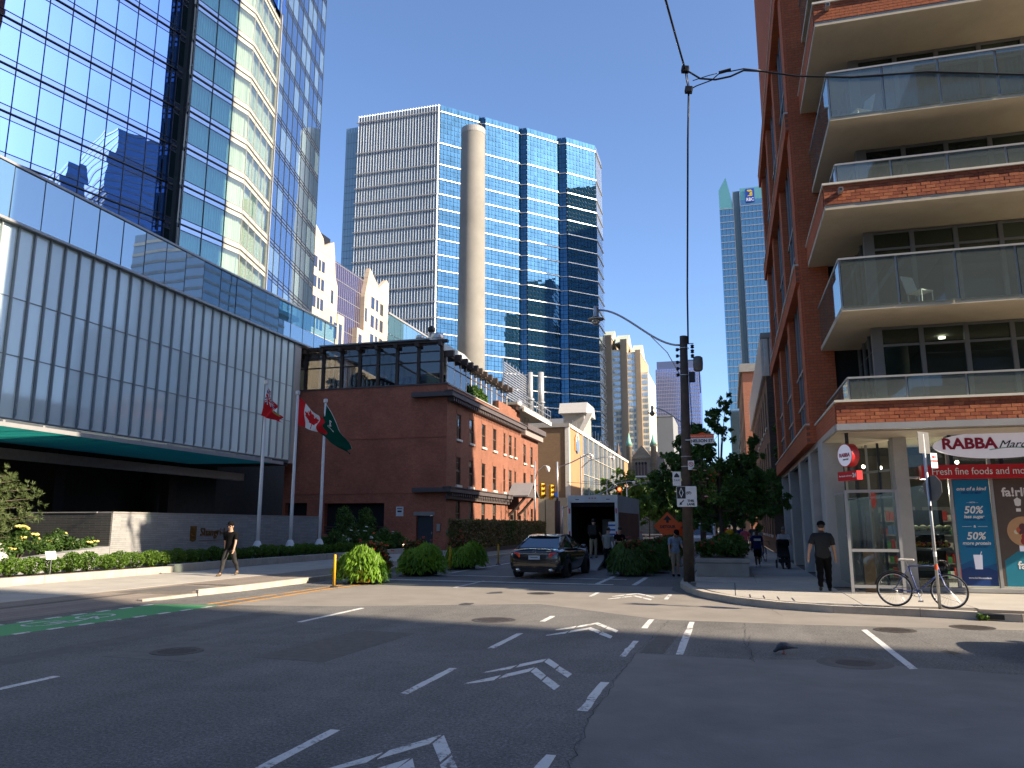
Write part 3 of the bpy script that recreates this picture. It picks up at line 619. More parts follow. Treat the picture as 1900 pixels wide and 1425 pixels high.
def flag(name, label, loc, corners, colour, mats, nu=56, nv=34, folds=(.14, 9, 3)):
    """cloth between four corners (hoist top, hoist bottom, fly bottom, fly top), folded by waves; COLOUR(u, v) picks a cloth"""
    a, b_, c, d = [Vector(p) for p in corners]; b = MB(); vs = []; mi = []
    for j in range(nv + 1):
        for i in range(nu + 1):
            u, v = i / nu, j / nv
            p = (a * (1 - u) + d * u) * (1 - v) + (b_ * (1 - u) + c * u) * v
            w_ = folds[0] * u ** .7 * math.sin(folds[1] * (u + .35 * v) + folds[2] * v) + .04 * math.sin(17 * u + 5 * v) * u
            vs.append((p.x + w_ * .4, p.y + w_, p.z + .05 * math.sin(6 * u + 3) * u))
    n = nu + 1
    b.add(vs, [(j * n + i, (j + 1) * n + i, (j + 1) * n + i + 1, j * n + i + 1) for j in range(nv) for i in range(nu)])
    b.mi = [colour((i + .5) / nu, (j + .5) / nv) for j in range(nv) for i in range(nu)]
    o = b.build(name, mats, None, True); o.location = loc; o.scale = (.78, .85, .85); return tag(o, label, 'flag', 'flags on the hotel poles')
def cloth(name, c):
    t = NT(name); d = t.bsdf(c, .85, 0, .1); tr = t.n('BsdfTranslucent'); tr.inputs[0].default_value = c4(c); mx = t.n('MixShader'); mx.inputs[0].default_value = .35
    t.l(d, mx.inputs[1]); t.l(tr.outputs[0], mx.inputs[2]); return t.done(mx.outputs[0])
fr, fw, fb, fg, fy = cloth('flag_red', (.62, .025, .03)), cloth('flag_white', (.78, .76, .74)), cloth('flag_blue', (.02, .03, .16)), cloth('flag_green', (.005, .075, .05)), cloth('flag_gold', (.5, .38, .1))
def can(u, v):
    if u < .25 or u > .75: return 0
    return 0 if inpoly((u - .5) * 2.0, .5 - v, MAPLE) else 1
flag('maple_leaf_flag', 'red and white maple leaf flag drooping from the middle pole', (-19.93, 32.88, 7.95), [(0, 0, 0), (0.02, 0, -1.62), (1.72, .3, -2.25), (1.75, .2, -1.55)], can, [fr, fw])
def ens(u, v):
    if u < .5 and v < .5:
        x, y = u * 2 - .5, v * 2 - .5
        if abs(x) < .08 or abs(y) < .08: return 0
        if abs(x) < .14 or abs(y) < .14: return 1
        q = min(abs(x - y), abs(x + y)); return 0 if q < .05 else 1 if q < .13 else 2
    return 4 if (u - .74) ** 2 / .012 + (v - .5) ** 2 / .04 < 1 and v > .42 else 1 if (u - .74) ** 2 / .012 + (v - .42) ** 2 / .03 < 1 else 0
flag('red_ensign', 'red ensign with small union emblem hanging in folds from the left pole', (-19.93, 30.23, 7.95), [(0, 0, 0), (-.16, -.25, -1.55), (1.0, .2, -1.95), (.55, .25, -1.35)], ens, [fr, fw, fb, fg, fy], folds=(.2, 11, 4))
def grn(u, v): return 1 if any(abs(math.hypot((u - .27) * 1.3 - ox, v - oy) - .045) < .016 and s * (u - .27) * 1.3 < s * ox + .03 for ox, oy, s in ((0, .28, 1), (0, .37, -1))) or (abs(u - .3) < .1 and abs(v - .5) < .02 and int(u * 60) % 2) or v < .02 else 0
flag('hotel_flag', 'dark green flag with a white letter hanging limp from the right pole', (-19.93, 35.6, 7.98), [(0, 0, 0), (-.35, -.2, -1.75), (1.5, .35, -3.1), (1.75, .25, -2.75)], grn, [fg, fw], folds=(.16, 8, 4))
# ---------------------------------------------------------------- brick condominium with corner shop (right)
m_rbx = Mbrick('orange_brick_front', (0.46, 0.115, 0.046), (0.52, 0.15, 0.062), (0.17, 0.1, 0.075), 'x', .215, .087, .008, .3, .5)
m_rby = Mbrick('orange_brick_side', (0.46, 0.115, 0.05), (0.52, 0.145, 0.062), (0.17, 0.1, 0.075), 'y', .215, .087, .008, .3, .5)
m_brk = [M('loose_brick_%d' % i, c, .85, .25, 9, .4, 60) for i, c in enumerate([(.36, .11, .05), (.31, .09, .042), (.4, .135, .062), (.27, .075, .038)])]
m_soff = M('balcony_concrete', (0.52, 0.465, 0.37), .85, .1, 1.5, .15, 40, stain=.25)
m_wframe = M('window_frame_grey', (0.21, 0.215, 0.22), .5, .06, 3, metal=.2)
m_rail = Mglass('balcony_glass', (0.8, 0.92, 0.92), (0.3, 0.34, 0.33), .07, .01, .02, .4, .8, clear=.78, clearcol=(.66, .76, .74))
m_win = Mglass('condo_window', (0.8, 0.9, 0.9), (0.02, 0.025, 0.025), .06, .004, .03, .3, .8, clear=.8, clearcol=(.6, .7, .68))
m_shop = Mglass('shop_glass', (0.9, 0.95, 0.95), (0.02, 0.02, 0.02), .05, .004, .02, .3, .7, clear=.95, clearcol=(.85, .9, .88))
m_cap = M('white_cap_stone', (.6, .57, .5), .7, .12, 3, .1)
m_col = M('shop_concrete', (.42, .42, .41), .8, .12, 1.5, .2, 50, stain=.3)
m_cur2 = M('green_grey_curtain', (.30, .36, .33), .9, .1, 3)
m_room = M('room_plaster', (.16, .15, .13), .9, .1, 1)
condo = thing('brick_condominium', 'orange brick condominium with deep concrete balconies above the corner shop', 'apartment building', (2.5, 20, 0), world=True)
XE = 12.0; m_swin = Mglass('side_window_glass', (.8, .9, 1), (.04, .05, .06), .25, .01, .05, .4)
def brick_band(z0, z1, x0, n_obj, mat):
    bx('band_core', condo, m_joint, x0 + .02, XE, 20.02, 20.22, z0, z1)
    rows = max(1, round((z1 - z0) / .087)); h = (z1 - z0) / rows; rest = MB(); k = 0
    for r in range(rows):
        x = x0 - (0.11 if r % 2 else 0.0); 
        while x < 9.0:
            a, b_ = max(x0, x), x + .215
            if b_ - a > .03:
                if k < n_obj: bx('brick', condo, R.choice(m_brk), a + .004, b_ - .004, 20.0 + R.uniform(-.003, .003), 20.1, z0 + r * h + .005, z0 + (r + 1) * h - .005)
                else: rest.box(a + .004, b_ - .004, 20.0, 20.1, z0 + r * h + .005, z0 + (r + 1) * h - .005)
                k += 1
            x += .215
    if rest.v: stuff(rest.build('brick_courses', m_brk[0], condo))
    bx('band_end', condo, m_rby, x0, x0 + .22, 20.23, 24.7, z0, z1)
def balcony_slab(z, x0, th=.13, y1=24.7): bx('balcony_slab', condo, m_soff, x0, XE, 20.02, y1, z - th, z)
def glass_rail(x0, z0, z1, y=20.12, seg=1.3, yl=24.6):
    x = x0
    while x < 9.5:
        bx('rail_pane', condo, m_rail, x + .03, x + seg - .03, y, y + .012, z0, z1 - .02, (0, 0, R.gauss(0, .004))); bx('rail_post', condo, m_alu, x - .02, x + .02, y + .03, y + .07, z0, z1); x += seg
    bx('top_rail', condo, m_alu, x0 - .02, x, y - .02, y + .04, z1 - .025, z1 + .02)
    yy = y + .05
    while yy < yl - .5:
        bx('side_pane', condo, m_rail, x0 - .012, x0, yy, yy + 1.45, z0, z1 - .02); yy += 1.5
    bx('top_rail', condo, m_alu, x0 - .03, x0 + .02, y + .05, yl, z1 - .025, z1 + .02)
for z0, z1, x0, n in ((4.19, 4.71, 2.62, 150), (9.81, 10.33, 2.72, 150), (15.0, 15.5, 2.82, 0)):
    brick_band(z0, z1, x0, n, m_rbx)
    bx('white_cap', condo, m_cap, x0 - .03, XE, 19.95, 20.26, z1, z1 + .055); bx('white_cap', condo, m_cap, x0 - .03, x0 + .25, 20.27, 24.7, z1, z1 + .055)
    balcony_slab(z0 + .0, x0 + .01); glass_rail(x0 + .36, z1 + .06, z1 + .63, 20.2)
for z, x0 in ((7.12, 2.95), (12.24, 3.03), (17.5, 3.05)):
    balcony_slab(z, x0 - .02); glass_rail(x0, z - .04, z + 1.22, 20.0)
bx('metal_fascia', condo, m_alu, 2.6, XE, 19.97, 20.2, 4.03, 4.185); bx('metal_fascia', condo, m_alu, 2.58, 2.7, 20.21, 40.6, 4.03, 4.185)
for x, z in ((3.15, 15.3), (3.1, 10.1), (8.3, 10.1)):
    b = MB(); b.box(x - .05, x + .05, 19.76, 20.02, z - .05, z + .05); o = b.build('scupper', m_alu, condo); 
    bx('scupper_mouth', condo, m_ink, x - .038, x + .038, 19.757, 19.762, z - .038, z + .038)
# side wall towards the street: piers, bands, tall windows
bx('rear_wall', condo, m_rbx, 2.6, 4.5, 40.3, 40.6, .15, 21); bx('upper_shade_block', condo, m_rby, 2.62, 12, 24.8, 39.3, 21.2, 90); bx('sun_block_core', condo, m_dark, 3.05, 12, 25.75, 39.3, 4.05, 21.2)  # upper block raised out of view for its shade; core added to stop sun
bx('upper_shade_front', condo, m_rbx, 2.62, 12, 20.1, 24.75, 20.5, 90)  # likewise raised out of view for its shade
piers = [(24.7, 25.6), (29.6, 30.4), (34.6, 35.4), (39.7, 40.6)]
for y0, y1 in piers: bx('brick_pier', condo, m_rby, 2.46, 3.0, y0, y1, 4.2, 21.0)
for z0, z1 in ((4.19, 4.75), (9.25, 9.8), (14.4, 15.0), (19.6, 20.2)):
    bx('brick_band', condo, m_rby, 2.36, 2.62, 24.72, 40.9, z0, z1); bx('white_cap', condo, m_cap, 2.33, 2.64, 24.72, 40.92, z1, z1 + .05)
for (a, b_), (c, d) in zip(piers[:-1], piers[1:]):
    for z0, z1 in ((4.8, 9.25), (9.85, 14.4), (15.05, 19.6)):
        n = 4; w_ = (c - b_) / n
        for i in range(n):
            for q0, q1 in ((z0, z0 + 1.0), (z0 + 1.0, z0 + 2.1), (z0 + 2.1, z1)): bx('side_window', condo, m_swin, 2.64, 2.66, b_ + i * w_ + .03, b_ + (i + 1) * w_ - .03, q0 + .03, q1 - .03)
            bx('side_mullion', condo, m_wframe, 2.6, 2.68, b_ + i * w_ - .03, b_ + i * w_ + .03, z0, z1)
        for q in (z0 + 1.0, z0 + 2.1): bx('side_transom', condo, m_wframe, 2.6, 2.68, b_, c, q - .04, q + .04)
bx('front_brick_wall', condo, m_rbx, 2.52, 3.3, 24.62, 24.75, 4.2, 21)
bx('dark_door_wall', condo, m_dark, 3.3, 4.1, 24.7, 24.9, 4.2, 21)
# glazed bays behind the balconies
cols_ = [4.05 + 1.06 * i for i in range(8)]
for zi, (z0, z1) in enumerate(((4.72, 6.98), (7.14, 9.66), (10.34, 12.1), (12.26, 14.86), (15.5, 17.36))):
    zt = z1 - .5
    for i in range(7):
        for q0, q1 in ((z0, zt), (zt, z1)): bx('window_pane', condo, m_win, cols_[i] + .05, cols_[i + 1] - .05, 22.0, 22.012, q0 + .03, q1 - .03, (0, 0, R.gauss(0, .003)))
        bx('window_mullion', condo, m_wframe, cols_[i] - .055, cols_[i] + .055, 21.94, 22.08, z0, z1)
    bx('window_mullion', condo, m_wframe, cols_[7] - .055, cols_[7] + .055, 21.94, 22.08, z0, z1)
    bx('corner_post', condo, m_wframe, 3.9, 4.16, 21.92, 22.12, z0, z1)
    for q in (zt, z0 + .03, z1 - .03): bx('window_transom', condo, m_wframe, 4.05, 11.5, 21.95, 22.06, q - .03, q + .03)
    for j in range(3):
        for q0, q1 in ((z0, zt), (zt, z1)): bx('return_pane', condo, m_win, 4.0, 4.012, 22.15 + j * .85, 22.93 + j * .85, q0 + .03, q1 - .03)
        bx('return_mullion', condo, m_wframe, 3.96, 4.05, 22.93 + j * .85, 23.0 + j * .85, z0, z1)
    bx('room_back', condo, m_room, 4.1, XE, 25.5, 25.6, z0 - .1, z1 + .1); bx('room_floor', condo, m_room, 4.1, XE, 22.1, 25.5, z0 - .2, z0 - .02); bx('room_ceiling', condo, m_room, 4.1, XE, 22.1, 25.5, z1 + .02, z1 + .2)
    if zi in (2, 3):
        for a, c in ((4.75, 6.2), (6.3, 7.2), (7.9, 8.8)) if zi == 3 else ((4.1, 5.0), (5.15, 7.3)):
            cb = MB(); vs = []; n = 26
            for k in range(n + 1): x = a + (c - a) * k / n; y = 22.28 + .04 * math.sin(k * 2.1); vs += [(x, y, z0), (x, y, z1)]
            cb.add(vs, [(2 * k, 2 * k + 2, 2 * k + 3, 2 * k + 1) for k in range(n)]); cb.build('drawn_curtain', m_cur2, condo)
b = MB().lathe([(.3, 4.6), (.3, 7.0)], 16, (4.75, 23.3, 0)); b.build('round_column', m_gcon, condo, True)
m_lamp = emis('lit_lamp', (1, .85, .6), 7)
b = MB().lathe([(.09, 6.86), (.09, 6.9)], 12, (5.9, 23.2, 0)); b.build('ceiling_light', m_lamp, condo)
ch = thing('folding_chair', 'white folding chair on the upper balcony behind the glass rail', 'chair', (3.9, 20.9, 12.26), .5)
bx('seat', ch, m_whitep, -.22, .22, -.2, .2, .4, .43); bx('backrest', ch, m_whitep, .2, .23, -.2, .2, .43, .95, (0, .3, 0))
for sx in (-.2, .2):
    for sy in (-.18, .18): bx('leg', ch, m_alu, sx - .012, sx + .012, sy - .012, sy + .012, 0, .4)
ch2 = dup(ch, (4.9, 20.8, 7.14), 2.2, 'white folding chair on the lower glass balcony, seen through the rail')
# ground floor
for y0, y1, x1 in ((22.8, 23.9, 3.05), (26.0, 26.9, 3.0), (29.8, 30.7, 3.0), (35, 35.9, 3.0), (39.6, 40.5, 3.0)): bx('concrete_column', condo, m_col, 2.55, x1, y0, y1, .15, 4.03)
bx('recess_wall', condo, M('blue_grey_panel', (.1, .11, .13), .6, .15, 2), 3.4, 3.6, 24.7, 40.3, .15, 4.0)
bx('shop_pillar', condo, m_col, 4.13, 4.45, 21.7, 22.15, .15, 4.03); bx('shop_soffit', condo, m_soff, 2.62, XE, 20.2, 24.6, 4.0, 4.04)
bx('shop_sill', condo, m_col, 4.46, 11, 21.75, 22.1, .15, .25)
xm = [4.46, 5.41, 6.33, 8.1, 9.8]
for a, c in zip(xm[:-1], xm[1:]):
    bx('shop_pane', condo, m_shop, a + .03, c - .03, 21.93, 21.942, .27, 2.95); bx('shop_pane', condo, m_shop, a + .03, c - .03, 21.93, 21.942, 3.0, 3.98); bx('shop_mullion', condo, m_alu, c - .035, c + .035, 21.88, 21.98, .25, 4.0)
bx('shop_transom', condo, m_alu, 4.46, 9.8, 21.89, 21.97, 2.945, 3.0)
b = MB().quad((4.14, 22.2, .2), (3.08, 24.6, .2), (3.08, 24.6, 3.95), (4.14, 22.2, 3.95)); b.build('entrance_glazing', m_shop, condo)
for k in range(6):
    f = k / 5; x, y = 4.14 - 1.06 * f, 22.2 + 2.4 * f; bx('entrance_mullion', condo, m_dkalu if k % 2 else m_alu, x - .03, x + .03, y - .03, y + .03, .15, 3.95)
for z in (2.5, 3.2): b = MB().tube([(4.14, 22.2, z), (3.08, 24.6, z)], .035, 6); b.build('entrance_transom', m_alu, condo)
bx('shop_back', condo, M('shop_wall', (.1, .095, .085), .9, .2), 3.1, 11, 27.5, 27.6, .15, 4); bx('shop_floor', condo, m_gcon, 3.1, 11, 22.2, 27.5, .1, .16)
for i, (x, y) in enumerate(((3.75, 24.0), (4.3, 24.6), (5.9, 23.0))):
    b = MB().ball((x, y, 3.42), .05, 10, 6); b.build('pendant_lamp', m_lamp, condo); bx('lamp_cord', condo, m_ink, x - .006, x + .006, y - .006, y + .006, 3.5, 4.0)
for x0, z1 in ((3.2, 1.9), (3.42, 1.85), (3.62, 1.7)):
    bx('drinks_cooler_door', condo, M('cooler_%d' % int(x0 * 100), R.choice([(.05, .16, .13), (.3, .03, .03), (.06, .08, .16)]), .3, .4, 9), x0 + .25, x0 + .42, 25.2, 25.3, .4, z1 + .5)
# glass porch frame
po = thing('porch_screen', 'white metal and glass wind screen beside the shop entrance', 'wind screen', (3.3, 20.7, .15), world=True)
for x in (2.78, 3.92): bx('post', po, m_alu, x - .035, x + .035, 20.67, 20.73, .15, 2.62)
for z in (2.59, 1.17, .32): bx('rail', po, m_alu, 2.82, 3.88, 20.675, 20.725, z - .035, z + .035)
for z0, z1 in ((.36, 1.13), (1.21, 2.55)): bx('pane', po, m_shop, 2.82, 3.88, 20.695, 20.705, z0, z1)
bx('side_rail', po, m_alu, 2.76, 2.81, 20.74, 22.75, 2.55, 2.61); bx('side_pane', po, m_shop, 2.78, 2.79, 20.75, 22.75, .35, 2.54)
cb = thing('cardboard_sheet', 'tall brown cardboard sheet leaning inside the glass wind screen', 'cardboard', (3.15, 21.2, .15)); bx('sheet', cb, M('cardboard', (.27, .17, .09), .9, .15, 4), 0, .26, 0, .02, 0, 1.05, (rad(-5), 0, 0))
# signs of the shop
m_maroon = M('maroon_letter', (.3, .012, .05), .4, .05); m_mint = M('green_stroke', (.02, .3, .17), .4, .05); m_signw = M('sign_face_white', (.72, .72, .8), .35, .04, emit=(.8, .8, 1), estr=.07)
sg = thing('shop_sign', 'white oval shop sign with maroon capitals above the red fascia', 'shop sign', (6.42, 21.42, 3.72))
b = MB(); el = [(1.4 * math.cos(t * math.pi / 24), .325 * math.sin(t * math.pi / 24)) for t in range(48)]; b.prism_y(el, 0, .16); b.build('oval_face', m_signw, sg)
text('RABBA', .37, m_maroon, sg, (-.62, -.008, .03), sx=1.08, bold=.012, ext=.01); text('Marché', .26, m_ink, sg, (.45, -.008, .0), shear=.45, sx=1.1, ext=.006)
b = MB(); pv = None
for i in range(15):
    x = -.18 + i * .09; z = -.12 + .05 * math.sin(i * .28)
    if pv: b.quad((pv[0], -.006, pv[1] - .012), (x, -.006, z - .012), (x, -.006, z + .006), (pv[0], -.006, pv[1] + .006))
    pv = (x, z)
b.build('green_stroke', m_mint, sg)
for x in (-1.0, .1, 1.1): bx('hanger', sg, m_black, x - .04, x + .04, .17, .26, -.75, .32)
fs = thing('shop_fascia', 'long red fascia board with white lowercase words below the oval sign', 'shop sign', (4.7, 21.5, 2.91))
bx('board', fs, m_red, 0, 4.2, 0, .28, 0, .34); text('Fresh fine foods and more...', .245, m_whitep, fs, (.22, -.008, .17), align='LEFT', sx=.86, ext=.004)
bl = thing('blade_sign', 'round white and red blade sign hanging on the shop corner', 'shop sign', (2.78, 20.35, 3.45), rad(-62))
b = MB(); ci = [(.285 * math.cos(t * math.pi / 16), .285 * math.sin(t * math.pi / 16)) for t in range(32)]; b.prism_y(ci, 0, .2); b.build('disc', m_red, bl)
b = MB(); b.prism_y([(x * .93, z * .93) for x, z in ci], -.006, .0); b.build('face', m_signw, bl); text('RABBA', .13, m_maroon, bl, (0, -.009, 0), bold=.004)
text('marché', .07, m_ink, bl, (.03, -.009, -.1), shear=.4); bx('hanger', bl, m_black, -.03, .03, .06, .12, .28, .6)
bl2 = thing('hanging_sign', 'small red panel with white words under the round blade sign', 'shop sign', (2.8, 20.35, 2.95), rad(-62)); bx('panel', bl2, m_red, -.36, .36, 0, .16, -.11, .11)
text('fine foods and more', .06, m_whitep, bl2, (-.06, -.006, 0)); text('24', .14, m_whitep, bl2, (.28, -.006, 0), bold=.004); bx('hanger', bl2, m_black, -.02, .02, .05, .09, .11, .3)
for q, (sx0, sx1, sy) in enumerate(((3.15, 3.95, 25.6), (4.3, 5.3, 25.2), (5.5, 6.4, 25.2))):
    gs = thing('grocery_shelf', ['stocked shelf seen through the shop entrance glass', 'stocked shelf deep behind the fruit display', 'stocked shelf behind the blue poster'][q], 'shelf', ((sx0 + sx1) / 2, sy, .16), world=True); bx('back', gs, m_wframe, sx0, sx1, sy + .3, sy + .33, .16, 2.3)
    for lv_ in range(5):
        z = .3 + lv_ * .4; bx('board', gs, m_alu, sx0, sx1, sy, sy + .3, z - .03, z); x = sx0 + .02
        while x < sx1 - .14: w_ = R.uniform(.07, .14); nm_ = 'packet_%d' % R.randint(0, 6); bx('packet', gs, bpy.data.materials.get(nm_) or M(nm_, R.choice([(.5, .05, .04), (.6, .45, .06), (.08, .2, .45), (.1, .35, .12), (.6, .58, .52), (.4, .18, .06)]), .5, .3, 12), x, x + w_, sy + .02, sy + .22, z, z + R.uniform(.16, .3)); x += w_ + .012
# posters in the window
pm = M('poster_blue', (.01, .17, .36), .35, .05, 1); pm2 = M('poster_navy', (.012, .05, .2), .35, .05, 1); pm3 = M('poster_brown', (.1, .08, .07), .35, .15, 2)
ps = thing('window_poster', 'tall blue milk poster with white percentages in the shop window', 'poster', (5.87, 21.915, .3))
bx('sheet', ps, pm, -.4, .4, 0, .004, 0, 2.6)
b = MB().prism_y([(-.4, 0), (.4, 0), (.4, .36), (.2, .44), (0, .4), (-.2, .46), (-.4, .38)], -.002, 0); b.build('navy_hills', pm2, ps)
b = MB().prism_y([(-.4, .36), (-.2, .46), (0, .4), (.2, .44), (.4, .36), (.4, .55), (.1, .46), (-.15, .62), (-.4, .5)], -.0015, 0); b.build('blue_hills', M('poster_mid', (.01, .1, .28), .35, .05), ps)
for body, s, z, shr, col, bd in (('one of a kind', .125, 2.37, .25, m_whitep, .003), ('KIND OF MILK', .07, 2.27, 0, pm2, .002), ('— WITH —', .05, 2.03, 0, m_whitep, .001), ('50%', .25, 1.84, .2, m_whitep, .006), ('less sugar', .115, 1.68, .25, m_whitep, .003), ('THAN REGULAR MILK', .05, 1.6, 0, pm2, .001),
                             ('&', .08, 1.44, 0, m_whitep, .002), ('50%', .25, 1.2, .2, m_whitep, .006), ('more protein', .115, 1.03, .25, m_whitep, .003), ('THAN REGULAR MILK', .05, .94, 0, pm2, .001), ('www.fairlifecanada.ca', .058, .19, 0, m_whitep, .002)):
    text(body, s, col, ps, (0, -.004, z), shear=shr, bold=bd, ext=.001)
for x0, x1 in ((-.28, -.07), (.07, .28)): bx('rule', ps, m_whitep, x0, x1, -.002, 0, 1.435, 1.443)
b = MB().prism_y([(-.1, .75), (-.08, .4), (.08, .4), (.1, .75)], -.003, 0); b.build('milk_glass', m_signw, ps); b = MB().tube([(.04, -.004, .7), (.09, -.004, .83)], .008, 5); b.build('straw', m_signw, ps)
p2 = thing('window_poster', 'dark food poster with a fruit bowl and blue milk bottle at the right edge', 'poster', (7.2, 21.915, .3))
bx('sheet', p2, pm3, -.82, .82, 0, .004, 0, 2.6); text('fa!rlife', .3, m_whitep, p2, (-.28, -.004, 2.27), bold=.008, ext=.001)
b = MB(); b.lathe([(.0, 0), (.36, 0)], 28, cap=False); o = b.build('bowl', M('poster_bowl', (.5, .3, .16), .4, .1), p2, False); o.rotation_euler = (rad(90), 0, 0); o.location = (-.27, -.003, 1.32)
for k in range(16):
    b = MB(); b.lathe([(.0, 0), (R.uniform(.05, .1), 0)], 12, cap=False); o = b.build('fruit_piece', M('poster_fruit_%d' % k, R.choice([(.5, .12, .06), (.6, .42, .1), (.3, .04, .05), (.65, .6, .45), (.12, .05, .06)]), .4, .1), p2); o.rotation_euler = (rad(90), 0, 0)
    a, r_ = R.uniform(0, 6.28), R.uniform(.03, .25); o.location = (-.27 + r_ * math.cos(a), -.004 - k * .0004, 1.32 + r_ * math.sin(a))
b = MB().prism_y([(-.75, 0), (.5, 0), (.5, .62), (.2, .84), (-.45, .84), (-.75, .62)], -.002, 0); b.build('bottle', M('poster_teal', (.02, .2, .3), .35, .08), p2)
bx('bottle_cap', p2, m_signw, -.4, .1, -.003, 0, .84, .98); text('fa!rlife', .26, m_whitep, p2, (-.15, -.005, .5), bold=.006, ext=.001)
b = MB(); b.prism_y([(.0, 0), (.06, .02), (.08, .16), (0, .22), (-.08, .16), (-.06, .02)], -.002, 0); o = b.build('drop_mark', m_whitep, p2); o.location = (-.33, -.002, 1.93)
b = MB().prism_y([(-.05, 0), (.05, 0), (.05, .08), (-.05, .08)], -.002, 0); o = b.build('drop_mark', m_whitep, p2); o.location = (-.33, -.002, 1.8)
pl = bpy.data.lights.new('shop_fill_lamp', 'POINT'); pl.energy = 22; pl.color = (1, .85, .65); pl.shadow_soft_size = .1; po_ = bpy.data.objects.new('shop_fill_lamp', pl); COL.objects.link(po_); po_.location = (5.0, 22.9, 2.7)  # added fill light over the fruit shelf, apart from the lit pendants
# fruit shelves behind the first pane
sh = thing('fruit_shelf', 'dark tiered fruit shelf behind the shop window', 'shelf', (4.95, 22.6, .16))
for z in (.55, 1.05, 1.45): bx('tier', sh, m_black, -.45, .45, -.35, .3, z - .04, z); bx('price_rail', sh, M('shelf_grey_%d' % int(z * 100), (.12, .14, .14), .5), -.45, .45, -.37, -.352, z - .08, z + .01)
bx('back_panel', sh, m_black, -.45, .45, .3, .33, 0, 2.0)
fcols = [M('fruit_red', (.3, .03, .02), .4, .2, 20), M('fruit_orange', (.5, .2, .03), .45, .2, 20), M('fruit_yellow', (.5, .38, .05), .45, .15, 20), M('fruit_green', (.12, .24, .03), .45, .2, 20)]
hp = MB()
for k in range(70): hp.ball((4.95 + R.uniform(-.42, .42), 22.6 + R.uniform(-.3, .05), 1.25 + R.uniform(0, .08)), .045, 7, 5, 0 if R.random() < .3 else 1 + (k % 2))
o = hp.build('fruit_heap', fcols, None, True); tag(o, 'heap of red and yellow fruit on the middle shop shelf', 'fruit', kind='stuff')
hp = MB()
for k in range(26):
    x, y = 4.95 + R.uniform(-.4, .1), 22.6 + R.uniform(-.3, .0); a = R.uniform(-.4, .4)
    hp.tube([(x - .09, y, .74 + R.uniform(0, .1)), (x, y - .02, .72 + R.uniform(0, .06)), (x + .09, y + a * .1, .76 + R.uniform(0, .1))], [.012, .02, .01], 6, 3 if k % 3 else 2)
o = hp.build('banana_heap', fcols, None, True); tag(o, 'green bananas heaped on the lowest shop shelf', 'fruit', kind='stuff')
for k in range(5):
    b = MB().ball((0, 0, 0), (.105, .09, .085), 12, 8); o = b.build('melon', M('melon_rind', (.36, .4, .2), .5, .15, 12) if k == 0 else bpy.data.materials['melon_rind'], None, True); o.location = (4.62 + k * .19, 22.42, 1.45 + .16 + .085); tag(o, ['leftmost', 'second', 'middle', 'fourth', 'rightmost'][k] + ' pale green melon in the row on the top shop shelf', 'melon', 'melons on the shop shelf')
# ---------------------------------------------------------------- next buildings along the right side
m_dbx = Mbrick('dark_brick_front', (.075, .055, .042), (.11, .08, .06), (.1, .09, .08), 'x', .22, .08, .01, .35, .5)
m_dby = Mbrick('dark_brick_side', (.15, .1, .07), (.19, .13, .09), (.13, .11, .09), 'y', .22, .08, .01, .3, .5)
wh = thing('brick_warehouse', 'old dark brick building with a ribbed pale metal parapet beyond the condominium', 'building', (2.6, 50, 0), world=True)
b = MB(); b.T = Matrix.Translation((2.6, 80, 0)) @ Matrix.Rotation(rad(-90), 4, 'Z')
holes = [(1.2 + i * 3.2, 2.5 + i * 3.2, z, z + 2.3) for i in range(9) for z in (1.2, 4.7, 8.0)]
b.wall(30, .15, 11, holes, .35); b.build('street_wall', m_dby, wh)
for i in range(9):
    for z in (1.2, 4.7, 8.0): bx('window', wh, m_band, 2.9, 2.94, 80 - (2.5 + i * 3.2), 80 - (1.2 + i * 3.2), z, z + 2.3); bx('stone_sill', wh, m_cap, 2.52, 2.64, 80 - (2.6 + i * 3.2), 80 - (1.1 + i * 3.2), z - .15, z)
bx('front_wall', wh, m_dbx, 2.62, 20, 50, 50.3, .15, 11); bx('roof_block', wh, m_gcon, 2.9, 20, 50.3, 80, 10.8, 11.2)
bx('parapet_frame', wh, m_cap, 2.45, 2.6, 49.9, 80, 11, 13.7)
for k in range(22): bx('metal_rib', wh, m_cap, 2.62 + k * .3, 2.62 + k * .3 + .2, 49.88, 50.0, 11.02, 13.4)
bx('parapet_backing', wh, M('parapet_metal', (.32, .3, .26), .6, .1), 2.62, 9.5, 50.0, 50.1, 11.0, 13.5); bx('parapet_cap', wh, m_gcon, 2.4, 9.6, 49.8, 50.2, 13.42, 13.75)
for y in range(50, 80, 1): bx('side_rib', wh, m_cap, 2.38, 2.44, y + .1, y + .7, 11.02, 13.65)
og = thing('orange_building', 'orange brick building glowing in sun between the warehouse and the blue tower', 'building', (2.0, 85, 0), world=True)
m_obx = Mbrick('sunlit_orange_brick', (.42, .16, .09), (.48, .2, .12), (.3, .18, .13), 'x', .3, .1, .01)  # front brick coloured as sunlit, the street side darker
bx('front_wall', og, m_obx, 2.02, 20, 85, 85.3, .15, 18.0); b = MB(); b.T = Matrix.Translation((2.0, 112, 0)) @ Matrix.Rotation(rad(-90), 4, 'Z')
holes = [(1.0 + i * 3, 2.2 + i * 3, z, z + 1.9) for i in range(9) for z in (5, 8, 11, 14)]
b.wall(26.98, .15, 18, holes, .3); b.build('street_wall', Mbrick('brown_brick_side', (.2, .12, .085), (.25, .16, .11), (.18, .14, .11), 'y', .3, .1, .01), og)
bx('roof', og, m_gcon, 2.3, 20, 85.3, 112, 17.6, 17.9); bx('cornice', og, m_gcon, 1.75, 20, 84.7, 112, 18.02, 18.9)
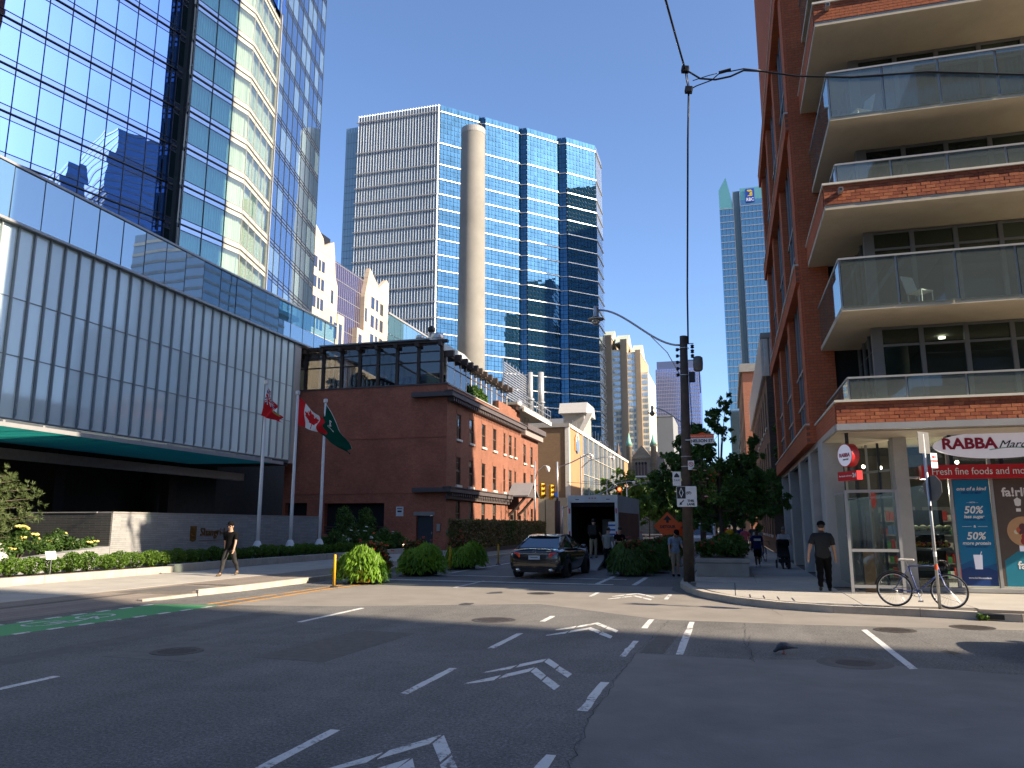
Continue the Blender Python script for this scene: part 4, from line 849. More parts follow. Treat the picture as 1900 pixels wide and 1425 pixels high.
for i in range(9):
    for z in (5, 8, 11, 14): bx('window', og, m_band, 2.25, 2.29, 112 - (2.2 + i * 3), 112 - (1.0 + i * 3), z, z + 1.9)
for (x, y0, y1, h, c, nm, lb) in ((1.6, 118, 150, 11, (.06, .055, .05), 'dark_block', 'low dark block at the far end of the right side below the blue tower'), (3.5, 155, 215, 22, (.28, .22, .17), 'tan_block', 'tan block far down the street behind the trees')):
    t = thing(nm, lb, 'building', (x, y0, 0), world=True); mm = M(nm + '_wall', c, .85, .2, .6)
    b = MB(); b.T = Matrix.Translation((x, y1, 0)) @ Matrix.Rotation(rad(-90), 4, 'Z'); L = y1 - y0
    hs = [(1 + i * 3.2, 2.6 + i * 3.2, 1.2 + k * 3.4, 3.2 + k * 3.4) for i in range(int(L / 3.2) - 1) for k in range(int(h / 3.4))]
    b.wall(L, .1, h, hs, .3); b.box(0, L, .32, 18, .1, h - .1); b.build('wall', mm, t)
    for q in hs: bx('window', t, m_band, x + .28, x + .3, y1 - q[1], y1 - q[0], q[2], q[3])
    bx('cornice', t, m_gcon, x - .3, x + 18, y0 - .3, y1, h, h + .5)
# unseen buildings behind the camera and behind the condominium, placed to cast the street's shade and stand in the glass reflections
m_tw = M('tower_cladding', (.36, .36, .36), .6, .15, .3); m_twg = Mglass('tower_dark_glass', (.7, .8, .9), (.2, .23, .26), .25, .02)
def block(name, label, x0, x1, y0, y1, h, fl=3.2, wall=None, balc=False):
    t = thing(name, label, 'tower', ((x0 + x1) / 2, (y0 + y1) / 2, 0), world=True)
    bx('glazing', t, m_twg, x0, x1, y0, y1, .1, h)
    b = MB(); z = 4
    while z < h:
        e = 1.4 if balc else .12
        b.box(x0 - e, x1 + e, y0 - e, y1 + e, z, z + (.3 if balc else .9)); z += fl
    b.build('floor_bands', wall or m_tw, t); return t
block('office_tower', 'tall banded office tower that shades the crossing', 58, 72, -75, 1.8, 130)
block('side_tower', 'unseen tall office tower added beyond the warehouse to shade the foot of the blue tower', 75, 100, 188, 215, 155)
block('stepped_tower', 'unseen mid height banded block added beside the side tower for the glass reflections', 75, 100, 173, 187.5, 84)
block('low_tower', 'unseen lower banded block added beside the stepped tower for the glass reflections', 75, 100, 157, 172.5, 52)
block('far_tower', 'unseen far tall tower added behind the right side to be mirrored in the hotel glass', 240, 280, 124, 148, 168)
block('far_tower', 'second unseen far tower, lower, added to be mirrored in the hotel glass', 245, 275, 150, 163, 140)
block('far_tower', 'third unseen far tower, narrow, added to be mirrored in the hotel glass', 250, 275, 110, 119, 150)
block('condo_tower', 'unseen slim balcony tower added for its shade behind the brick condominium', 16, 30, 38, 47.6, 45, 3, m_gcon, True)
block('corner_block', 'balconied corner block across the side street', 9, 30, -40, 5, 22, 3, m_gcon, True)
block('stone_block', 'stone block behind the camera across the road', -45, -16, -60, -6, 24, 3.6, M('pale_stone_block', (.4, .36, .3), .8, .1))
# ---------------------------------------------------------------- red brick building with the glazed roof restaurant
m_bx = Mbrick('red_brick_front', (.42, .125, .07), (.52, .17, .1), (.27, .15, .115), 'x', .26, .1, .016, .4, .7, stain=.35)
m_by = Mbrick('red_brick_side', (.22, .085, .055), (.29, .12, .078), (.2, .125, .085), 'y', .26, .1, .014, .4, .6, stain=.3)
m_corn = M('painted_cornice', (.1, .085, .085), .6, .15, 3); m_gwin = Mglass('sash_glass', (.8, .85, .9), (.03, .03, .03), .12, .01, .05, .6, .5, clear=.8, clearcol=(.8, .8, .8))
m_sash = M('brown_sash', (.1, .06, .045), .6, .2, 4); m_timb = M('dark_timber', (.07, .052, .042), .7, .3, 5, .3, 20); m_ghg = Mglass('greenhouse_glass', (.7, .75, .8), (.02, .02, .02), .1, .005, .06, .4, .8, clear=.75, clearcol=(.5, .52, .5))
rb = thing('red_brick_building', 'three storey red brick building with dark cornices and a blank shaded side wall', 'building', (-18.8, 50.5, 0), world=True)
XL = -31.5
b = MB(); b.T = Matrix.Translation((XL, 50.5, 0))
W = 12.7
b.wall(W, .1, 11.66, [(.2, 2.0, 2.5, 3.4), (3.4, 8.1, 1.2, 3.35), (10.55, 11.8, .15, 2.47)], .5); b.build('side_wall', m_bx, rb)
bx('wall_coping', rb, m_corn, XL, -18.75, 50.42, 50.8, 11.66, 11.76)
for z in (4.0, 7.9): bx('brick_course', rb, m_bx, XL, -18.82, 50.46, 50.49, z, z + .1)
bx('steel_door', rb, M('blue_grey_door', (.045, .05, .06), .5, .1), -20.93, -19.72, 50.7, 50.75, .15, 2.46); bx('door_lintel', rb, m_gcon, -21.15, -19.6, 50.44, 50.52, 2.47, 2.72); bx('door_handle', rb, m_steel, -19.9, -19.84, 50.64, 50.7, 1.2, 1.35)
bx('garage_void', rb, m_dark, XL, -23.3, 51.0, 51.1, .1, 3.5); 
for i in range(3): bx('garage_rail', rb, m_timb, -28.1, -23.4, 50.6, 50.66, 1.25 + i * .2, 1.33 + i * .2)
ns = thing('wall_notice', 'white notice plate on the shaded brick wall left of the door', 'sign', (-22.2, 50.46, 2.75)); bx('plate', ns, m_whitep, -.27, .27, -.02, .02, -.33, .33); bx('print', ns, m_ink, -.16, .16, -.025, -.021, -.05, .06); bx('heading', ns, m_wframe, -.2, .2, -.025, -.021, .16, .24)
bx('wall_lamp', rb, m_lamp, -22.0, -21.8, 50.4, 50.48, .45, .5); bx('meter_box', rb, m_steel, -19.4, -19.15, 50.38, 50.49, 1.4, 1.9)
# street wall, facing the road
wins = [(53.0, .95), (55.9, .95), (59.0, .95), (62.05, .95), (65.0, .55), (66.9, .9), (68.6, .55)]
b = MB(); b.T = Matrix.Translation((-18.8, 50.5, 0)) @ Matrix.Rotation(rad(90), 4, 'Z')
rows = ((1.75, 3.55), (4.66, 6.66), (7.97, 9.8)); H1 = []
for y, w_ in wins:
    for ri, (a, c) in enumerate(rows):
        if ri == 0 and y > 64.5: continue
        H1.append((y - w_ / 2 - 50.5, y + w_ / 2 - 50.5, a, c))
for y in (72.0, 74.8):
    for a, c in ((1.7, 3.4), (4.7, 6.75), (7.7, 9.5)): H1.append((y - .45 - 50.5, y + .45 - 50.5, a, c))
H1.append((67.2 - 50.5, 68.9 - 50.5, .3, 3.1))
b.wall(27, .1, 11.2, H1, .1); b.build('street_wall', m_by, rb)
for h in H1[:-1]:
    y0, y1, a, c = h[0] + 50.5, h[1] + 50.5, h[2], h[3]
    wn_ = bx('window', rb, m_gwin, -18.9, -18.885, y0, y1, a, c); R.random() < .6 and bx('window_blind', rb, m_curt, -18.93, -18.905, y0 + .03, y1 - .03, a + (c - a) * R.uniform(.35, .75), c)
    fb_ = MB(); 
    for q in (a, (a + c) / 2, c): fb_.box(-18.9, -18.84, y0, y1, q - .045, q + .045)
    for q in (y0, y1): fb_.box(-18.9, -18.84, q - .05, q + .05, a, c)
    fb_.build('sash_frame', m_sash, rb)
    bx('window_sill', rb, m_cap, -18.85, -18.68, y0 - .12, y1 + .12, a - .16, a); bx('window_lintel', rb, m_by, -18.82, -18.775, y0 - .12, y1 + .12, c, c + .3)
bx('parapet_wall', rb, m_by, -19.1, -18.802, 50.52, 63.2, 11.2, 11.62); bx('raised_parapet', rb, m_by, -19.1, -18.802, 63.2, 70.4, 11.2, 12.45); bx('parapet_coping', rb, m_gcon, -19.15, -18.74, 50.5, 63.2, 11.62, 11.72)
for (y0, y1, z0, z1, pr, nbk, zb) in ((50.3, 70.6, 10.72, 11.05, .6, 44, 10.45), (50.3, 66.2, 4.05, 4.35, .55, 34, 3.82)):
    bx('cornice', rb, m_corn, -18.8, -18.8 + pr, y0 - .4, y1, z0, z1); bx('cornice_cap', rb, m_corn, -18.8, -18.72 + pr, y0 - .5, y1 + .1, z1, z1 + .07)
    bx('cornice_return', rb, m_corn, -21.3 if z0 > 8 else -21.1, -18.81, y0 - .4, 50.49, z0, z1)
    for i in range(nbk): bx('modillion', rb, m_corn, -18.79, -18.8 + pr * .8, y0 + .25 + i * (y1 - y0 - .4) / nbk, y0 + .5 + i * (y1 - y0 - .4) / nbk - .05, zb, z0)
bx('stone_band', rb, m_corn, -18.8, -18.6, 50.3, 66.2, 3.6, 3.82)
bx('end_cornice', rb, M('pale_cornice', (.3, .25, .23), .7, .12), -18.8, -18.35, 70.7, 78.0, 10.3, 10.9); bx('end_cornice_cap', rb, m_corn, -18.8, -18.1, 70.7, 78.3, 10.9, 11.4); bx('end_wall', rb, m_bx, -30, -18.85, 77.3, 77.5, .1, 11.3)
bx('rooms', rb, m_dark, -19.6, -19.3, 50.9, 77, .2, 11.0); bx('roof_slab', rb, m_gcon, XL, -19.2, 50.9, 77.2, 11.1, 11.3)
# porch over the entrance
b = MB(); b.prism_x([(66.0, 4.25), (69.6, 4.25), (67.8, 5.35)], -18.79, -17.0); b.build('porch_gable', m_corn, rb)
for s_ in (-1, 1):
    b = MB(); a, c = (67.8, 5.46), (67.8 + s_ * 2.0, 4.28); b.prism_x([a, c, (c[0], c[1] + .12), (a[0], a[1] + .12)], -18.78, -16.85); b.build('porch_roof', M('lead_roof', (.2, .2, .21), .6, .1) if s_ < 0 else bpy.data.materials['lead_roof'], rb)
    b = MB().tube([(-18.75, 67.8 + s_ * 1.5, 2.7), (-18.2, 67.8 + s_ * 1.5, 3.2), (-17.3, 67.8 + s_ * 1.5, 4.2)], .13, 6); b.build('porch_bracket', m_timb, rb); bx('porch_lantern', rb, m_black, -18.7, -18.45, 67.8 + s_ * 1.35, 67.8 + s_ * 1.35 + .2, 2.3, 2.7)
bx('entrance_door', rb, m_timb, -19.02, -18.98, 67.22, 68.88, .3, 3.1)
# glazed roof restaurant
gh = thing('rooftop_greenhouse', 'dark timber glasshouse restaurant on the brick roof with plants inside', 'greenhouse', (-25, 51, 11.7), world=True)
posts = [-31.5, -30.25, -28.78, -27.27, -25.78, -24.31, -22.8, -21.12, -19.36]
for i, x in enumerate(posts):
    bx('timber_post', gh, m_timb, x - .11, x + .11, 50.62, 50.84, 11.77, 14.75); bx('rafter_end', gh, m_timb, x - .12, x + .12, 50.2, 50.62, 14.45, 14.75)
    if i < 8:
        x1 = posts[i + 1]
        for q0, q1 in ((11.8, 13.35), (13.42, 14.1), (14.16, 14.6)): bx('glass_pane', gh, m_ghg, x + .12, x1 - .12, 50.72, 50.74, q0, q1, (R.gauss(0, .01), 0, R.gauss(0, .008)))
for z in (13.38, 14.13, 14.68): bx('glazing_bar', gh, m_timb, XL, -19.2, 50.66, 50.8, z - .04, z + .04)
bx('eaves_beam', gh, m_timb, XL - .2, -18.9, 50.5, 50.9, 14.75, 14.95)
ry = [51.1, 52.67, 54.11, 55.4, 56.64, 57.8, 59.13, 60.51, 62.09, 63.6, 65.32, 66.8]
for i, y in enumerate(ry):
    bx('rafter_end', gh, m_timb, -19.3, -18.55, y - .15, y + .15, 13.75, 14.2); bx('white_post', gh, m_cap, -19.16, -19.08, y - .05, y + .05, 11.7, 13.9)
    if i < 11:
        for q0, q1 in ((11.75, 13.1), (13.15, 13.85)): bx('glass_pane', gh, m_ghg, -19.12, -19.1, y + .08, ry[i + 1] - .08, q0, q1, (0, R.gauss(0, .01), R.gauss(0, .006)))
bx('side_beam', gh, m_timb, -19.35, -19.05, 50.9, 66.9, 13.88, 14.15); bx('side_bar', gh, m_timb, -19.15, -19.07, 50.9, 66.9, 13.09, 13.16)
b = MB().prism_x([(50.3, 14.96), (66.5, 14.2), (66.5, 14.3), (58, 15.5), (52, 15.35), (50.3, 15.05)], -29, -20.2); b.build('sheet_roof', M('roof_sheet', (.36, .4, .4), .5, .15, 1), gh)
bx('inner_back', gh, m_dark, XL, -20, 60, 60.2, 11.4, 14.3)
lf = Mleaf('fern_green', [(.03, .07, .015), (.06, .13, .025), (.1, .18, .04)])
mobj('pot_plants', leaves([(-28.5, 51.7, 12.3), (-26.5, 52, 12.5), (-23.5, 51.8, 12.3), (-21.7, 51.6, 12.2), (-20.4, 53, 12.2), (-19.9, 56, 12.4), (-19.8, 59, 12.5), (-19.8, 61, 12.2)], [.5, .7, .6, .5, .6, .8, .8, .6], 2600, .14, 'pot_plants', lf, seed=3), gh)
mobj('trailing_plant', leaves([(-19.0, 56.3, 12.1), (-19.0, 57.5, 12.3), (-19.0, 58.8, 12.2), (-19.0, 60, 12.0)], [(.12, .6, .5)] * 4, 900, .13, 'trailing_plant', lf, seed=4), gh)
for i in range(7): bx('stair_rail', gh, m_steel, -24.2 + i * .45, -24.16 + i * .45, 52.5, 52.54, 12.0 - i * .0, 13.3 - i * .18)
def vent(x, y, z, r, h, lab, cowl):
    t = thing('roof_vent', lab, 'vent', (x, y, z), 0, 'vents on the brick building roof')
    b = MB().tube([(0, 0, 0), (0, 0, h)], r * .55, 12); b.build('shaft', m_steel, t, True)
    b = MB().lathe([(r * .6, h), (r, h + .1), (r, h + r * .9), (r * .8, h + r * 1.2), (r * .2, h + r * 1.3)] if cowl else [(r * .62, h), (r * .8, h + .1), (r * .8, h + .35), (r * .4, h + .5)], 14); b.build('cowl', m_steel if cowl else m_black, t, True)
vent(-22.3, 56, 14.9, .38, 2.1, 'tall steel flue with a black cap on the glasshouse roof', False); vent(-22.85, 55, 14.9, .35, 1.2, 'small round white cowl left of the flue', True); vent(-21.35, 55, 14.9, .55, 1.0, 'fat banded steel cowl right of the flue', True)
lv = thing('roof_screen', 'grey metal grille screen on the rear roof of the brick building', 'screen', (-19.6, 70, 13.2), world=True)
for i in range(14): bx('slat', lv, m_steel, -19.62, -19.55, 67.5, 77, 13.6 + i * .24, 13.72 + i * .24)
for i in range(9): bx('post', lv, m_steel, -19.7, -19.63, 67.5 + i * 1.18, 67.58 + i * 1.18, 11.3, 17.2)
bx('platform', lv, m_gcon, -21, -18.2, 67.2, 80.5, 12.7, 12.95); bx('beam', lv, m_cap, -18.2, -18.0, 69, 80.5, 12.3, 12.7)
for i in range(10): bx('rail_post', lv, m_steel, -18.1, -18.05, 69 + i * 1.25, 69.05 + i * 1.25, 12.7, 13.9)
bx('hand_rail', lv, m_steel, -18.12, -18.05, 69, 80.5, 13.85, 13.92); bx('hand_rail', lv, m_steel, -18.12, -18.05, 69, 80.5, 13.3, 13.36)
for i, (x, y, t_) in enumerate(((-19.2, 76, 17.4), (-18.6, 78.2, 17.8))):
    t = thing('steel_stack', ('thin' if i == 0 else 'taller') + ' pale steel exhaust stack rising above the brick building roof', 'chimney', (x, y, 12.9)); b = MB().tube([(0, 0, 0), (0, 0, t_ - 12.9)], .26 + .06 * i, 14); b.build('flue', m_alu, t, True); b = MB().lathe([(.45, 1.6), (.45, 1.7)], 14); b.build('collar', m_steel, t)
b = MB().ball((-18.6, 68.8, 12.9), .5, 12, 8); o = b.build('roof_fan', m_steel, None, True); tag(o, 'round silver fan housing behind the raised brick parapet', 'fan')
# ---------------------------------------------------------------- chimney
m_chim = M('chimney_concrete', (.22, .21, .185), .85, .12, .35, .2, 8, stain=.35)
chm = thing('tall_chimney', 'tall pale concrete chimney in front of the blue office tower', 'chimney', (-35.5, 105, 0))
b = MB().lathe([(2.15, .1), (2.05, 30), (1.85, 61.6), (1.85, 62.1)], 40); b.build('shaft', m_chim, chm, True); b = MB().lathe([(1.89, 61.3), (1.89, 62.25), (1.6, 62.25)], 40, cap=False); b.build('rim', m_gcon, chm)
for z in (15, 23, 31, 39, 47, 55): b = MB().lathe([(2.09 - z * .0045, z), (2.09 - z * .0045, z + .07)], 40, cap=False); b.build('pour_joint', m_chim, chm)
# ---------------------------------------------------------------- brown theatre building with glass screen wall
m_brx = Mbrick('brown_brick_front', (.2, .13, .075), (.24, .155, .09), (.17, .12, .08), 'x', .3, .1, .012, .25, .4); m_bry = Mbrick('brown_brick_side', (.36, .2, .1), (.4, .23, .12), (.4, .25, .14), 'y', .3, .1, .012, .2, .4)  # front brick coloured darker for its shade, side brick lighter for the sun
fb2 = thing('brown_theatre', 'brown brick theatre block with a long grey panel screen facing the street', 'building', (-19, 94.8, 0), world=True)
bx('front_wall', fb2, m_brx, -32, -19.5, 94.8, 95.1, .1, 14.0); bx('corner_trim', fb2, m_cap, -19.48, -18.96, 94.7, 95.4, .1, 14.0); bx('front_coping', fb2, m_gcon, -32, -18.9, 94.6, 95.6, 14.02, 14.5); bx('side_coping', fb2, m_cap, -19.4, -18.85, 95.6, 154, 14.02, 14.45)
bx('side_brick', fb2, m_bry, -19.3, -19.0, 95.42, 104, .1, 14.0); bx('side_brick', fb2, m_bry, -19.3, -19.0, 148.3, 154, .1, 14.0)
for i in range(3): bx('metal_gate', fb2, M('gate_panel', (.33, .3, .22), .6, .1, 2) if i == 0 else bpy.data.materials['gate_panel'], -23.4 + i * 1.4, -22.1 + i * 1.4, 94.6, 94.75, .1, 5.2)
m_scr = [Mglass('screen_panel_%d' % i, (.7, .75, .8), c, .12, .1) for i, c in enumerate([(.2, .2, .19), (.24, .24, .23), (.17, .175, .175)])]
for i in range(10):
    y = 104 + i * 4.43
    for k, (z0, z1) in enumerate(((.3, 3.2), (3.2, 5.9), (5.9, 8.7), (8.7, 11.4), (11.4, 14.0))):
        if k == 1 and i in (2, 5): bx('screen_opening', fb2, m_dark, -19.2, -19.1, y + 1, y + 2.6, z0, z1)
        bx('screen_panel', fb2, R.choice(m_scr), -19.06, -19.0, y + .05, y + 4.38, z0 + .03, z1 - .03, (0, 0, R.gauss(0, .004)))
    bx('screen_mullion', fb2, m_cap, -19.0, -18.85, y - .06, y + .06, .2, 14.0)
for z in (8.7, 11.4): bx('screen_rail', fb2, m_cap, -18.98, -18.88, 104, 148.3, z - .03, z + .03)
bx('roof', fb2, m_gcon, -40, -19.4, 95.2, 154, 13.5, 13.9)
m_hood = M('hood_metal', (.4, .39, .37), .6, .08)
pw = thing('roof_penthouse', 'grey plant room with a white angular hood on the theatre roof', 'penthouse', (-20, 112, 14), world=True)
bx('plant_room', pw, M('plant_grey', (.3, .31, .32), .7, .08), -40, -20.8, 118, 122, 13.9, 18.4); bx('shaft', pw, m_gcon, -22.4, -19.4, 108, 114, 13.9, 17.6)
b = MB().prism_x([(107, 17.6), (115, 17.6), (114, 19.2), (108, 19.2)], -22.9, -18.9); b.build('hood', m_hood, pw); b = MB().prism_y([(-20.3, 14.2), (-19.6, 14.2), (-17.9, 17.4), (-18.7, 17.4)], 106.5, 107.2); b.build('diagonal_duct', m_cap, pw)
for i in range(16): bx('aerial', pw, m_steel, -19.5, -19.46, 100 + i * 2.6, 100.05 + i * 2.6, 14.4, 15.4 + R.uniform(0, .9))
lg = thing('theatre_sign', 'round orange and blue emblem high on the lit brick corner', 'sign', (-18.94, 100, 12.6), HP)
bx('panel', lg, M('logo_orange', (.6, .28, .05), .4), -1.5, .3, -.05, 0, -1.2, .6); b = MB(); b.prism_y([(.95 * math.cos(t * math.pi / 12), .95 * math.sin(t * math.pi / 12) - .5) for t in range(24)], -.12, -.06); b.build('disc', M('logo_blue', (.12, .25, .55), .4), lg)
b = MB()
for t in range(16):
    a0, a1 = rad(20 + t * 10), rad(30 + t * 10); b.add([(1.1 * math.cos(a0), -.1, 1.25 * math.sin(a0)), (1.1 * math.cos(a1), -.1, 1.25 * math.sin(a1)), (.75 * math.cos(a1), -.1, .9 * math.sin(a1)), (.75 * math.cos(a0), -.1, .9 * math.sin(a0))], [(0, 1, 2, 3)])
b.build('arc', m_whitep, lg)
# ---------------------------------------------------------------- beige gabled hotel behind the podium
m_dwin = Mglass('deep_window', (.6, .7, .85), (.025, .03, .045), .14, .01, .06, .5)
m_bei = Mbrick('beige_panels', (.46, .38, .3), (.5, .41, .33), (.36, .28, .22), 'y', 2.4, 1.5, .03, .08, .3, .7)
bg_ = thing('beige_gabled_building', 'beige panel building with pointed gables and a purple glass middle', 'building', (-42, 70, 0), HP)
def gable_part(x0, x1, tops, wl):
    prof = [(x0, 8)] + [(x1, 8)] + tops[::-1]; b = MB(); b.prism_y(prof, 0, .6); b.build('panel_wall', m_bei, bg_)
    for (a, c, z0, z1) in wl: bx('window', bg_, m_dwin, a, c, -.03, -.01, z0, z1)
W3 = lambda x: [(x, x + .62, z, z + 1.25) for z in (29.45, 27.2, 24.95, 22.7)] + [(x + .95, x + 1.4, z, z + 1.25) for z in (29.25, 27.2, 24.95, 22.7)] + [(x + 1.65, x + 2.25, z, z + 1.25) for z in (29.3, 27.2, 24.95, 22.7)]
gable_part(-6, 6.6, [(-6, 34.2), (1.0, 34.2), (2.7, 33.2), (3.0, 32.4), (5.1, 33.6), (5.45, 32), (5.8, 29.6), (6.4, 28.6), (6.6, 8)], W3(1.0) + W3(-2.5) + W3(-6) + [(4.9, 5.4, 26.4, 27.9), (4.9, 5.4, 23.4, 24.9), (5.8, 6.5, 22.6, 24.4)])
gable_part(6.6, 8.2, [(6.6, 25.6), (8.2, 25.6)], [(7, 7.7, 20, 24.5)])
gable_part(13.2, 20, [(13.2, 29.6), (14.4, 33.6), (16.6, 32.2), (17, 31.8), (19.4, 33.6), (20, 33.2)], [(a + 15.0, c + 15.0, z0, z1) for a, c, z0, z1 in [(0, .9, z, z + 1.5) for z in (28.6, 26.2, 23.8)] + [(1.4, 2.0, z, z + 1.5) for z in (28.6, 26.2, 23.8)] + [(2.6, 3.5, z, z + 1.5) for z in (28.4, 26.2, 23.8)]] + [(13.4, 13.9, 26.5, 28.2)])
gable_part(11.5, 13.2, [(11.5, 25.2), (13.2, 25.2)], [(11.9, 12.7, 22, 24.5)])
pg = Mglass('purple_glass', (.55, .5, .7), (.045, .035, .07), .22, .02); bx('purple_curtain_wall', bg_, pg, 5.4, 15, .62, .7, 8, 32)
for i in range(20): bx('purple_mullion', bg_, m_alu, 5.4 + i * .5, 5.44 + i * .5, .58, .62, 8, 32)
for i in range(13): bx('purple_transom', bg_, m_alu, 5.4, 15, .585, .62, 9 + i * 1.9, 9.05 + i * 1.9)
bx('block_behind', bg_, M('plum_roof', (.3, .27, .3), .8), 5.0, 12, 2.5, 8, 8, 33.2); bx('main_block', bg_, m_gcon, -6, 20, .75, 20, .1, 31.5); bx('roof_frame', bg_, m_black, 3.4, 6, 1, 3, 32, 34.4)
wb = thing('glass_wing', 'low blue glass wing with a white edge beyond the beige gables', 'building', (-42, 90.2, 0), HP)
for i in range(7):
    for z0, z1 in ((24, 26.6), (26.7, 29.2)): bx('pane', wb, m_band, i * 2, i * 2 + 1.94, 0, .05, z0, z1, (0, 0, R.gauss(0, .006)))
bx('edge', wb, m_alu, 0, 14, -.1, .3, 29.25, 29.5); bx('wall', wb, m_gcon, 0, 14, .1, 12, .1, 24)
# ---------------------------------------------------------------- blue office tower with stepped 45 degree corners
m_og = Mglass('office_blue_glass', (.085, .2, .33), (.01, .04, .06), .52, .01, .05, .06, cell=(.79, 30, 1.45))
m_og2 = Mglass('office_end_glass', (.6, .72, .75), (.16, .21, .22), .32, .05, .03, .08)
m_oend = Mglass('office_end_glint', (.8, .85, .9), (.42, .45, .45), .3, .05)  # pale base colour imitates the sun glint on the end face
m_ob = M('office_white_band', (.42, .42, .41), .35, .05, 1, metal=.6); m_of1 = Mglass('fin_sun_face', (.95, .97, 1.0), (.46, .52, .56), .2, .2); m_of2 = Mglass('fin_shade_face', (.5, .65, .78), (.17, .23, .28), .3, .03)  # bright and dark fin colours paint the sunward and shaded faces
ot = thing('office_tower', 'blue glass office tower with stepped corners and thin white bands', 'tower', (-72.3, 185, 0), world=True)
S45 = math.sin(rad(45)); p = Vector((-72.3, 185.0)); fac = []
lens = [11.97, 11.09, 10.58, 10.55]; pts = [(-102, 186.5), (-97.4, 186.2), (-97.4, 185.4)]
pts = [(-97.4, 185.3), tuple(p)]
for k, L in enumerate(lens):
    q = p + Vector((S45, S45)) * L; fac.append((p.copy(), q.copy(), '45')); pts.append(tuple(q))
    if k < 3:
        q1 = q + Vector((0, 1.2)); q2 = q1 + Vector(([1.57, 2.15, 2.57][k], 0)); fac.append((q.copy(), q1.copy(), 'y')); fac.append((q1.copy(), q2.copy(), 'x')); pts += [tuple(q1), tuple(q2)]; p = q2
    else:
        q1 = q + Vector((0, 11.5)); fac.append((q.copy(), q1.copy(), 'end')); pts.append(tuple(q1)); p = q1
pts += [(-60, 262), (-97.4, 262)]
core = MB().prism(pts, .1, 117.0); core.build('dark_core', m_dkalu, ot)
bandz = [115.2, 105.7, 99.4] + [95.1 - 4.35 * i for i in range(22)]
levels = [117.4] + bandz
def strip(A, B, kind):
    d = B - A; L = d.length; u = d / L; n = Vector((u.y, -u.x)); N = max(1, round(L / 1.12))
    gl = MB(); ml = MB()
    o0 = n * .25; o1 = n * .33
    for z1, z0 in zip(levels[:-1], levels[1:]):
        sub = max(1, round((z1 - z0) / 1.5))
        for i in range(N):
            for s_ in range(sub):
                za, zb = z0 + .35 + (z1 - z0 - .35) * s_ / sub, z0 + .35 + (z1 - z0 - .35) * (s_ + 1) / sub; g = .05
                a, c = A + u * (L * i / N + g) + o0, A + u * (L * (i + 1) / N - g) + o0; t1, t2 = R.gauss(0, .002), R.gauss(0, .002)
                gl.quad((a.x, a.y, za + g), (c.x + n.x * t1, c.y + n.y * t1, za + g), (c.x + n.x * (t1 + t2), c.y + n.y * (t1 + t2), zb - g), (a.x + n.x * t2, a.y + n.y * t2, zb - g))
    o = gl.build('glazing', m_og if kind != 'end' else m_oend, ot); stuff(o)
for A_, B_, k in fac:
    strip(A_, B_, k)
for z in bandz:
    b = MB()
    for A_, B_, k in fac:
        d = (B_ - A_).normalized(); n = Vector((d.y, -d.x)); a, c = A_ + n * .2, B_ + n * .2; a2, c2 = A_ + n * .5, B_ + n * .5
        b.prism([tuple(a), tuple(c), tuple(c2), tuple(a2)], z - .05, z + .2)
    b.build('white_band', m_ob, ot); bx('fin_band', ot, m_gcon, -97.5, -72.4, 184.12, 184.28, z - .12, z + .12)
nf = 30
sawb, sawd = MB(), MB()
for i in range(nf):
    x0 = -97.4 + i * 25.1 / nf; w_ = 25.1 / nf
    sawb.quad((x0 + w_ * .58, 184.3, 4), (x0 + w_, 185.0, 4), (x0 + w_, 185.0, 117.4), (x0 + w_ * .58, 184.3, 117.4)); sawd.quad((x0, 185.0, 4), (x0 + w_ * .58, 184.3, 4), (x0 + w_ * .58, 184.3, 117.4), (x0, 185.0, 117.4))
stuff(sawb.build('fin_faces', m_of1, ot)); stuff(sawd.build('fin_glass', m_of2, ot))
lw_ = MB(); lw_.box(-101.8, -97.5, 186.4, 240, .1, 113.8); lw_.build('lower_wing', m_dkalu, ot)
gl = MB()
for i in range(5):
    for z1, z0 in zip(levels[1:-1], levels[2:]):
        for s_ in range(2): za = z0 + (z1 - z0) * s_ / 2; gl.quad((-101.8 + i * .86, 186.3, za + .1), (-101.0 + i * .86, 186.3, za + .1), (-101.0 + i * .86, 186.3, za + (z1 - z0) / 2), (-101.8 + i * .86, 186.3, za + (z1 - z0) / 2))
stuff(gl.build('wing_glazing', m_og2, ot))
# ---------------------------------------------------------------- beige residential tower
rt = thing('residential_tower', 'sunlit beige residential tower with brown brick shafts beside the office tower', 'tower', (-29, 235, 0), world=True)
m_rb = M('brown_shaft', (.33, .25, .17), .85, .1, .3); m_rp = M('cream_panel', (.76, .69, .52), .8, .06, .4); m_rw = Mglass('flat_window', (.8, .9, 1), (.4, .46, .46), .3, .03, .05, .1)
secs = [('b', -42, -36.9, 60.5, 0), ('w', -36.9, -35.2, 58, .6), ('b', -35.2, -33.2, 60.8, 0), ('w', -33.2, -30.4, 56, .5), ('b', -30.4, -28.4, 59.2, 0), ('w', -28.4, -25.9, 55, .6), ('b', -25.9, -24.3, 55.6, .4), ('w', -24.3, -22.2, 48.6, 1.4)]
for k, x0, x1, h, dy in secs:
    bx('brick_shaft' if k == 'b' else 'bay', rt, m_rb if k == 'b' else m_rp, x0, x1 - .01, 235 + dy, 262 - dy, .1, h)
    if k == 'w':
        z = h - 1.9
        while z > 12:
            n = 3
            for i in range(n): w_ = (x1 - x0 - .4) / n; bx('window', rt, m_rw, x0 + .2 + i * w_ + .06, x0 + .2 + (i + 1) * w_ - .06, 234.95 + dy, 234.98 + dy, z, z + 1.15)
            z -= 1.88
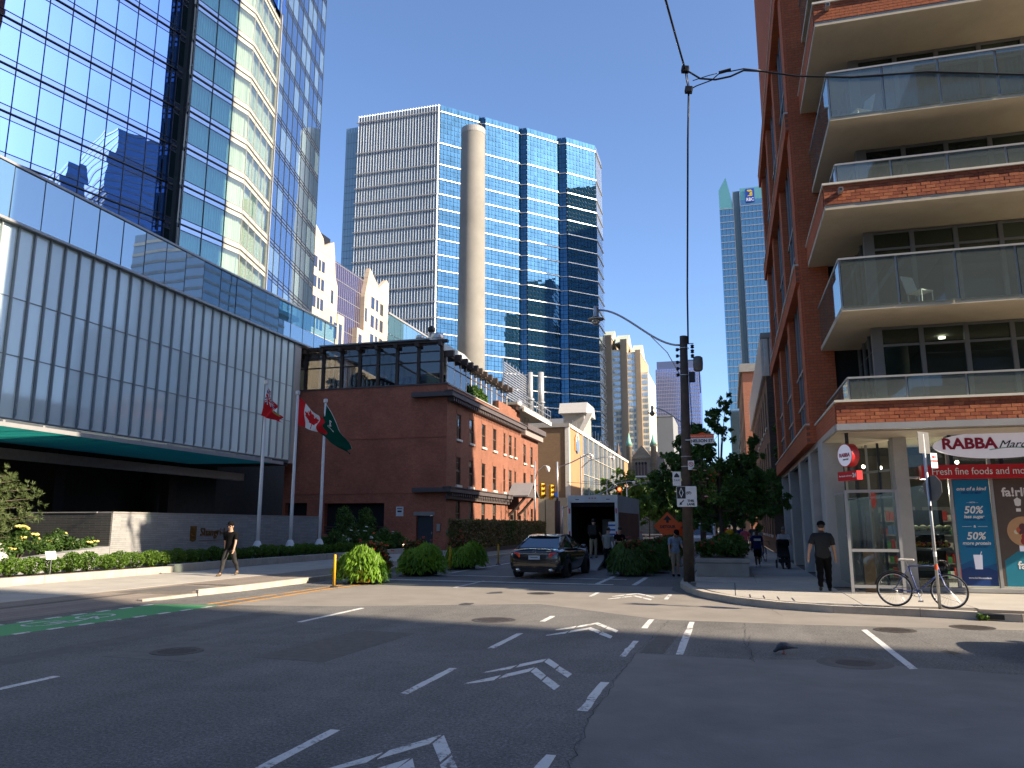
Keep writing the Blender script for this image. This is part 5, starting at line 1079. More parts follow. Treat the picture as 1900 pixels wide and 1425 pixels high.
for (x0, x1, h) in ((-36.5, -33.0, 61), (-32.2, -28.3, 59.4), (-27.2, -24.2, 55.8)):
    b = MB().prism_x([(236, h - 1.2), (250, h - 1.2), (243, h + 3)], x0, x1); b.build('pitched_roof', M('green_roof', (.4, .45, .38), .6, .1) if h == 61 else bpy.data.materials['green_roof'], rt)
# ---------------------------------------------------------------- stone church
ms = Mbrick('church_stone', (.23, .185, .135), (.3, .24, .175), (.17, .14, .1), 'x', .8, .35, .03, .3, .6); mcop = M('green_copper', (.2, .4, .3), .6, .15, 1); msl = M('brown_slate', (.11, .08, .065), .8, .2, 1)
chh = thing('stone_church', 'brown stone gabled church with two green copper turrets at the end of the street', 'church', (-18, 170, 0), world=True)
b = MB().prism_y([(-21, .1), (-15.1, .1), (-15.1, 14.2), (-16.2, 17.0), (-17.9, 19.2), (-19.7, 17.0), (-21, 14.2)], 170, 178); b.build('gable_wall', ms, chh)
bx('arched_window', chh, M('church_glass', (.09, .05, .05), .5, .2), -19.4, -16.8, 169.9, 169.98, 12.6, 15.2)
for i in range(4): b = MB().lathe([(.0, 0), (.3, 0)], 14, cap=False); o = b.build('arch_head', m_dark, chh); o.location = (-19.1 + i * .66, 169.88, 15.2); o.rotation_euler = (rad(90), 0, 0); bx('window_pier', chh, ms, -19.48 + i * .66, -19.36 + i * .66, 169.7, 169.9, 12.6, 15.2)
bx('string_course', chh, m_cap, -21, -15.1, 169.7, 170, 12.2, 12.5); bx('string_course', chh, ms, -20.6, -15.5, 169.75, 170, 16.4, 16.7)
for i in range(14): bx('corbel', chh, ms, -20.4 + i * .36, -20.2 + i * .36, 169.6, 169.75, 16.1, 16.4)
for i in range(3): bx('lower_window', chh, m_dark, -20 + i * 1.7, -19.2 + i * 1.7, 169.9, 169.98, 6, 10.5)
for x in (-20.6, -15.3):
    b = MB().lathe([(.62, .1), (.62, 18.7), (.75, 18.8), (.75, 19.1)], 14, (x, 169.8, 0)); b.build('turret', ms, chh, True); b = MB().lathe([(.82, 19.1), (.5, 20.0), (.02, 22.0)], 14, (x, 169.8, 0)); b.build('copper_cone', mcop, chh, True)
b = MB().lathe([(1.3, 14.2), (.02, 20.2)], 4, (-23.3, 172, 0)); b.build('slate_spire', msl, chh); bx('side_tower', chh, ms, -24.3, -22.3, 171, 173, .1, 14.2)
b = MB().prism_x([(171, 14), (200, 14), (200, 18.4), (178, 18.6)], -20.6, -15.4); b.build('nave_roof', msl, chh)
# ---------------------------------------------------------------- far towers
pt = thing('violet_tower', 'far violet grey glass tower behind the wooden pole', 'tower', (-28, 420, 0), world=True)
m_vi = Mglass('violet_glass', (.62, .66, .95), (.17, .17, .28), .4, .1); bx('glazing', pt, m_vi, -35.4, -12, 420, 450, .1, 86); bx('crown', pt, M('violet_crown', (.13, .17, .3), .5, .05), -34.7, -13, 421, 449, 86, 90.5)
b = MB()
for i in range(40): b.box(-35.45, -11.9, 419.9, 420, 6 + i * 2, 6.5 + i * 2)
b.build('floor_bands', M('violet_band', (.36, .34, .4), .6, .05), pt)
b = MB()
for i in range(26): b.box(-35.4 + i * .9, -35.25 + i * .9, 419.85, 420, 1, 86)
b.build('mullions', bpy.data.materials['violet_band'], pt)
gb = thing('grey_slab_block', 'plain grey slab block right of the church turrets', 'building', (-24, 300, 0), world=True); bx('slab', gb, M('slab_grey', (.21, .22, .23), .8, .08, .1), -29.2, -19.3, 300, 330, .1, 43.6); bx('roof_edge', gb, m_gcon, -29.3, -19.2, 299.9, 300.2, 43.3, 43.8)
bt = thing('blue_bank_tower', 'tall blue green glass tower with a pointed glass crown and a shield emblem', 'tower', (12, 330, 0), world=True)
m_rg = Mglass('bank_glass', (.5, .75, .85), (.04, .1, .13), .38, .03, .04, .05); m_cr = Mglass('crown_glass', (.5, .85, .75), (.12, .3, .26), .3, .03)
bx('glazing', bt, m_rg, 2.2, 7.9, 330, 360, .1, 137); bx('glazing', bt, m_rg, 11, 40, 330, 360, .1, 141); bx('core', bt, M('bank_core', (.1, .16, .19), .5, .05), 7.95, 10.95, 330.5, 360, .1, 145.5)
for i in range(30):
    z = 49 + i * 3.05; bx('floor_line', bt, m_ob, 2.2, 7.9, 329.8, 329.95, z, z + .35); bx('floor_line', bt, m_ob, 11, 40, 329.8, 329.95, z + .6, z + .95)
for x in (8.0, 10.9): bx('core_edge', bt, m_ob, x - .1, x + .1, 329.9, 330.4, 40, 145)
b = MB()
for i in range(20): b.box(3.0 + i * 1.6, 3.12 + i * 1.6, 329.85, 329.95, 49, 138)
b.build('mullions', m_dkalu, bt)
b = MB().prism_y([(2.2, 137), (7.9, 137), (7.4, 142), (5.4, 152.3), (2.2, 146.5)], 330, 331); b.build('pointed_crown', m_cr, bt); bx('crown_glazing', bt, m_cr, 11, 40, 330, 331, 141, 146.4)
lg = thing('bank_emblem', 'blue shield emblem with golden lion shape near the top of the blue tower', 'emblem', (15.1, 329.6, 142.5))
mb_ = M('emblem_blue', (.02, .06, .35), .4, .05); b = MB().prism_y([(-1.85, -.6), (1.85, -.6), (1.85, 3.2), (-1.85, 3.2)], 0, .2); b.build('shield', mb_, lg); b = MB().prism_y([(-1.85, -3.0), (1.85, -3.0), (1.85, -.65), (-1.85, -.65)], 0, .2); b.build('name_panel', mb_, lg); text('RBC', 2.0, m_whitep, lg, (0, -.06, -1.8), bold=.05, sx=.85)
b = MB()
for pts_ in ([(-1.2, -.2), (.9, -.2), (1.2, .4), (.2, .6)], [(-.2, .7), (1.2, .7), (1.0, 1.6), (.1, 1.5)], [(-.9, 2.7), (.6, 2.7), (1.2, 1.9), (-.2, 1.8), (-1.2, 2.2)]): b.prism_y(pts_, -.06, 0)
b.build('gold_lion', M('emblem_gold', (.7, .5, .06), .4), lg)
for i, (x0, x1, y, h, c, lb) in enumerate(((-60, -30, 300, 18, (.2, .17, .14), 'low tan block far down the left side'), (-14.5, -3, 330, 14, (.17, .16, .15), 'low grey block closing the far end of the street'), (-3, 8, 300, 16, (.22, .18, .14), 'low brown block at the far right end of the street'), (-40, -22, 180, 11, (.22, .17, .12), 'brown hall beside the church'))):
    t = thing('far_block', lb, 'building', ((x0 + x1) / 2, y, 0), world=True); bx('wall', t, M('far_wall_%d' % i, c, .85, .15, .3), x0, x1, y, y + 20, .1, h)
    for k in range(int((x1 - x0) / 2.4)):
        for z in range(2, int(h) - 2, 3): bx('window', t, m_band, x0 + .6 + k * 2.4, x0 + 1.8 + k * 2.4, y - .05, y - .02, z, z + 1.7)
# ---------------------------------------------------------------- planting
lf_box = Mleaf('boxwood_leaf', [(.05, .1, .015), (.1, .19, .025), (.17, .27, .04)]); lf_dark = Mleaf('street_tree_leaf', [(.03, .065, .015), (.075, .15, .032), (.15, .27, .06)])
lf_lime = Mleaf('lime_leaf', [(.1, .21, .013), (.17, .32, .022), (.25, .43, .045)], .4); lf_mid = Mleaf('garden_leaf', [(.03, .065, .014), (.06, .12, .025), (.1, .18, .03)]); lf_col = Mleaf('coleus_leaf', [(.09, .02, .012), (.13, .05, .02), (.07, .09, .02)])
lf_tan = Mleaf('dry_hedge_leaf', [(.14, .09, .04), (.26, .18, .085), (.13, .14, .04)], .25); lf_pine = Mleaf('pine_needle', [(.06, .09, .03), (.11, .15, .05), (.17, .21, .08)], .2)
pt_red = M('red_petal', (.42, .05, .025), .6, .2, 30); pt_yel = M('yellow_petal', (.75, .6, .18), .6, .1, 30); pt_pink = M('pink_petal', (.6, .28, .3), .6, .15, 30); pt_wht = M('white_petal', (.7, .68, .6), .6, .1, 30)
tw = M('twig', (.07, .05, .035), .9, .2)
ORD = 'first second third fourth fifth sixth seventh eighth ninth tenth eleventh twelfth thirteenth fourteenth fifteenth sixteenth seventeenth eighteenth nineteenth twentieth twenty-first twenty-second twenty-third twenty-fourth twenty-fifth twenty-sixth twenty-seventh twenty-eighth twenty-ninth farthest'.split()
# low clumps of the hedge bed
bmesh_ = [leaves([(0, 0, .3), (.12, .1, .34), (-.14, -.06, .32), (.02, -.16, .28)], [(.3, .32, .27), (.2, .2, .2), (.22, .2, .2), (.2, .18, .2)], 1500, .032, 'boxwood_leaves_%d' % k, lf_box, 0, 1.8, .72, seed=20 + k) for k in range(3)]
for i in range(46):
    y = 12.3 + i * .69; lit = 16.5 < y < 24.4; nth = ORD[min(30, i if y < 16.5 else i - 7 if lit else (i - 18) // 1)]; lab_ = (nth + ' sunlit clump of the low hedge, counted from the left end of the lit stretch') if lit else (nth + ' dark hedge clump, counted rightwards from the end of the sunlit stretch') if y > 20 else nth + ' shaded clump at the left end of the low hedge'
    o = thing('boxwood_shrub', lab_, 'shrub', (-19.72 + R.uniform(-.05, .05), y, .32), R.uniform(0, 6), 'clumps of the low hedge')
    mobj('foliage', bmesh_[i % 3], o); st = MB().tube([(0, 0, -.02), (.03, .02, .25)], .02, 5).build('stem', tw, o); o.scale = (1.05, 1.05, R.uniform(.9, 1.15))
def bush(name, label, loc, cl, n, size, leaf, flowers=None, cat='shrub', seed=1, stems=3, fsize=.07, group=None, nfl=16, droop=.2, aspect=2.0):
    t = thing(name, label, cat, loc, 0, group); rs = np.random.RandomState(seed)
    mobj('foliage', leaves([c[:3] for c in cl], [c[3] for c in cl], n, size, 'foliage', leaf, droop, aspect, .35, seed=seed), t)
    b = MB()
    for c in cl[:stems]: b.tube([(c[0] * .2, c[1] * .2, 0), (c[0] * .7, c[1] * .7, c[2] * .6), tuple(c[:3])], [.025, .018, .008], 5)
    b.build('stems', tw, t)
    if flowers:
        for fm, k in flowers:
            b = MB()
            for _ in range(k):
                c = cl[rs.randint(len(cl))]; d = rs.normal(size=3); d /= np.linalg.norm(d); d[2] = abs(d[2]) * .9; p = np.array(c[:3]) + d * c[3] * 1.0; s = fsize * rs.uniform(.7, 1.2)
                for q in range(5): a = q * 1.2566 + rs.rand(); b.ball((p[0] + s * .5 * math.cos(a), p[1] + s * .5 * math.sin(a), p[2] + s * .12 * (q % 2)), (s * .45, s * .45, s * .28), 6, 4)
            b.build('blossoms', fm, t)
    return t
bush('rose_bush', 'sunlit rose bush with pale yellow blooms by the black wall end', (-21.3, 20.9, .7), [(-.1, -.2, .45, .4), (.1, .35, .4, .35), (-.2, .8, .3, .3), (.1, -.6, .35, .3), (-.1, .1, .75, .25)], 1500, .06, lf_mid, [(pt_yel, 12)], seed=31, stems=5, fsize=.13)
bush('rose_bush', 'rose bush crowded with yellow blooms under the pine branches', (-21.2, 19.3, .7), [(-.1, -.1, .45, .4), (.05, .35, .55, .3), (-.1, -.55, .3, .35), (0, .1, .85, .22)], 1300, .06, lf_mid, [(pt_yel, 16)], seed=32, stems=4, fsize=.14)
bush('rose_bush', 'small low rose bush at the foot of the black wall', (-21.15, 22.0, .85), [(0, 0, .3, .25), (0, -.3, .25, .2)], 420, .055, lf_mid, [(pt_yel, 2)], seed=33, stems=2, fsize=.1)
for i, (y, h, fl) in enumerate(((38.2, .9, None), (40, 1.0, [(pt_wht, 14)]), (42.1, 1.1, [(pt_wht, 10)]), (44.3, 1.0, None), (46.0, .8, [(pt_wht, 3)]))):
    bush('shrub', ['dark leafy shrub right of the third flagpole', 'white flowering shrub before the garage opening', 'second white flowering shrub nearer the brick wall', 'dense green shrub beside the clipped dark bush', 'last low shrub before the steel door'][i], (-20.6 + R.uniform(-.2, .3), y, .3), [(0, 0, h * .6, .6), (.2, .5, h * .5, .5), (-.2, -.5, h * .5, .5), (0, .1, h, .4)], 1500, .085, lf_mid if i % 2 else lf_dark, fl, seed=40 + i, fsize=.12)
for i, (x, y) in enumerate(((-23.2, 44.5), (-23.6, 48.3))): bush('clipped_bush', ('round' if i else 'tall') + ' dark clipped bush against the brick wall', (x, y, .2), [(0, 0, 1.6, .75), (.1, .2, .9, .7), (-.1, -.1, 2.3, .55), (.1, 0, .4, .5)], 2600, .07, lf_dark, seed=50 + i, stems=3)
# pine reaching in from the left
pn = thing('pine_tree', 'bright pine reaching in at the left edge above the yellow roses', 'tree', (-22.5, 16.9, .3)); b = MB()
b.tube([(0, 0, 0), (.1, .1, 1.6), (.05, .3, 3.2), (0, .2, 5.0)], [.14, .12, .09, .03], 9); P, U, V = [], [], []; rs = np.random.RandomState(5)
def spray(a, bnd, r0, n):
    a, bnd = np.array(a, float), np.array(bnd, float); b.tube([a, (a + bnd) / 2 + [0, 0, .08], bnd], [.035, .022, .012], 6)
    for k in range(n):
        f = rs.uniform(.2, 1.06); c = a + (bnd - a) * f + np.array([0, 0, .08 * (1 - abs(2 * f - 1))]) + rs.normal(size=3) * r0 * (.55 + .45 * (1 - abs(f - .5)))
        ax = rs.normal(size=3) * .6 + (bnd - a) / np.linalg.norm(bnd - a) + [0, 0, .9]; ax /= np.linalg.norm(ax)
        for q in range(17):                                    # one tuft of needles
            d = ax * .7 + rs.normal(size=3) * .65; d /= np.linalg.norm(d); L = rs.uniform(.05, .085); o_ = np.cross(d, rs.normal(size=3)); o_ /= np.linalg.norm(o_)
            P.append(c + d * L); V.append(d * L); U.append(o_ * .006)
for e, r0, n in (((1.0, 2.9, 2.6), .16, 60), ((1.15, 3.1, 1.75), .15, 70), ((1.25, 2.5, 2.05), .2, 80), ((.9, 2.2, 1.3), .2, 80), ((.7, 2.3, 3.0), .17, 50), ((1.1, 1.7, 2.5), .22, 90), ((1.0, 1.6, 1.6), .24, 90), ((1.3, 2.1, 1.1), .16, 50), ((.4, 1.6, 3.6), .2, 50), ((-.8, -1, 3), .25, 50), ((-.6, 1.2, 3.8), .25, 50), ((.7, -.9, 2.2), .25, 60), ((1.2, 2.0, 2.8), .17, 50), ((1.3, 2.75, 2.3), .12, 40)):
    spray((.05, .2, max(.9, e[2] - .5)), e, r0, n)
b.build('trunk', m_bark, pn, True); mobj('crown', quadcloud(np.array(P), np.array(U), np.array(V), 'pine_needles', lf_pine), pn)
# dry clipped hedge before the brick building
hg = thing('clipped_hedge', 'tall clipped hedge of brown and green leaves along the brick building', 'hedge', (-15.5, 54, .15)); rs = np.random.RandomState(8); n = 15000
q = rs.rand(n, 3); side = rs.randint(0, 4, n); X = (q[:, 0] - .5) * .9; Y = (q[:, 1] - .5) * 21.3; Z = q[:, 2] * 1.95
X = np.where(side < 2, .42 + rs.normal(size=n) * .06, X); Z = np.where(side == 2, 1.9 + rs.normal(size=n) * .05, Z); Y = np.where(side == 3, np.where(rs.rand(n) < .7, -10.65, 10.65) + rs.normal(size=n) * .05, Y)
Pn = np.stack([X, Y, Z], 1); Vn = unit(rs.normal(size=(n, 3))); Un = unit(np.cross(Vn, rs.normal(size=(n, 3))))
mobj('foliage', quadcloud(Pn, Un * .045, Vn * .075, 'hedge_leaves', [lf_tan, lf_mid], (rs.rand(n) < np.where((Y > -1.5) & (Y < .8), .55, .12)).astype(int)), hg); bx('inner_twigs', hg, M('hedge_core', (.05, .035, .02), .9, .3), -.36, .36, -10.5, 10.5, 0, 1.84)
kb = thing('hedge_kerb', 'low wooden edging at the foot of the clipped hedge', 'kerb', (-15, 54, .15)); bx('edging', kb, m_timb, -.1, .1, -10.7, 10.7, 0, .25)
cn = thing('canna_plant', 'big leaved plant by the corner of the brick building', 'plant', (-17.6, 48.5, .15)); b = MB()
for k in range(9):
    a = k * .7; L = R.uniform(.8, 1.3); z0 = R.uniform(.3, 1.3); d = (math.cos(a), math.sin(a)); vs = []
    for s_ in range(7): f = s_ / 6; w_ = .2 * math.sin(math.pi * min(.97, f + .05)); x, y, z = d[0] * L * .55 * f, d[1] * L * .55 * f, z0 + L * f * (1 - .45 * f); vs += [(x - d[1] * w_, y + d[0] * w_, z), (x + d[1] * w_, y - d[0] * w_, z)]
    b.add(vs, [(2 * s_, 2 * s_ + 1, 2 * s_ + 3, 2 * s_ + 2) for s_ in range(6)])
b.build('leaves', lf_mid, cn, True); MB().tube([(0, 0, 0), (0, 0, 1.5)], .05, 6).build('stem', tw, cn)
# flower tubs standing in the road
def tub(loc, label, bright, seed, rz=0.0, board=False, group='flower tubs set out along the cycle lanes'):
    t = thing('flower_tub', label, 'planter', loc, rz, group); rs = np.random.RandomState(seed)
    b = MB(); b.box(-.45, .45, -.45, .45, .02, .62); b.build('box', m_black, t, bevel=.02)
    n = 2600; a = rs.rand(n) * 6.283; hh = rs.rand(n) ** .7; rr = (.34 + .48 * np.sqrt(np.maximum(0, 1 - hh ** 2.2)) * (.7 + .45 * rs.rand(n))) * (1 + .13 * np.sin(3 * a + seed) + .09 * np.sin(7 * a + 2 * seed) * hh + .1 * (rs.rand(n) > .93)); z = .1 + hh * (.85 + .12 * np.sin(2 * a + seed) + .1 * rs.rand(n))
    P = np.stack([rr * np.cos(a) - .06, rr * np.sin(a) - .12, z], 1); out = np.stack([np.cos(a), np.sin(a), np.zeros(n)], 1)
    V = unit(out * .5 + np.array([0, 0, -1.0]) + rs.normal(size=(n, 3)) * .38); U = unit(np.cross(V, out + rs.normal(size=(n, 3)) * .4))
    mobj('trailing_leaves', quadcloud(P, U * .028, V * (.075 + .05 * rs.rand(n, 1)), 'trailing_leaves', bright), t)
    mobj('red_leaves', leaves([(.15, .2, .98), (.4, .1, .85), (-.2, .28, .98), (.5, .25, .6), (.1, .0, 1.05)], [.3, .26, .26, .26, .2], 1100, .06, 'red_leaves', [lf_col, lf_mid], .1, 1.7, .3, [.6, .4], seed), t)
    b = MB()
    for k in range(42):
        c = [(.15, .2, 1.0), (.4, .1, .87), (-.2, .28, 1.0), (.1, 0, 1.08)][k % 4]; p = np.array(c) + rs.normal(size=3) * .17; p[2] = max(p[2], .8)
        for q in range(3): b.ball((p[0] + rs.normal() * .02, p[1] + rs.normal() * .02, p[2] + .05), (.028, .028, .02), 5, 4)
    b.build('red_blossoms', pt_red, t)
    if board:
        bx('hazard_board', t, m_yel, -.12, .32, -.57, -.555, .06, .4); b = MB()
        for s_ in (-1, 1): b.add([(.1 + s_ * .2, -.575, .1), (.1 + s_ * .13, -.575, .1), (.1 - s_ * .2, -.575, .36), (.1 - s_ * .13, -.575, .36)], [(0, 1, 2, 3)])
        b.build('black_cross', m_ink, t)
    return t
tub((-11.0, 22.6, 0), 'bright lime flower tub with a hazard board beside the near yellow post', lf_lime, 61, .1, True); tub((-10.9, 26.7, 0), 'second flower tub of lime foliage on the left, in the shade', lf_lime, 62, 1.2); tub((-10.8, 31.0, 0), 'third flower tub on the left in front of the clipped hedge', lf_lime, 63, 2.2)
tub((-3.5, 28.7, 0), 'dark green flower tub right of the moving truck ramp', lf_mid, 64, .2); tub((-3.2, 30.7, 0), 'flower tub behind the tub at the truck ramp', lf_mid, 65, 1.5); tub((-3.0, 33.0, 0), 'furthest flower tub in the row along the right cycle lane', lf_mid, 66, .7)
for i, y in enumerate((45, 49, 53)): tub((-3.4, y, 0), ['low flower tub beyond the truck, nearest of the far row', 'flower tub in the middle of the far row', 'flower tub at the end of the far row by the orange signs'][i], lf_mid, 70 + i)
# concrete planters on the right pavement
def stone_planter(x0, x1, y0, y1, h, label):
    t = thing('stone_planter', label, 'planter', ((x0 + x1) / 2, (y0 + y1) / 2, .15), world=True)
    b = MB(); b.box(x0, x1, y0, y1, .15, h - .14); b.build('base', m_gcon, t, bevel=.015); b = MB(); b.prism([(x0 - .03, y0 - .03), (x1 + .03, y0 - .03), (x1 + .03, y1 + .03), (x0 - .03, y1 + .03)], h - .14, h); b.build('rim', m_gcon, t, bevel=.02); bx('soil', t, m_soil, x0 + .12, x1 - .12, y0 + .12, y1 - .12, h - .1, h + .01)
stone_planter(-1.12, .52, 26.3, 28.6, .72, 'long pale concrete planter behind the wooden pole'); stone_planter(-.95, .45, 29.2, 33.5, .85, 'stepped concrete planter behind the first one')
for i, (x, y, h, s_) in enumerate(((-.8, 27.2, .72, 1), (-.2, 27.6, .72, 2), (.2, 27.2, .72, 3), (-.4, 30.4, .85, 4), (.1, 31.5, .85, 5))):
    bush('bedding_plant', ['leafy plants with red flowers at the left end of the concrete planter', 'tall spiky green plant in the middle of the concrete planter', 'broad leaves at the right end of the concrete planter', 'plants at the tree foot in the stepped planter', 'rear plants in the stepped planter'][i], (x, y, h), [(0, 0, .25, .3), (.15, .1, .35, .25), (-.15, 0, .3, .25), (0, 0, .6 if i in (1, 2) else .4, .22)], 700, .07, lf_mid if i % 2 == 0 else lf_dark, [(pt_red, 9)] if i in (0, 3) else None, 'plant', 80 + s_, fsize=.07)
def tree(label, loc, clumps, n, size, leaf, trunk, seed, group=None, mix=None):
    t = thing('street_tree', label, 'tree', loc, 0, group); rs = np.random.RandomState(seed)
    b = MB(); top = trunk; b.tube([(0, 0, 0), (.03, .02, top * .5), (.0, .0, top), (.05, 0, top * 1.6)], [.11, .09, .075, .03], 9); C, Rr = [], []
    for x, y, z, r in clumps:
        zb = min(top * rs.uniform(.8, 1.3), z - .1); m = ((x) * .5, (y) * .5, zb + (z - zb) * .55); b.tube([(0, 0, zb), m, (x, y, z)], [.05, .03, .01], 6)
        for q in range(10):                             # finer twigs carry smaller sprays, gaps between
            d = rs.normal(size=3); d /= np.linalg.norm(d); e = np.array([x, y, z]) + d * r * rs.uniform(.55, 1.25); b.tube([(x, y, z), tuple(e)], [.012, .004], 4, cap=False); C.append(e); Rr.append(r * rs.uniform(.16, .36))
        C.append((x, y, z)); Rr.append(r * .36)
    b.build('trunk', m_bark, t, True); mobj('crown', leaves(C, Rr, n, size, 'crown', leaf, .35, 2.2, .1, mix, seed), t); return t
cl = [(-1.9, -.3, 3.6, .7), (-1.4, .2, 2.6, .8), (-.9, -.4, 3.4, .9), (-.3, .3, 2.8, 1.0), (.4, -.3, 3.0, .9), (1.0, .2, 3.5, .8), (1.6, -.2, 3.3, .7), (.6, .3, 4.2, .8), (-.3, -.3, 4.4, .9), (-1.3, .3, 4.5, .7), (.2, 0, 5.3, .6), (-.7, .2, 5.5, .5), (.1, .2, 6.1, .45), (.4, 0, 6.4, .3), (1.3, .4, 4.4, .6), (-2.2, .2, 2.9, .6), (-1.8, 0, 4.2, .5), (2.0, 0, 2.7, .55), (.9, -.3, 2.3, .6), (-.7, -.2, 2.1, .6)]
tree('dark leafy young tree rising from the stepped planter behind the pole', (-.35, 31, .85), [(x * 1.0, y * 1.4, z - .75, r) for x, y, z, r in cl], 26000, .08, lf_dark, 1.7, 91, 'trees along the right pavement')
for i, (x, y, s_) in enumerate(((.2, 41, 1.0), (-.5, 52, 1.1), (.3, 64, 1.2), (-.6, 78, 1.2))): tree(['second tree along the right pavement, behind the first crown', 'third tree of the right row, beyond the orange signs', 'fourth tree of the right row near the warehouse', 'last tree of the right row, small with distance'][i], (x, y, .15), [(a * s_, c * 2 * s_, z * s_ * .9 + .1, r * 1.1 * s_) for a, c, z, r in cl if z < 5], 7000, .12, lf_dark if i < 2 else lf_mid, 2.0 * s_, 92 + i, 'trees along the right pavement')
for i, (x, y) in enumerate(((-13.8, 108), (-12.6, 128), (-10.6, 150), (-8.0, 120), (-5.5, 140))): tree(['sunlit yellow green tree before the stone church', 'tree at the church corner, left of the truck roof', 'far tree in front of the church door', 'far dark tree in the middle of the street end', 'far tree right of the church, behind the main crown'][i], (x, y, .1), [(a * 1.7, c * 2, z * 1.55, r * 1.8) for a, c, z, r in cl if z < 5.6], 4200, .3, lf_box if i in (0, 2) else lf_mid, 3, 100 + i, 'trees at the end of the street')
iv = bush('ivy', 'ivy climbing the dark brick end wall of the warehouse', (3.1, 49.75, 3), [(0, 0, 1.5, .7), (.2, 0, 3.2, .6), (-.1, 0, .3, .8), (.1, 0, 4.6, .4), (.3, 0, 6.8, .25)], 1700, .11, lf_mid, seed=120, cat='creeper', stems=5)
# ---------------------------------------------------------------- street furniture
m_sback = M('sign_back', (.11, .11, .11), .6, .15, 5)
m_cone = M('signal_yellow', (.62, .36, .02), .45, .08, 4); m_org = M('construction_orange', (.75, .1, .012), .5, .06, 4); m_lred = emis('red_signal_lens', (1, .06, .02), 5); m_lens = M('dark_lens', (.02, .02, .02), .2)
m_gl = Mglass('lamp_glass', (.9, .9, .9), (.25, .25, .24), .2, .02); m_bl = M('street_name_blue', (.03, .12, .5), .5, .05)
def lamp_pole(loc, label):
    t = thing('utility_pole', label, 'utility pole', loc, 0, 'wooden lamp poles on the right pavement'); t.rotation_euler = (0, rad(.95), 0)
    MB().tube([(0, 0, -.03), (0, 0, 3.5), (0, 0, 7.4)], [.165, .145, .115], 16).build('pole', m_wood, t, True)
    pts = []
    for k in range(19):
        f = k / 18; x = -2.56 * f; z = 7.12 + 1.28 * (3 * f * f - 2 * f ** 3) ; pts.append((x - .1, 0, z))
    MB().tube(pts, .032, 8).build('lamp_arm', m_steel, t, True); MB().tube([(-1.0, 0, 7.45), (-.5, 0, 6.9), (-.12, 0, 6.15)], .014, 5).build('brace', m_steel, t)
    h = MB().lathe([(.07, .12), (.085, 0), (.075, -.2), (.12, -.24)], 14, (-2.74, 0, 8.42)).build('lamp_head', m_steel, t, True)
    MB().lathe([(.1, .0), (.26, -.02), (.25, -.05), (.1, -.03)], 18, (-2.74, 0, 8.13), cap=False).build('lamp_shade', m_steel, t, True); MB().ball((-2.74, 0, 8.05), (.14, .14, .15), 14, 8).build('lamp_bulb', m_gl, t, True)
    for k in range(5):
        z = 6.98 - k * .2; b = MB(); b.lathe([(.03, -.05), (.055, -.03), (.035, 0), (.055, .03), (.03, .05)], 10, (-.2, 0, z)); b.box(-.2, -.1, -.015, .015, z - .015, z + .015); b.build('insulator', m_black, t)
    for k in range(3): b = MB(); b.lathe([(.03, -.06), (.065, -.03), (.04, 0), (.065, .03), (.03, .06)], 10, (.26, 0, 7.06 - k * .15)); b.build('insulator', m_black, t)
    bx('bracket', t, m_steel, .1, .3, -.015, .015, 7.14, 7.17); bx('bracket', t, m_steel, .1, .3, -.015, .015, 6.62, 6.65)
    MB().lathe([(.1, 6.28), (.14, 6.33), (.15, 6.5), (.14, 6.7), (.09, 6.74)], 16, (.42, 0, 0)).build('transformer_drum', M('transformer_grey', (.13, .13, .13), .6) if 'transformer_grey' not in bpy.data.materials else bpy.data.materials['transformer_grey'], t, True)
    bx('cable_box', t, m_black, .14, .32, -.1, .1, 5.95, 6.25); MB().tube([(.45, 0, 6.3), (.47, 0, 5.6)], .018, 5).build('drop_pipe', m_steel, t)
    MB().tube([(.15, -.1, 6.3), (.17, -.12, 5.4), (.2, -.12, 4.8), (.12, -.15, 4.2)], .012, 5).build('cable', m_black, t)
    for z in (3.35, 3.65, 7.0, 6.15): MB().lathe([(.158, z), (.158, z + .02)], 14, cap=False).build('band_clamp', m_steel, t)
    return t
lamp_pole((-1.24, 23.86, .15), 'tall brown wooden pole with a curved lamp arm at the pavement corner'); lamp_pole((-1.5, 45.5, .15), 'second wooden pole whose lamp shows left of the tree')
lamp_pole((-1.4, 80, .15), 'far wooden lamp pole behind the trees of the right pavement')
def plate(t, x0, x1, z0, z1, mat, name='plate', y=0.0): return bx(name, t, mat, x0, x1, y - .004, y + .004, z0, z1)
ns = thing('street_name_sign', 'white and orange street name sign on the wooden pole', 'street sign', (-.68, 23.66, 4.18)); b = MB().prism_y([(-.34, 0), (-.12, 0), (0, -.06), (.12, 0), (.34, 0), (.34, .16), (-.34, .16)], 0, .01); b.build('name_plate', m_whitep, ns)
b = MB().prism_y([(-.34, .165), (.34, .165), (.34, .28), (.15, .28), (0, .33), (-.15, .28), (-.34, .28)], 0, .01); b.build('district_plate', m_org, ns); text('NELSON ST.', .125, m_ink, ns, (0, -.004, .075), bold=.003); text('ENTERTAINMENT DISTRICT', .055, m_whitep, ns, (0, -.004, .215)); bx('bracket', ns, m_steel, -.5, -.34, .012, .03, .1, .13)
sg = thing('no_stopping_sign', 'small white sign with a red barred ring on the pole', 'road sign', (-1.04, 23.64, 3.4)); plate(sg, -.09, .09, 0, .27, m_whitep)
b = MB()
for k in range(20): a0, a1 = k * .31416, (k + 1) * .31416; b.add([(.07 * math.cos(a0), -.007, .16 + .07 * math.sin(a0)), (.07 * math.cos(a1), -.007, .16 + .07 * math.sin(a1)), (.052 * math.cos(a1), -.007, .16 + .052 * math.sin(a1)), (.052 * math.cos(a0), -.007, .16 + .052 * math.sin(a0))], [(0, 1, 2, 3)])
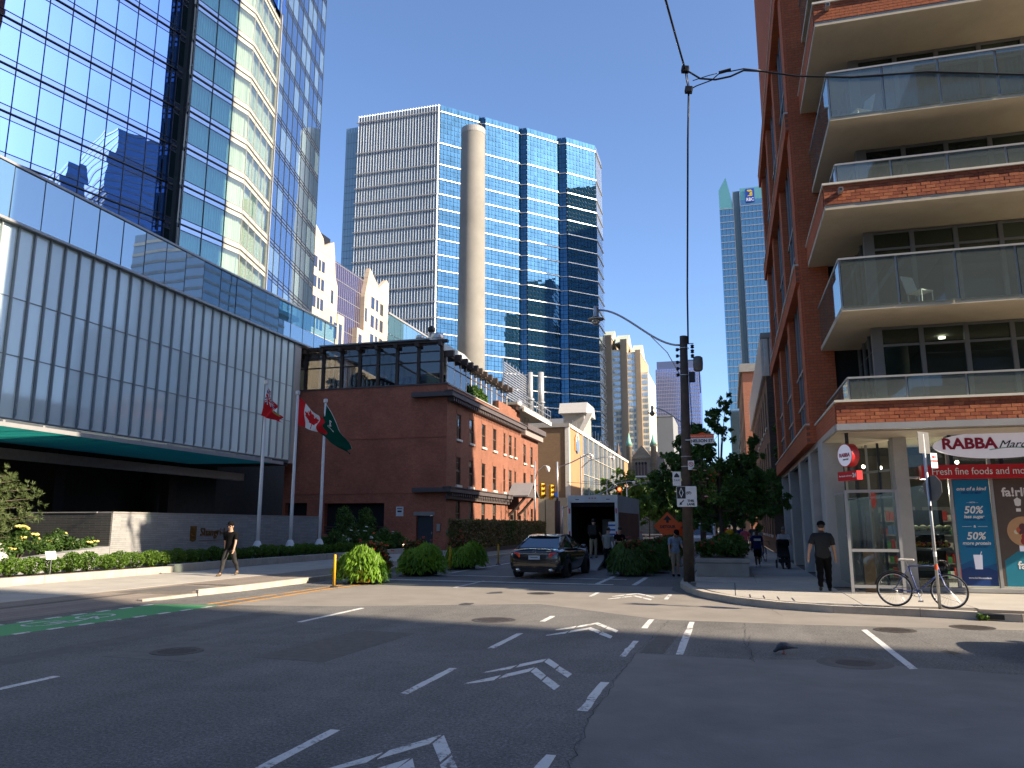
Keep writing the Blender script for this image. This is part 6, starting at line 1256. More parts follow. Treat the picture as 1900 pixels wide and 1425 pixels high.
b.add([(-.045, -.008, .2), (-.035, -.008, .21), (.045, -.008, .12), (.035, -.008, .11)], [(0, 1, 2, 3)]); b.build('red_ring', m_red, sg); text('P', .08, m_ink, sg, (0, -.006, .16)); text('▸' if False else '>', .05, m_ink, sg, (.05, -.006, .03))
sg = thing('taxi_sign', 'white sign with a black cab symbol left of the pole', 'road sign', (-1.47, 23.62, 2.93)); plate(sg, -.12, .12, 0, .42, m_whitep)
b = MB().prism_y([(-.07, .25), (.07, .25), (.08, .3), (.055, .31), (.04, .35), (.015, .355), (.015, .375), (-.015, .375), (-.015, .355), (-.04, .35), (-.055, .31), (-.08, .3)], -.007, -.005); b.build('cab_symbol', m_ink, sg); text('TAXI', .085, m_ink, sg, (0, -.006, .16)); text('<', .05, m_ink, sg, (-.08, -.006, .05)); text('>', .05, m_red, sg, (.08, -.006, .05))
sg = thing('lane_sign', 'large white lane sign with a white diamond on black at the pole', 'road sign', (-1.2, 23.6, 2.31)); b = MB(); b.prism_y([(-.29, .02), (-.27, 0), (.27, 0), (.29, .02), (.29, .58), (.27, .6), (-.27, .6), (-.29, .58)], 0, .012); b.build('plate', m_whitep, sg); bx('black_field', sg, m_ink, -.28, -.03, -.004, -.001, .24, .59)
b = MB()
P4 = [(0, .15), (.065, 0), (0, -.15), (-.065, 0)]
for k in range(4): p, q = P4[k], P4[(k + 1) % 4]; b.add([(-.155 + p[0], -.007, .415 + p[1]), (-.155 + q[0], -.007, .415 + q[1]), (-.155 + q[0] * .7, -.007, .415 + q[1] * .74), (-.155 + p[0] * .7, -.007, .415 + p[1] * .74)], [(0, 1, 2, 3)])
b.build('diamond', m_whitep, sg); text('THIS', .09, m_ink, sg, (.11, -.004, .17), bold=.003); text('LANE', .09, m_ink, sg, (.11, -.004, .07), bold=.003)
b = MB(); b.add([(-.1, -.004, .2), (-.08, -.004, .18), (-.18, -.004, .08), (-.2, -.004, .1)], [(0, 1, 2, 3)]); b.add([(-.22, -.004, .05), (-.13, -.004, .07), (-.2, -.004, .14)], [(0, 1, 2)]); b.build('arrow', m_ink, sg)
b = MB()
for cx in (.02, .1): b.tube([(cx + .033 * math.cos(k * .5), -.006, .4 + .033 * math.sin(k * .5)) for k in range(14)], .006, 4)
b.tube([(.02, -.006, .4), (.05, -.006, .45), (.09, -.006, .45), (.1, -.006, .4)], .005, 4); b.build('cycle_symbol', m_ink, sg)
hb = bush('flower_basket', 'hanging basket of red and pink flowers on the wooden pole', (-.72, 23.8, 2.5), [(0, 0, .55, .32), (.15, 0, .35, .28), (-.15, -.05, .8, .25), (.2, 0, .75, .25), (.25, -.1, .1, .2)], 900, .055, lf_dark, [(pt_red, 16), (pt_pink, 18)], 'hanging basket', 130, fsize=.06)
MB().tube([(-.4, 0, 1.15), (0, 0, 1.2), (0, 0, .9)], .015, 6).build('bracket', m_black, hb); MB().lathe([(.05, .3), (.2, .4), (.25, .55)], 12).build('bowl', m_black, hb)
# leaning steel post with signs, seen from behind
sp_ = thing('sign_post', 'steel sign post at the kerb with the bicycle locked to it', 'sign post', (3.89, 17.36, .15)); MB().tube([(0, 0, -.03), (0, 0, 1.6), (-.02, 0, 3.45)], .03, 10).build('post', m_steel, sp_, True)
for z, m in ((.75, m_org), (1.0, m_whitep), (1.9, m_black)): MB().lathe([(.033, z), (.033, z + .1)], 10, cap=False).build('sticker', m, sp_)
sg = thing('square_sign', 'grey back of a square sign at the top of the steel post', 'road sign', (3.88, 17.34, 3.2), rad(48)); plate(sg, -.2, .2, 0, .44, m_sback)
sg = thing('no_parking_sign', 'bright white parking sign on the steel post above the octagon', 'road sign', (4.03, 17.31, 2.9), rad(38)); plate(sg, -.09, .09, 0, .3, m_whitep); text('NO', .07, m_red, sg, (0, -.006, .22), bold=.002); text('PARKING', .045, m_red, sg, (0, -.006, .14), bold=.001, sx=.9)
sg = thing('stop_sign', 'octagonal sign seen edge on and from behind on the steel post', 'road sign', (3.95, 17.3, 2.5), rad(-63)); b = MB(); b.prism_y([(.27 * math.cos(rad(22.5 + 45 * k)), .27 * math.sin(rad(22.5 + 45 * k))) for k in range(8)], 0, .006); b.build('octagon', m_sback, sg); b = MB(); b.prism_y([(.26 * math.cos(rad(22.5 + 45 * k)), .26 * math.sin(rad(22.5 + 45 * k))) for k in range(8)], .007, .009); b.build('red_face', m_red, sg)
# yellow posts
for i, (x, y) in enumerate(((-11.18, 20.85), (-10.95, 30.0), (-10.35, 34.8))):
    t = thing('bollard_post', ['near yellow flexible post standing in the sun', 'yellow flexible post beside the third flower tub', 'far yellow flexible post left of the black sedan'][i], 'bollard', (x, y, 0), 0, 'yellow flexible posts along the cycle lane'); MB().tube([(0, 0, .03), (0, 0, .9), (0, 0, .93)], [.04, .04, .03], 12).build('post', m_yel, t, True); MB().lathe([(.12, .001), (.11, .03), (.05, .05)], 12).build('base', m_rubber, t)
# traffic signals on the left
def signal(label, loc, rz, lit=None, col=m_cone):
    t = thing('traffic_signal', label, 'traffic light', loc, rz, 'traffic lights beyond the truck'); b = MB(); b.box(-.18, .18, -.12, .12, -.6, .6); b.build('housing', col, t, bevel=.03)
    for k in range(3):
        z = .38 - k * .38; MB().lathe([(0, 0), (.13, 0)], 14, cap=False).build('lens', m_lred if lit == k else m_lens, t).matrix_local = Matrix.Translation((0, -.125, z)) @ Matrix.Rotation(rad(90), 4, 'X'); b = MB(); vs = []
        for q in range(9): a = rad(-20 + q * 27.5); vs += [(.15 * math.cos(a), -.12, z + .15 * math.sin(a)), (.15 * math.cos(a), -.32, z + .15 * math.sin(a) - .02)]
        b.add(vs, [(2 * q, 2 * q + 1, 2 * q + 3, 2 * q + 2) for q in range(8)]); b.build('visor', col, t)
    return t
signal('left yellow traffic light turned sideways by the brown building', (-14.1, 59.4, 4.45), rad(60)); signal('right yellow traffic light of the pair by the brown building', (-13.9, 61.8, 4.45), rad(65)); signal('orange traffic light showing red above the truck roof', (-8.35, 62, 4.25), 0, 0)
sp2 = thing('signal_pole', 'steel pole with a dark wide base and a long raised arm left of the truck', 'signal pole', (-14.0, 64.6, .15)); MB().tube([(0, 0, 0), (0, 0, 3.7)], .24, 14).build('base_sleeve', M('sleeve_brown', (.05, .035, .035), .7), sp2, True); MB().tube([(0, 0, 3.7), (0, 0, 7.0)], .1, 10).build('pole', m_steel, sp2, True); MB().tube([(0, 0, 6.5), (1.2, 0, 6.9), (2.7, 0, 7.6), (2.9, 0, 7.6)], .05, 7).build('arm', m_steel, sp2, True); MB().lathe([(.05, 0), (.18, -.15), (.1, -.3)], 10, (3.0, 0, 7.55)).build('camera_head', m_whitep, sp2); bx('name_blade', sp2, m_bl, -.55, .05, -.15, -.13, 4.0, 4.45); bx('arm_bracket', sp2, m_steel, -.6, 0, -.05, .05, 4.7, 4.78)
lp = thing('street_lamp', 'grey hooked street lamp at the end of the brick building', 'street lamp', (-15.7, 63.5, .15)); MB().tube([(0, 0, 0), (0, 0, 7.0)], [.09, .06], 10).build('pole', m_steel, lp, True); MB().tube([(0, 0, 5.4), (.3, 0, 6.2), (.8, 0, 6.6), (1.1, 0, 6.55)], .04, 7).build('arm', m_steel, lp, True); MB().lathe([(.08, .15), (.2, 0), (.14, -.3), (.03, -.38)], 12, (1.15, 0, 6.4)).build('lamp_head', m_whitep, lp, True); bx('signal_bracket', lp, m_steel, 0, 1.5, -.04, .04, 4.9, 4.98)
rl = thing('mast_arm', 'steel mast arm carrying the red light over the street', 'signal pole', (-13.1, 62.1, .15)); MB().tube([(0, 0, 0), (0, 0, 3.2)], .09, 10).build('pole', m_steel, rl, True); MB().tube([(0, 0, 3.0), (2.5, 0, 3.9), (4.6, 0, 4.75)], .05, 7).build('arm', m_steel, rl, True)
for i, (x, y, h) in enumerate(((-13.3, 72, 8.2), (-13.3, 88, 6.8), (-13.2, 105, 7.5), (-2.0, 110, 7.5))):
    t = thing('street_lamp', ['thin pole with two lamp arms before the brown theatre', 'wooden pole with cables before the screen wall', 'curved street lamp in front of the church', 'thin far lamp post behind the right trees'][i], 'street lamp', (x, y, .12)); MB().tube([(0, 0, 0), (0, 0, h)], [.1, .07], 8).build('pole', m_gcon if i < 2 else m_steel, t, True); MB().tube([(0, 0, h - 1.2), (.8, 0, h - .5), (2.2, 0, h - .2), (3, 0, h - .25)], .045, 6).build('arm', m_steel, t, True); MB().lathe([(.1, .1), (.2, 0), (.1, -.2)], 10, (3.05, 0, h - .3)).build('lamp_head', m_whitep, t)
wr = thing('tram_wires', 'sagging dark wires strung across the far street', 'cables', (-8, 72, 6), world=True)
for k in range(5):
    z = 5.2 + k * .45; y = 66 + k * 7; MB().tube([(-13.5, y, z + .3), (-10, y + .5, z), (-6, y, z - .1), (-1.5, y - 1, z + .5)], .018, 4).build('wire', m_black, wr)
# overhead service wires near the camera
ow = thing('overhead_wires', 'black twisted wires joined by two boxes high over the crossing', 'cables', (-.5, 20, 13), world=True)
n1, n2 = Vector((-.59, 20, 14.19)), Vector((-.52, 20, 13.56))
def wire(pts, r, nm='wire'): MB().tube(pts, r, 6).build(nm, m_black, ow, True)
wire([n1, (-.75, 18.6, 14.3), (-.9, 14, 12.9), (-1.2, 6, 14)], .028); wire([n1, (-.57, 20, 13.9), n2], .02); wire([n1 + Vector((.03, 0, 0)), n2 + Vector((.03, 0, 0))], .012)
wire([n2, (-.62, 20.6, 12.4), (-.75, 21.6, 10.6), (-.9, 22.8, 8.6), (-.98, 23.8, 7.3)], .026); wire([n1, (-.2, 20, 13.85), (.2, 20, 13.75), (.6, 20, 13.78), (.95, 20, 13.9), (1.4, 20, 13.8), (2.3, 20, 13.5), (3.6, 20, 13.25), (5.4, 20, 13.1), (7.8, 20, 12.6), (11, 20, 12)], .026); wire([n2, (-.3, 20, 13.65), (.1, 20, 13.75), (.35, 20, 13.95), (.6, 20, 13.93), (.95, 20, 13.95), (1.4, 20, 13.82)], .016); wire([(-.4, 20, 13.82), (.0, 20, 13.9), (.25, 20, 13.93)], .012)
for p in (n1, n2): b = MB(); b.box(-.1, .1, -.08, .08, -.085, .085); o = b.build('junction_box', m_black, ow, bevel=.015); o.location = p; o.rotation_euler = (0, rad(12), 0)
b = MB().tube([(.3, 20, 13.94), (.62, 20, 13.98)], .045, 8); b.build('splice', m_black, ow)
# road works signs
for i, (x, y) in enumerate(((-3.75, 49.5), (-2.75, 50.2))):
    t = thing('roadworks_sign', ['orange diamond sign with a black arrow behind the grey shirted man', 'second orange diamond sign partly behind the wooden pole'][i], 'road sign', (x, y, 0), rad(-6), 'orange roadworks signs'); b = MB(); b.prism_y([(0, .86), (.88, 1.74), (0, 2.62), (-.88, 1.74)], 0, .02); b.build('diamond', m_org, t)
    b = MB(); b.prism_y([(-.08, 1.95), (.08, 1.95), (.08, 2.12), (.26, 2.12), (0, 2.4), (-.26, 2.12), (-.08, 2.12)], -.01, -.002); b.build('arrow', m_ink, t); text(['DETOUR', 'LANE'][i], .24, m_ink, t, (0, -.006, 1.7), bold=.008)
    for s_ in (-.5, .5): MB().tube([(0, .05, 1.2), (s_, -.1 if s_ < 0 else .5, 0)], .03, 6).build('leg', m_steel, t)
# ---------------------------------------------------------------- bicycle
bk = thing('bicycle', 'blue road bicycle with a pale saddle locked to the sign post', 'bicycle', (3.62, 17.56, .15), rad(-18)); m_blue = M('bicycle_blue', (.07, .1, .26), .35, .1, 6); m_chrome = M('bicycle_chrome', (.5, .5, .5), .25, .05, metal=.9)
def wheel(cx, nm):
    w_ = bpy.data.objects.new('wheel', None); link(w_, bk); w_.location = (cx, 0, .335)
    tor = lambda R_, r_: MB().tube([(R_ * math.cos(k * math.pi / 20), 0, R_ * math.sin(k * math.pi / 20)) for k in range(41)], r_, 7, cap=False)
    tor(.322, .016).build('tyre', m_rubber, w_, True); tor(.303, .009).build('rim', m_chrome, w_, True); b = MB(); b.tube([(0, -.04, 0), (0, .04, 0)], .022, 8)
    for k in range(28): a = k * 2 * math.pi / 28; b.tube([(.02 * math.cos(a + 1.2), .02 * (-1) ** k, .02 * math.sin(a + 1.2)), (.3 * math.cos(a), 0, .3 * math.sin(a))], .0016, 3, cap=False)
    b.build('spokes', m_chrome, w_)
wheel(-.48, 'r'); wheel(.5, 'f'); b = MB(); BB, ST, HT, HB, RA = (-.06, 0, .29), (-.19, 0, .8), (.33, 0, .82), (.36, 0, .68), (-.48, 0, .335)
for p, q, r in ((BB, ST, .015), (ST, HT, .014), (BB, HB, .016), (HT, HB, .018)): b.tube([p, q], r, 8)
for s_ in (-.05, .05): b.tube([(RA[0], s_, RA[2]), (BB[0], s_ * .5, BB[2])], .009, 6); b.tube([(RA[0], s_, RA[2]), (ST[0], s_ * .4, ST[2] - .04)], .008, 6); b.tube([(.365, s_ * .8, .66), (.43, s_, .45), (.5, s_, .335)], .011, 6)
b.build('frame', m_blue, bk, True); b = MB(); b.prism([(-.36, -.07), (-.36, .07), (-.22, .05), (-.07, .015), (-.07, -.015), (-.22, -.05)], .9, .945); b.build('saddle', M('saddle_pale', (.6, .56, .5), .6, .1), bk, bevel=.015); MB().tube([ST, (-.22, 0, .91)], .012, 6).build('seat_post', m_chrome, bk)
MB().tube([HT, (.31, 0, .9), (.38, 0, .92)], .012, 6).build('stem', m_chrome, bk); b = MB()
for s_ in (-1, 1): b.tube([(.38, 0, .92), (.38, s_ * .19, .92), (.46, s_ * .2, .91), (.5, s_ * .2, .84), (.46, s_ * .2, .78), (.39, s_ * .2, .78)], .012, 6); b.tube([(.49, s_ * .2, .9), (.53, s_ * .2, .82), (.52, s_ * .2, .74)], .007, 5)
b.build('handlebar', m_black, bk, True); b = MB(); b.tube([(BB[0] + .085 * math.cos(k * .393), -.05, BB[2] + .085 * math.sin(k * .393)) for k in range(17)], .006, 5); b.tube([BB, (BB[0] + .05, -.06, BB[2] - .16)], .01, 5); b.tube([BB, (BB[0] - .05, .06, BB[2] + .16)], .01, 5); b.box(BB[0] + .01, BB[0] + .1, -.16, -.06, BB[2] - .175, BB[2] - .15); b.build('crankset', m_chrome, bk)
MB().tube([(-.06, -.05, .375), (-.48, -.05, .37), (-.51, -.05, .335), (-.48, -.05, .3), (-.06, -.05, .205)], .004, 4).build('chain', m_black, bk); b = MB(); b.tube([(-.48 + .36 * math.cos(rad(a)), 0, .335 + .36 * math.sin(rad(a))) for a in range(40, 180, 14)], .018, 5); b.build('mudguard', m_black, bk)
# ---------------------------------------------------------------- pigeon
pg_ = thing('pigeon', 'dark pigeon pecking on the shaded asphalt', 'pigeon', (.63, 11.8, .004), rad(12)); pg_.scale = (.8, .8, .8); mpg = M('pigeon_grey', (.06, .065, .075), .6, .35, 25); b = MB()
b.tube([(.19, 0, .1), (.12, 0, .12), (.05, 0, .135), (-.03, 0, .13), (-.08, 0, .105), (-.115, 0, .075), (-.14, 0, .05), (-.155, 0, .045)], [.01, .034, .06, .068, .054, .034, .026, .018], 12); b.ball((-.15, 0, .048), (.032, .024, .026), 10, 6); b.build('body', mpg, pg_, True)
b = MB(); b.prism([(.12, -.02), (.24, -.03), (.24, .03), (.12, .02)], .098, .112); b.build('tail', mpg, pg_); b = MB().tube([(-.15, 0, .05), (-.18, 0, .03)], [.006, .002], 6); b.build('beak', m_ink, pg_); 
for s_ in (-1, 1):
    b = MB().ball((.05, s_ * .042, .135), (.08, .018, .03), 10, 6); b.build('wing', M('pigeon_wing', (.12, .125, .14), .6, .5, 20) if 'pigeon_wing' not in bpy.data.materials else bpy.data.materials['pigeon_wing'], pg_, True); b = MB().tube([(.0, s_ * .025, .09), (.005, s_ * .027, .0)], .006, 5); b.tube([(.02, s_ * .027, .004), (-.03, s_ * .027, .004)], .005, 4); b.build('leg', M('pigeon_leg', (.3, .06, .04), .6) if 'pigeon_leg' not in bpy.data.materials else bpy.data.materials['pigeon_leg'], pg_)

gi = thing('kerb_inlet', 'dark drain slot in the kerb beside the bicycle with weeds at its end', 'drain', (4.6, 16.9, 0), rad(-10)); bx('slot', gi, m_ink, -.1, .75, -.055, .02, .03, .12); bx('lid', gi, m_iron, -.15, .85, .0, .5, .152, .158)
bush('weed', 'small weeds growing from the kerb drain', (4.45, 16.86, .02), [(0, 0, .05, .07), (.1, -.02, .04, .05)], 120, .03, lf_mid, None, 'plant', 140, 2)
# ---------------------------------------------------------------- vehicles
m_car = M('black_car_paint', (.006, .0065, .008), .18, .0, 1, coat=1.0, spec=.6); m_cgl = Mglass('car_glass', (.8, .9, 1), (.006, .008, .01), .1, .003, 0, 1, .9); m_tail = M('tail_lamp_red', (.4, .006, .012), .15, .05, 3, coat=.8, emit=(.9, .02, .02), estr=.03); m_plate = M('number_plate', (.6, .62, .64), .4, .06, 20); m_rim = M('alloy_rim', (.3, .3, .31), .3, .1, metal=.9)
def loft(stations, mat, name, par, sub=2):
    b = MB(); n = len(stations[0]); vs = [p for s_ in stations for p in s_]
    fs = [(i * n + k, i * n + k + 1, (i + 1) * n + k + 1, (i + 1) * n + k) for i in range(len(stations) - 1) for k in range(n - 1)]
    b.add(vs, fs); m = len(stations) - 1; b.f += [tuple(range(n - 1, -1, -1)), tuple(m * n + k for k in range(n))]; b.mi += [0, 0]
    o = b.build(name, mat, par, True, sub=sub); return o
def car(name, label, loc, rz, paint):
    t = thing(name, label, 'car', loc, rz, None); Y = [0, .06, .3, .5, .6, .95, 1.3, 1.4, 1.9, 2.5, 3.2, 3.4, 3.75, 4.1, 4.2, 4.45, 4.6, 4.7]
    ZT = [.8, .96, 1.0, 1.01, 1.02, 1.01, .99, .985, .97, .96, .95, .94, .92, .88, .86, .78, .7, .55]; W_ = [.82, .9, .93, .935, .94, .945, .945, .945, .945, .945, .945, .945, .94, .93, .92, .88, .78, .58]; ZB = [.26, .22, .2, .2, .5, .74, .5, .18, .17, .17, .17, .5, .74, .5, .22, .24, .28, .34]
    st = []
    for y, zt, w_, zb in zip(Y, ZT, W_, ZB):
        h = [(.0, zb), (w_ * .86, zb), (w_ * .97, zb + .1), (w_, zb + (zt - zb) * .5), (w_ * .985, zt - .16), (w_ * .93, zt - .05), (w_ * .6, zt), (0, zt + .015)]; st.append([(x, y, z) for x, z in h] + [(-x, y, z) for x, z in h[-2:0:-1]] + [(0, y, zb)])
    loft(st, paint, 'body', t, 2)
    A = dict(bl=(-.76, .45, .99), br=(.76, .45, .99), rl=(-.55, 1.3, 1.39), rr=(.55, 1.3, 1.39), fl=(-.57, 2.55, 1.42), fr=(.57, 2.55, 1.42), wl=(-.79, 3.5, .96), wr=(.79, 3.5, .96), ml=(-.83, 1.95, .97), mr=(.83, 1.95, .97), tl=(-.6, 1.9, 1.43), tr=(.6, 1.9, 1.43))
    b = MB(); b.quad(A['bl'], A['br'], A['rr'], A['rl']); b.build('rear_window', m_cgl, t); b = MB(); b.quad(A['wr'], A['wl'], A['fl'], A['fr']); b.build('windscreen', m_cgl, t)
    for s_ in 'lr':
        sx = -1 if s_ == 'l' else 1; q = lambda k: A[k + s_]
        for ps in ([q('b'), q('m'), q('t'), q('r')], [q('m'), q('w'), q('f'), q('t')]): b = MB(); b.quad(*ps); b.build('side_window', m_cgl, t)
        for p0, p1, r in ((q('b'), q('r'), .034), (q('m'), q('t'), .03), (q('w'), q('f'), .028), (q('r'), q('t'), .027), (q('t'), q('f'), .027), (q('b'), q('m'), .022), (q('m'), q('w'), .022)): MB().tube([p0, p1], r, 7).build('pillar' if abs(p0[2] - p1[2]) > .1 else 'window_rail', paint if r > .023 else m_chrome, t, True)
        b = MB().ball((sx * .98, 3.05, 1.02), (.11, .07, .075), 10, 6); b.build('mirror', paint, t, True)
        for y in (1.35, 2.45): bx('door_handle', t, m_chrome, sx * .9 - .012, sx * .9 + .012, y, y + .16, .78, .8)
        b = MB(); b.prism([(sx * .5, .0), (sx * .74, .04), (sx * .86, .2), (sx * .875, .34), (sx * .6, .06)], .7, .86); b.build('tail_lamp', m_tail, t, bevel=.015)
        MB().tube([(sx * .58, -.03, .28), (sx * .58, .12, .28)], [.075, .06], 10).build('exhaust_tip', m_chrome, t, True)
        for y in (.95, 3.75):
            w_ = bpy.data.objects.new('wheel', None); link(w_, t); w_.location = (sx * .785, y, .32); MB().lathe([(.2, -.11), (.3, -.11), (.325, -.08), (.325, .08), (.3, .11), (.2, .11)], 26, cap=False).build('tyre', m_rubber, w_, True).rotation_euler = (0, rad(90), 0)
            b = MB(); b.lathe([(.0, .0), (.06, .02), (.05, .03)], 12)
            for k in range(7): a = k * .8976; b.add([(.04 * math.cos(a - .5), .04 * math.sin(a - .5), .02), (.04 * math.cos(a + .5), .04 * math.sin(a + .5), .02), (.21 * math.cos(a + .14), .21 * math.sin(a + .14), .04), (.21 * math.cos(a - .14), .21 * math.sin(a - .14), .04)], [(0, 1, 2, 3)])
            b.lathe([(.2, .02), (.215, .05), (.2, .06)], 26, cap=False); b.build('rim', m_rim, w_).rotation_euler = (0, rad(90 * sx), 0); w_.children[-1].location = (sx * .06, 0, 0)
            MB().lathe([(.345, -.02), (.36, .0), (.345, .03)], 26, cap=False).build('arch_lip', m_black, w_).rotation_euler = (0, rad(90), 0); w_.children[-1].location = (sx * .09, 0, 0)
    st = [[(x, y, z + .012 - abs(x) * .03) for x in (-.6, -.35, 0, .35, .6)] for y, z in ((1.2, 1.4), (1.5, 1.455), (1.95, 1.47), (2.3, 1.46), (2.58, 1.42))]; b = MB(); b.add([p for s_ in st for p in s_], [(i * 5 + k, i * 5 + k + 1, i * 5 + k + 6, i * 5 + k + 5) for i in range(4) for k in range(4)]); b.build('roof', paint, t, True, sub=1)
    bx('boot_strip', t, m_chrome, -.56, .56, -.012, .02, .815, .835); bx('number_plate', t, m_plate, -.2, .2, -.03, -.01, .64, .77); bx('plate_characters', t, m_wframe, -.13, .13, -.034, -.0305, .69, .725); bx('boot_lip', t, paint, -.62, .62, .08, .2, 1.0, 1.03); bx('diffuser', t, m_black, -.72, .72, -.01, .2, .22, .36); bx('bumper_line', t, m_black, -.8, .8, .01, .1, .5, .515)
    b = MB()
    for k in range(14): a0, a1 = k * .4488, (k + 1) * .4488; b.tube([(.055 * math.cos(a0), .0, .9 + .055 * math.sin(a0)), (.055 * math.cos(a1), .0, .9 + .055 * math.sin(a1))], .006, 4, cap=False)
    b.build('boot_emblem', m_chrome, t); bx('boot_letters', t, m_chrome, .42, .58, .02, .04, .9, .93); bx('roof_aerial', t, paint, -.02, .02, 1.3, 1.45, 1.45, 1.5)
    return t
sed = car('black_sedan', 'glossy black sedan seen from behind, stopped before the moving truck', (-6.42, 25.85, 0), rad(-3), m_car)
dup(sed, (8.95, 12.75, 0), rad(90), 'dark car of which only the nose enters the right edge of the picture')
van = thing('white_van', 'white van facing the camera behind the wooden pole', 'van', (-2.0, 57, 0)); b = MB(); b.prism_x([(0, .35), (0, .95), (.25, 1.1), (.95, 1.9), (4.6, 1.95), (4.7, .35)], -.95, .95); b.build('body', m_whitep, van, bevel=.06); b = MB(); b.quad((-.82, .27, 1.15), (.82, .27, 1.15), (.76, .88, 1.82), (-.76, .88, 1.82)); b.build('windscreen', m_cgl, van).location = (0, -.03, .02)
for sx in (-1, 1):
    bx('headlight', van, m_chrome, sx * .75 - .16, sx * .75 + .16, -.02, .02, .72, .9); MB().ball((sx * 1.05, .7, 1.3), (.09, .06, .13), 8, 6).build('mirror', m_black, van)
    for y in (.9, 3.8): MB().lathe([(.2, -.1), (.33, -.1), (.33, .1), (.2, .1)], 18, cap=True).build('wheel', m_rubber, van).matrix_local = Matrix.Translation((sx * .85, y, .33)) @ Matrix.Rotation(rad(90), 4, 'Y')
bx('grille', van, m_black, -.5, .5, -.02, .02, .5, .68)
# moving truck with open back and ramp
tk = thing('moving_truck', 'white box truck with its dark back open and a ramp down to the road', 'truck', (-5.85, 34.4, 0), rad(-2)); m_tw = M('truck_white', (.6, .61, .61), .45, .1, 2, stain=.2); m_ts = M('truck_side_graphic', (.2, .11, .08), .45, .45, .9)
X0, X1, LZ, TZ, TL = -1.12, 1.12, .48, 3.1, 6.4
bx('floor', tk, m_timb, X0, X1, 0, TL, LZ - .1, LZ); bx('roof', tk, m_tw, X0, X1, .02, TL, TZ - .05, TZ); bx('left_wall', tk, m_tw, X0, X0 + .04, .02, TL, LZ, TZ - .05); bx('right_wall', tk, m_tw, X1 - .04, X1, .02, TL, LZ, TZ - .05); bx('right_graphic', tk, m_ts, X1 + .002, X1 + .006, .2, TL - .3, LZ + .1, TZ - .75); bx('front_wall', tk, m_tw, X0, X1, TL - .04, TL, LZ, TZ - .05); bx('inner_shade_sheet', tk, m_dark, X0 + .05, X1 - .05, TL - .08, TL - .05, LZ + .01, TZ - .1)
for x0 in (X0 + .045, X1 - .05): bx('side_shade_sheet', tk, m_dark, x0, x0 + .005, .15, TL - .1, LZ + .01, TZ - .1)  # near-black sheets stand in for the shade inside the box
for x0 in (X0, X1 - .13): bx('rear_post', tk, m_tw, x0, x0 + .13, -.04, .05, LZ, TZ - .32)
bx('rear_header', tk, m_tw, X0, X1, -.06, .06, TZ - .32, TZ); bx('rolled_door', tk, m_dark, X0 + .14, X1 - .14, .1, .4, TZ - .5, TZ - .34); bx('bumper', tk, m_steel, X0, X1, -.12, .0, LZ - .16, LZ - .02)
for x in (-.13, 0, .13): bx('marker_lamp', tk, m_red, x - .035, x + .035, -.075, -.06, TZ - .15, TZ - .11)
for x in (X0 + .35, X1 - .5): bx('clearance_lamp', tk, m_ink, x, x + .16, -.075, -.06, TZ - .2, TZ - .17)
for x in (X0 + .03, X1 - .1):
    for z in (.6, 1.3, 2.3): bx('reflector', tk, m_red, x, x + .06, -.055, -.045, z, z + .22)
bx('side_rail', tk, m_alu, X1, X1 + .02, .02, TL, LZ - .06, LZ + .06)
for sx in (-1, 1):
    for y in (1.7, 7.4): MB().lathe([(.2, -.16), (.38, -.16), (.4, -.12), (.4, .12), (.38, .16), (.2, .16)], 22).build('wheel', m_rubber, tk).matrix_local = Matrix.Translation((sx * .9, y, .4)) @ Matrix.Rotation(rad(90), 4, 'Y')
b = MB(); b.prism_x([(TL + .1, .5), (TL + .1, 2.3), (TL + .6, 2.35), (TL + 1.3, 1.5), (TL + 2.1, 1.25), (TL + 2.2, .5)], -.98, .98); b.build('cab', m_tw, tk, bevel=.06); bx('chassis', tk, m_black, -.5, .5, 0, TL + 2, .3, .47)
rp = thing('loading_ramp', 'pale metal ramp sloping from the truck down to the road', 'ramp', (-5.62, 34.35, .5), rad(1)); sl_ = math.atan2(.47, 3.2); b = MB(); b.box(-.38, .38, -3.2, 0, -.03, 0); b.box(-.41, -.38, -3.2, 0, -.05, .06); b.box(.38, .41, -3.2, 0, -.05, .06)
for k in range(12): b.box(-.37, .37, -3.1 + k * .26, -3.06 + k * .26, 0, .012)
b.build('deck', m_steel, rp).rotation_euler = (sl_, 0, 0)
for i, (x, y, z, sx, sy, sz, m, lb) in enumerate(((-6.5, 35.0, .49, .5, .5, .28, m_whitep, 'crumpled white bundle on the truck floor at the left'), (-5.05, 35.3, .49, .45, .5, 1.45, m_whitep, 'tall white wrapped carton inside the truck at the right'), (-5.9, 39, .49, .5, .4, 1.6, m_wframe, 'grey cabinet at the dark front of the truck'))):
    t = thing('moving_box', lb, 'box', (x, y, z)); b = MB(); b.box(-sx / 2, sx / 2, -sy / 2, sy / 2, 0, sz); b.build('carton', m, t, bevel=.03); 
    if i == 1:
        for k in range(3): bx('blue_stripe', t, m_bl, -sx / 2, sx / 2, -sy / 2 - .004, -sy / 2 - .001, .85 + k * .2, .93 + k * .2)
    if i == 0:
        for v in b.v: pass
        MB().ball((.1, 0, sz), (.2, .2, .12), 9, 5).build('cloth_fold', m_wframe, t, True)
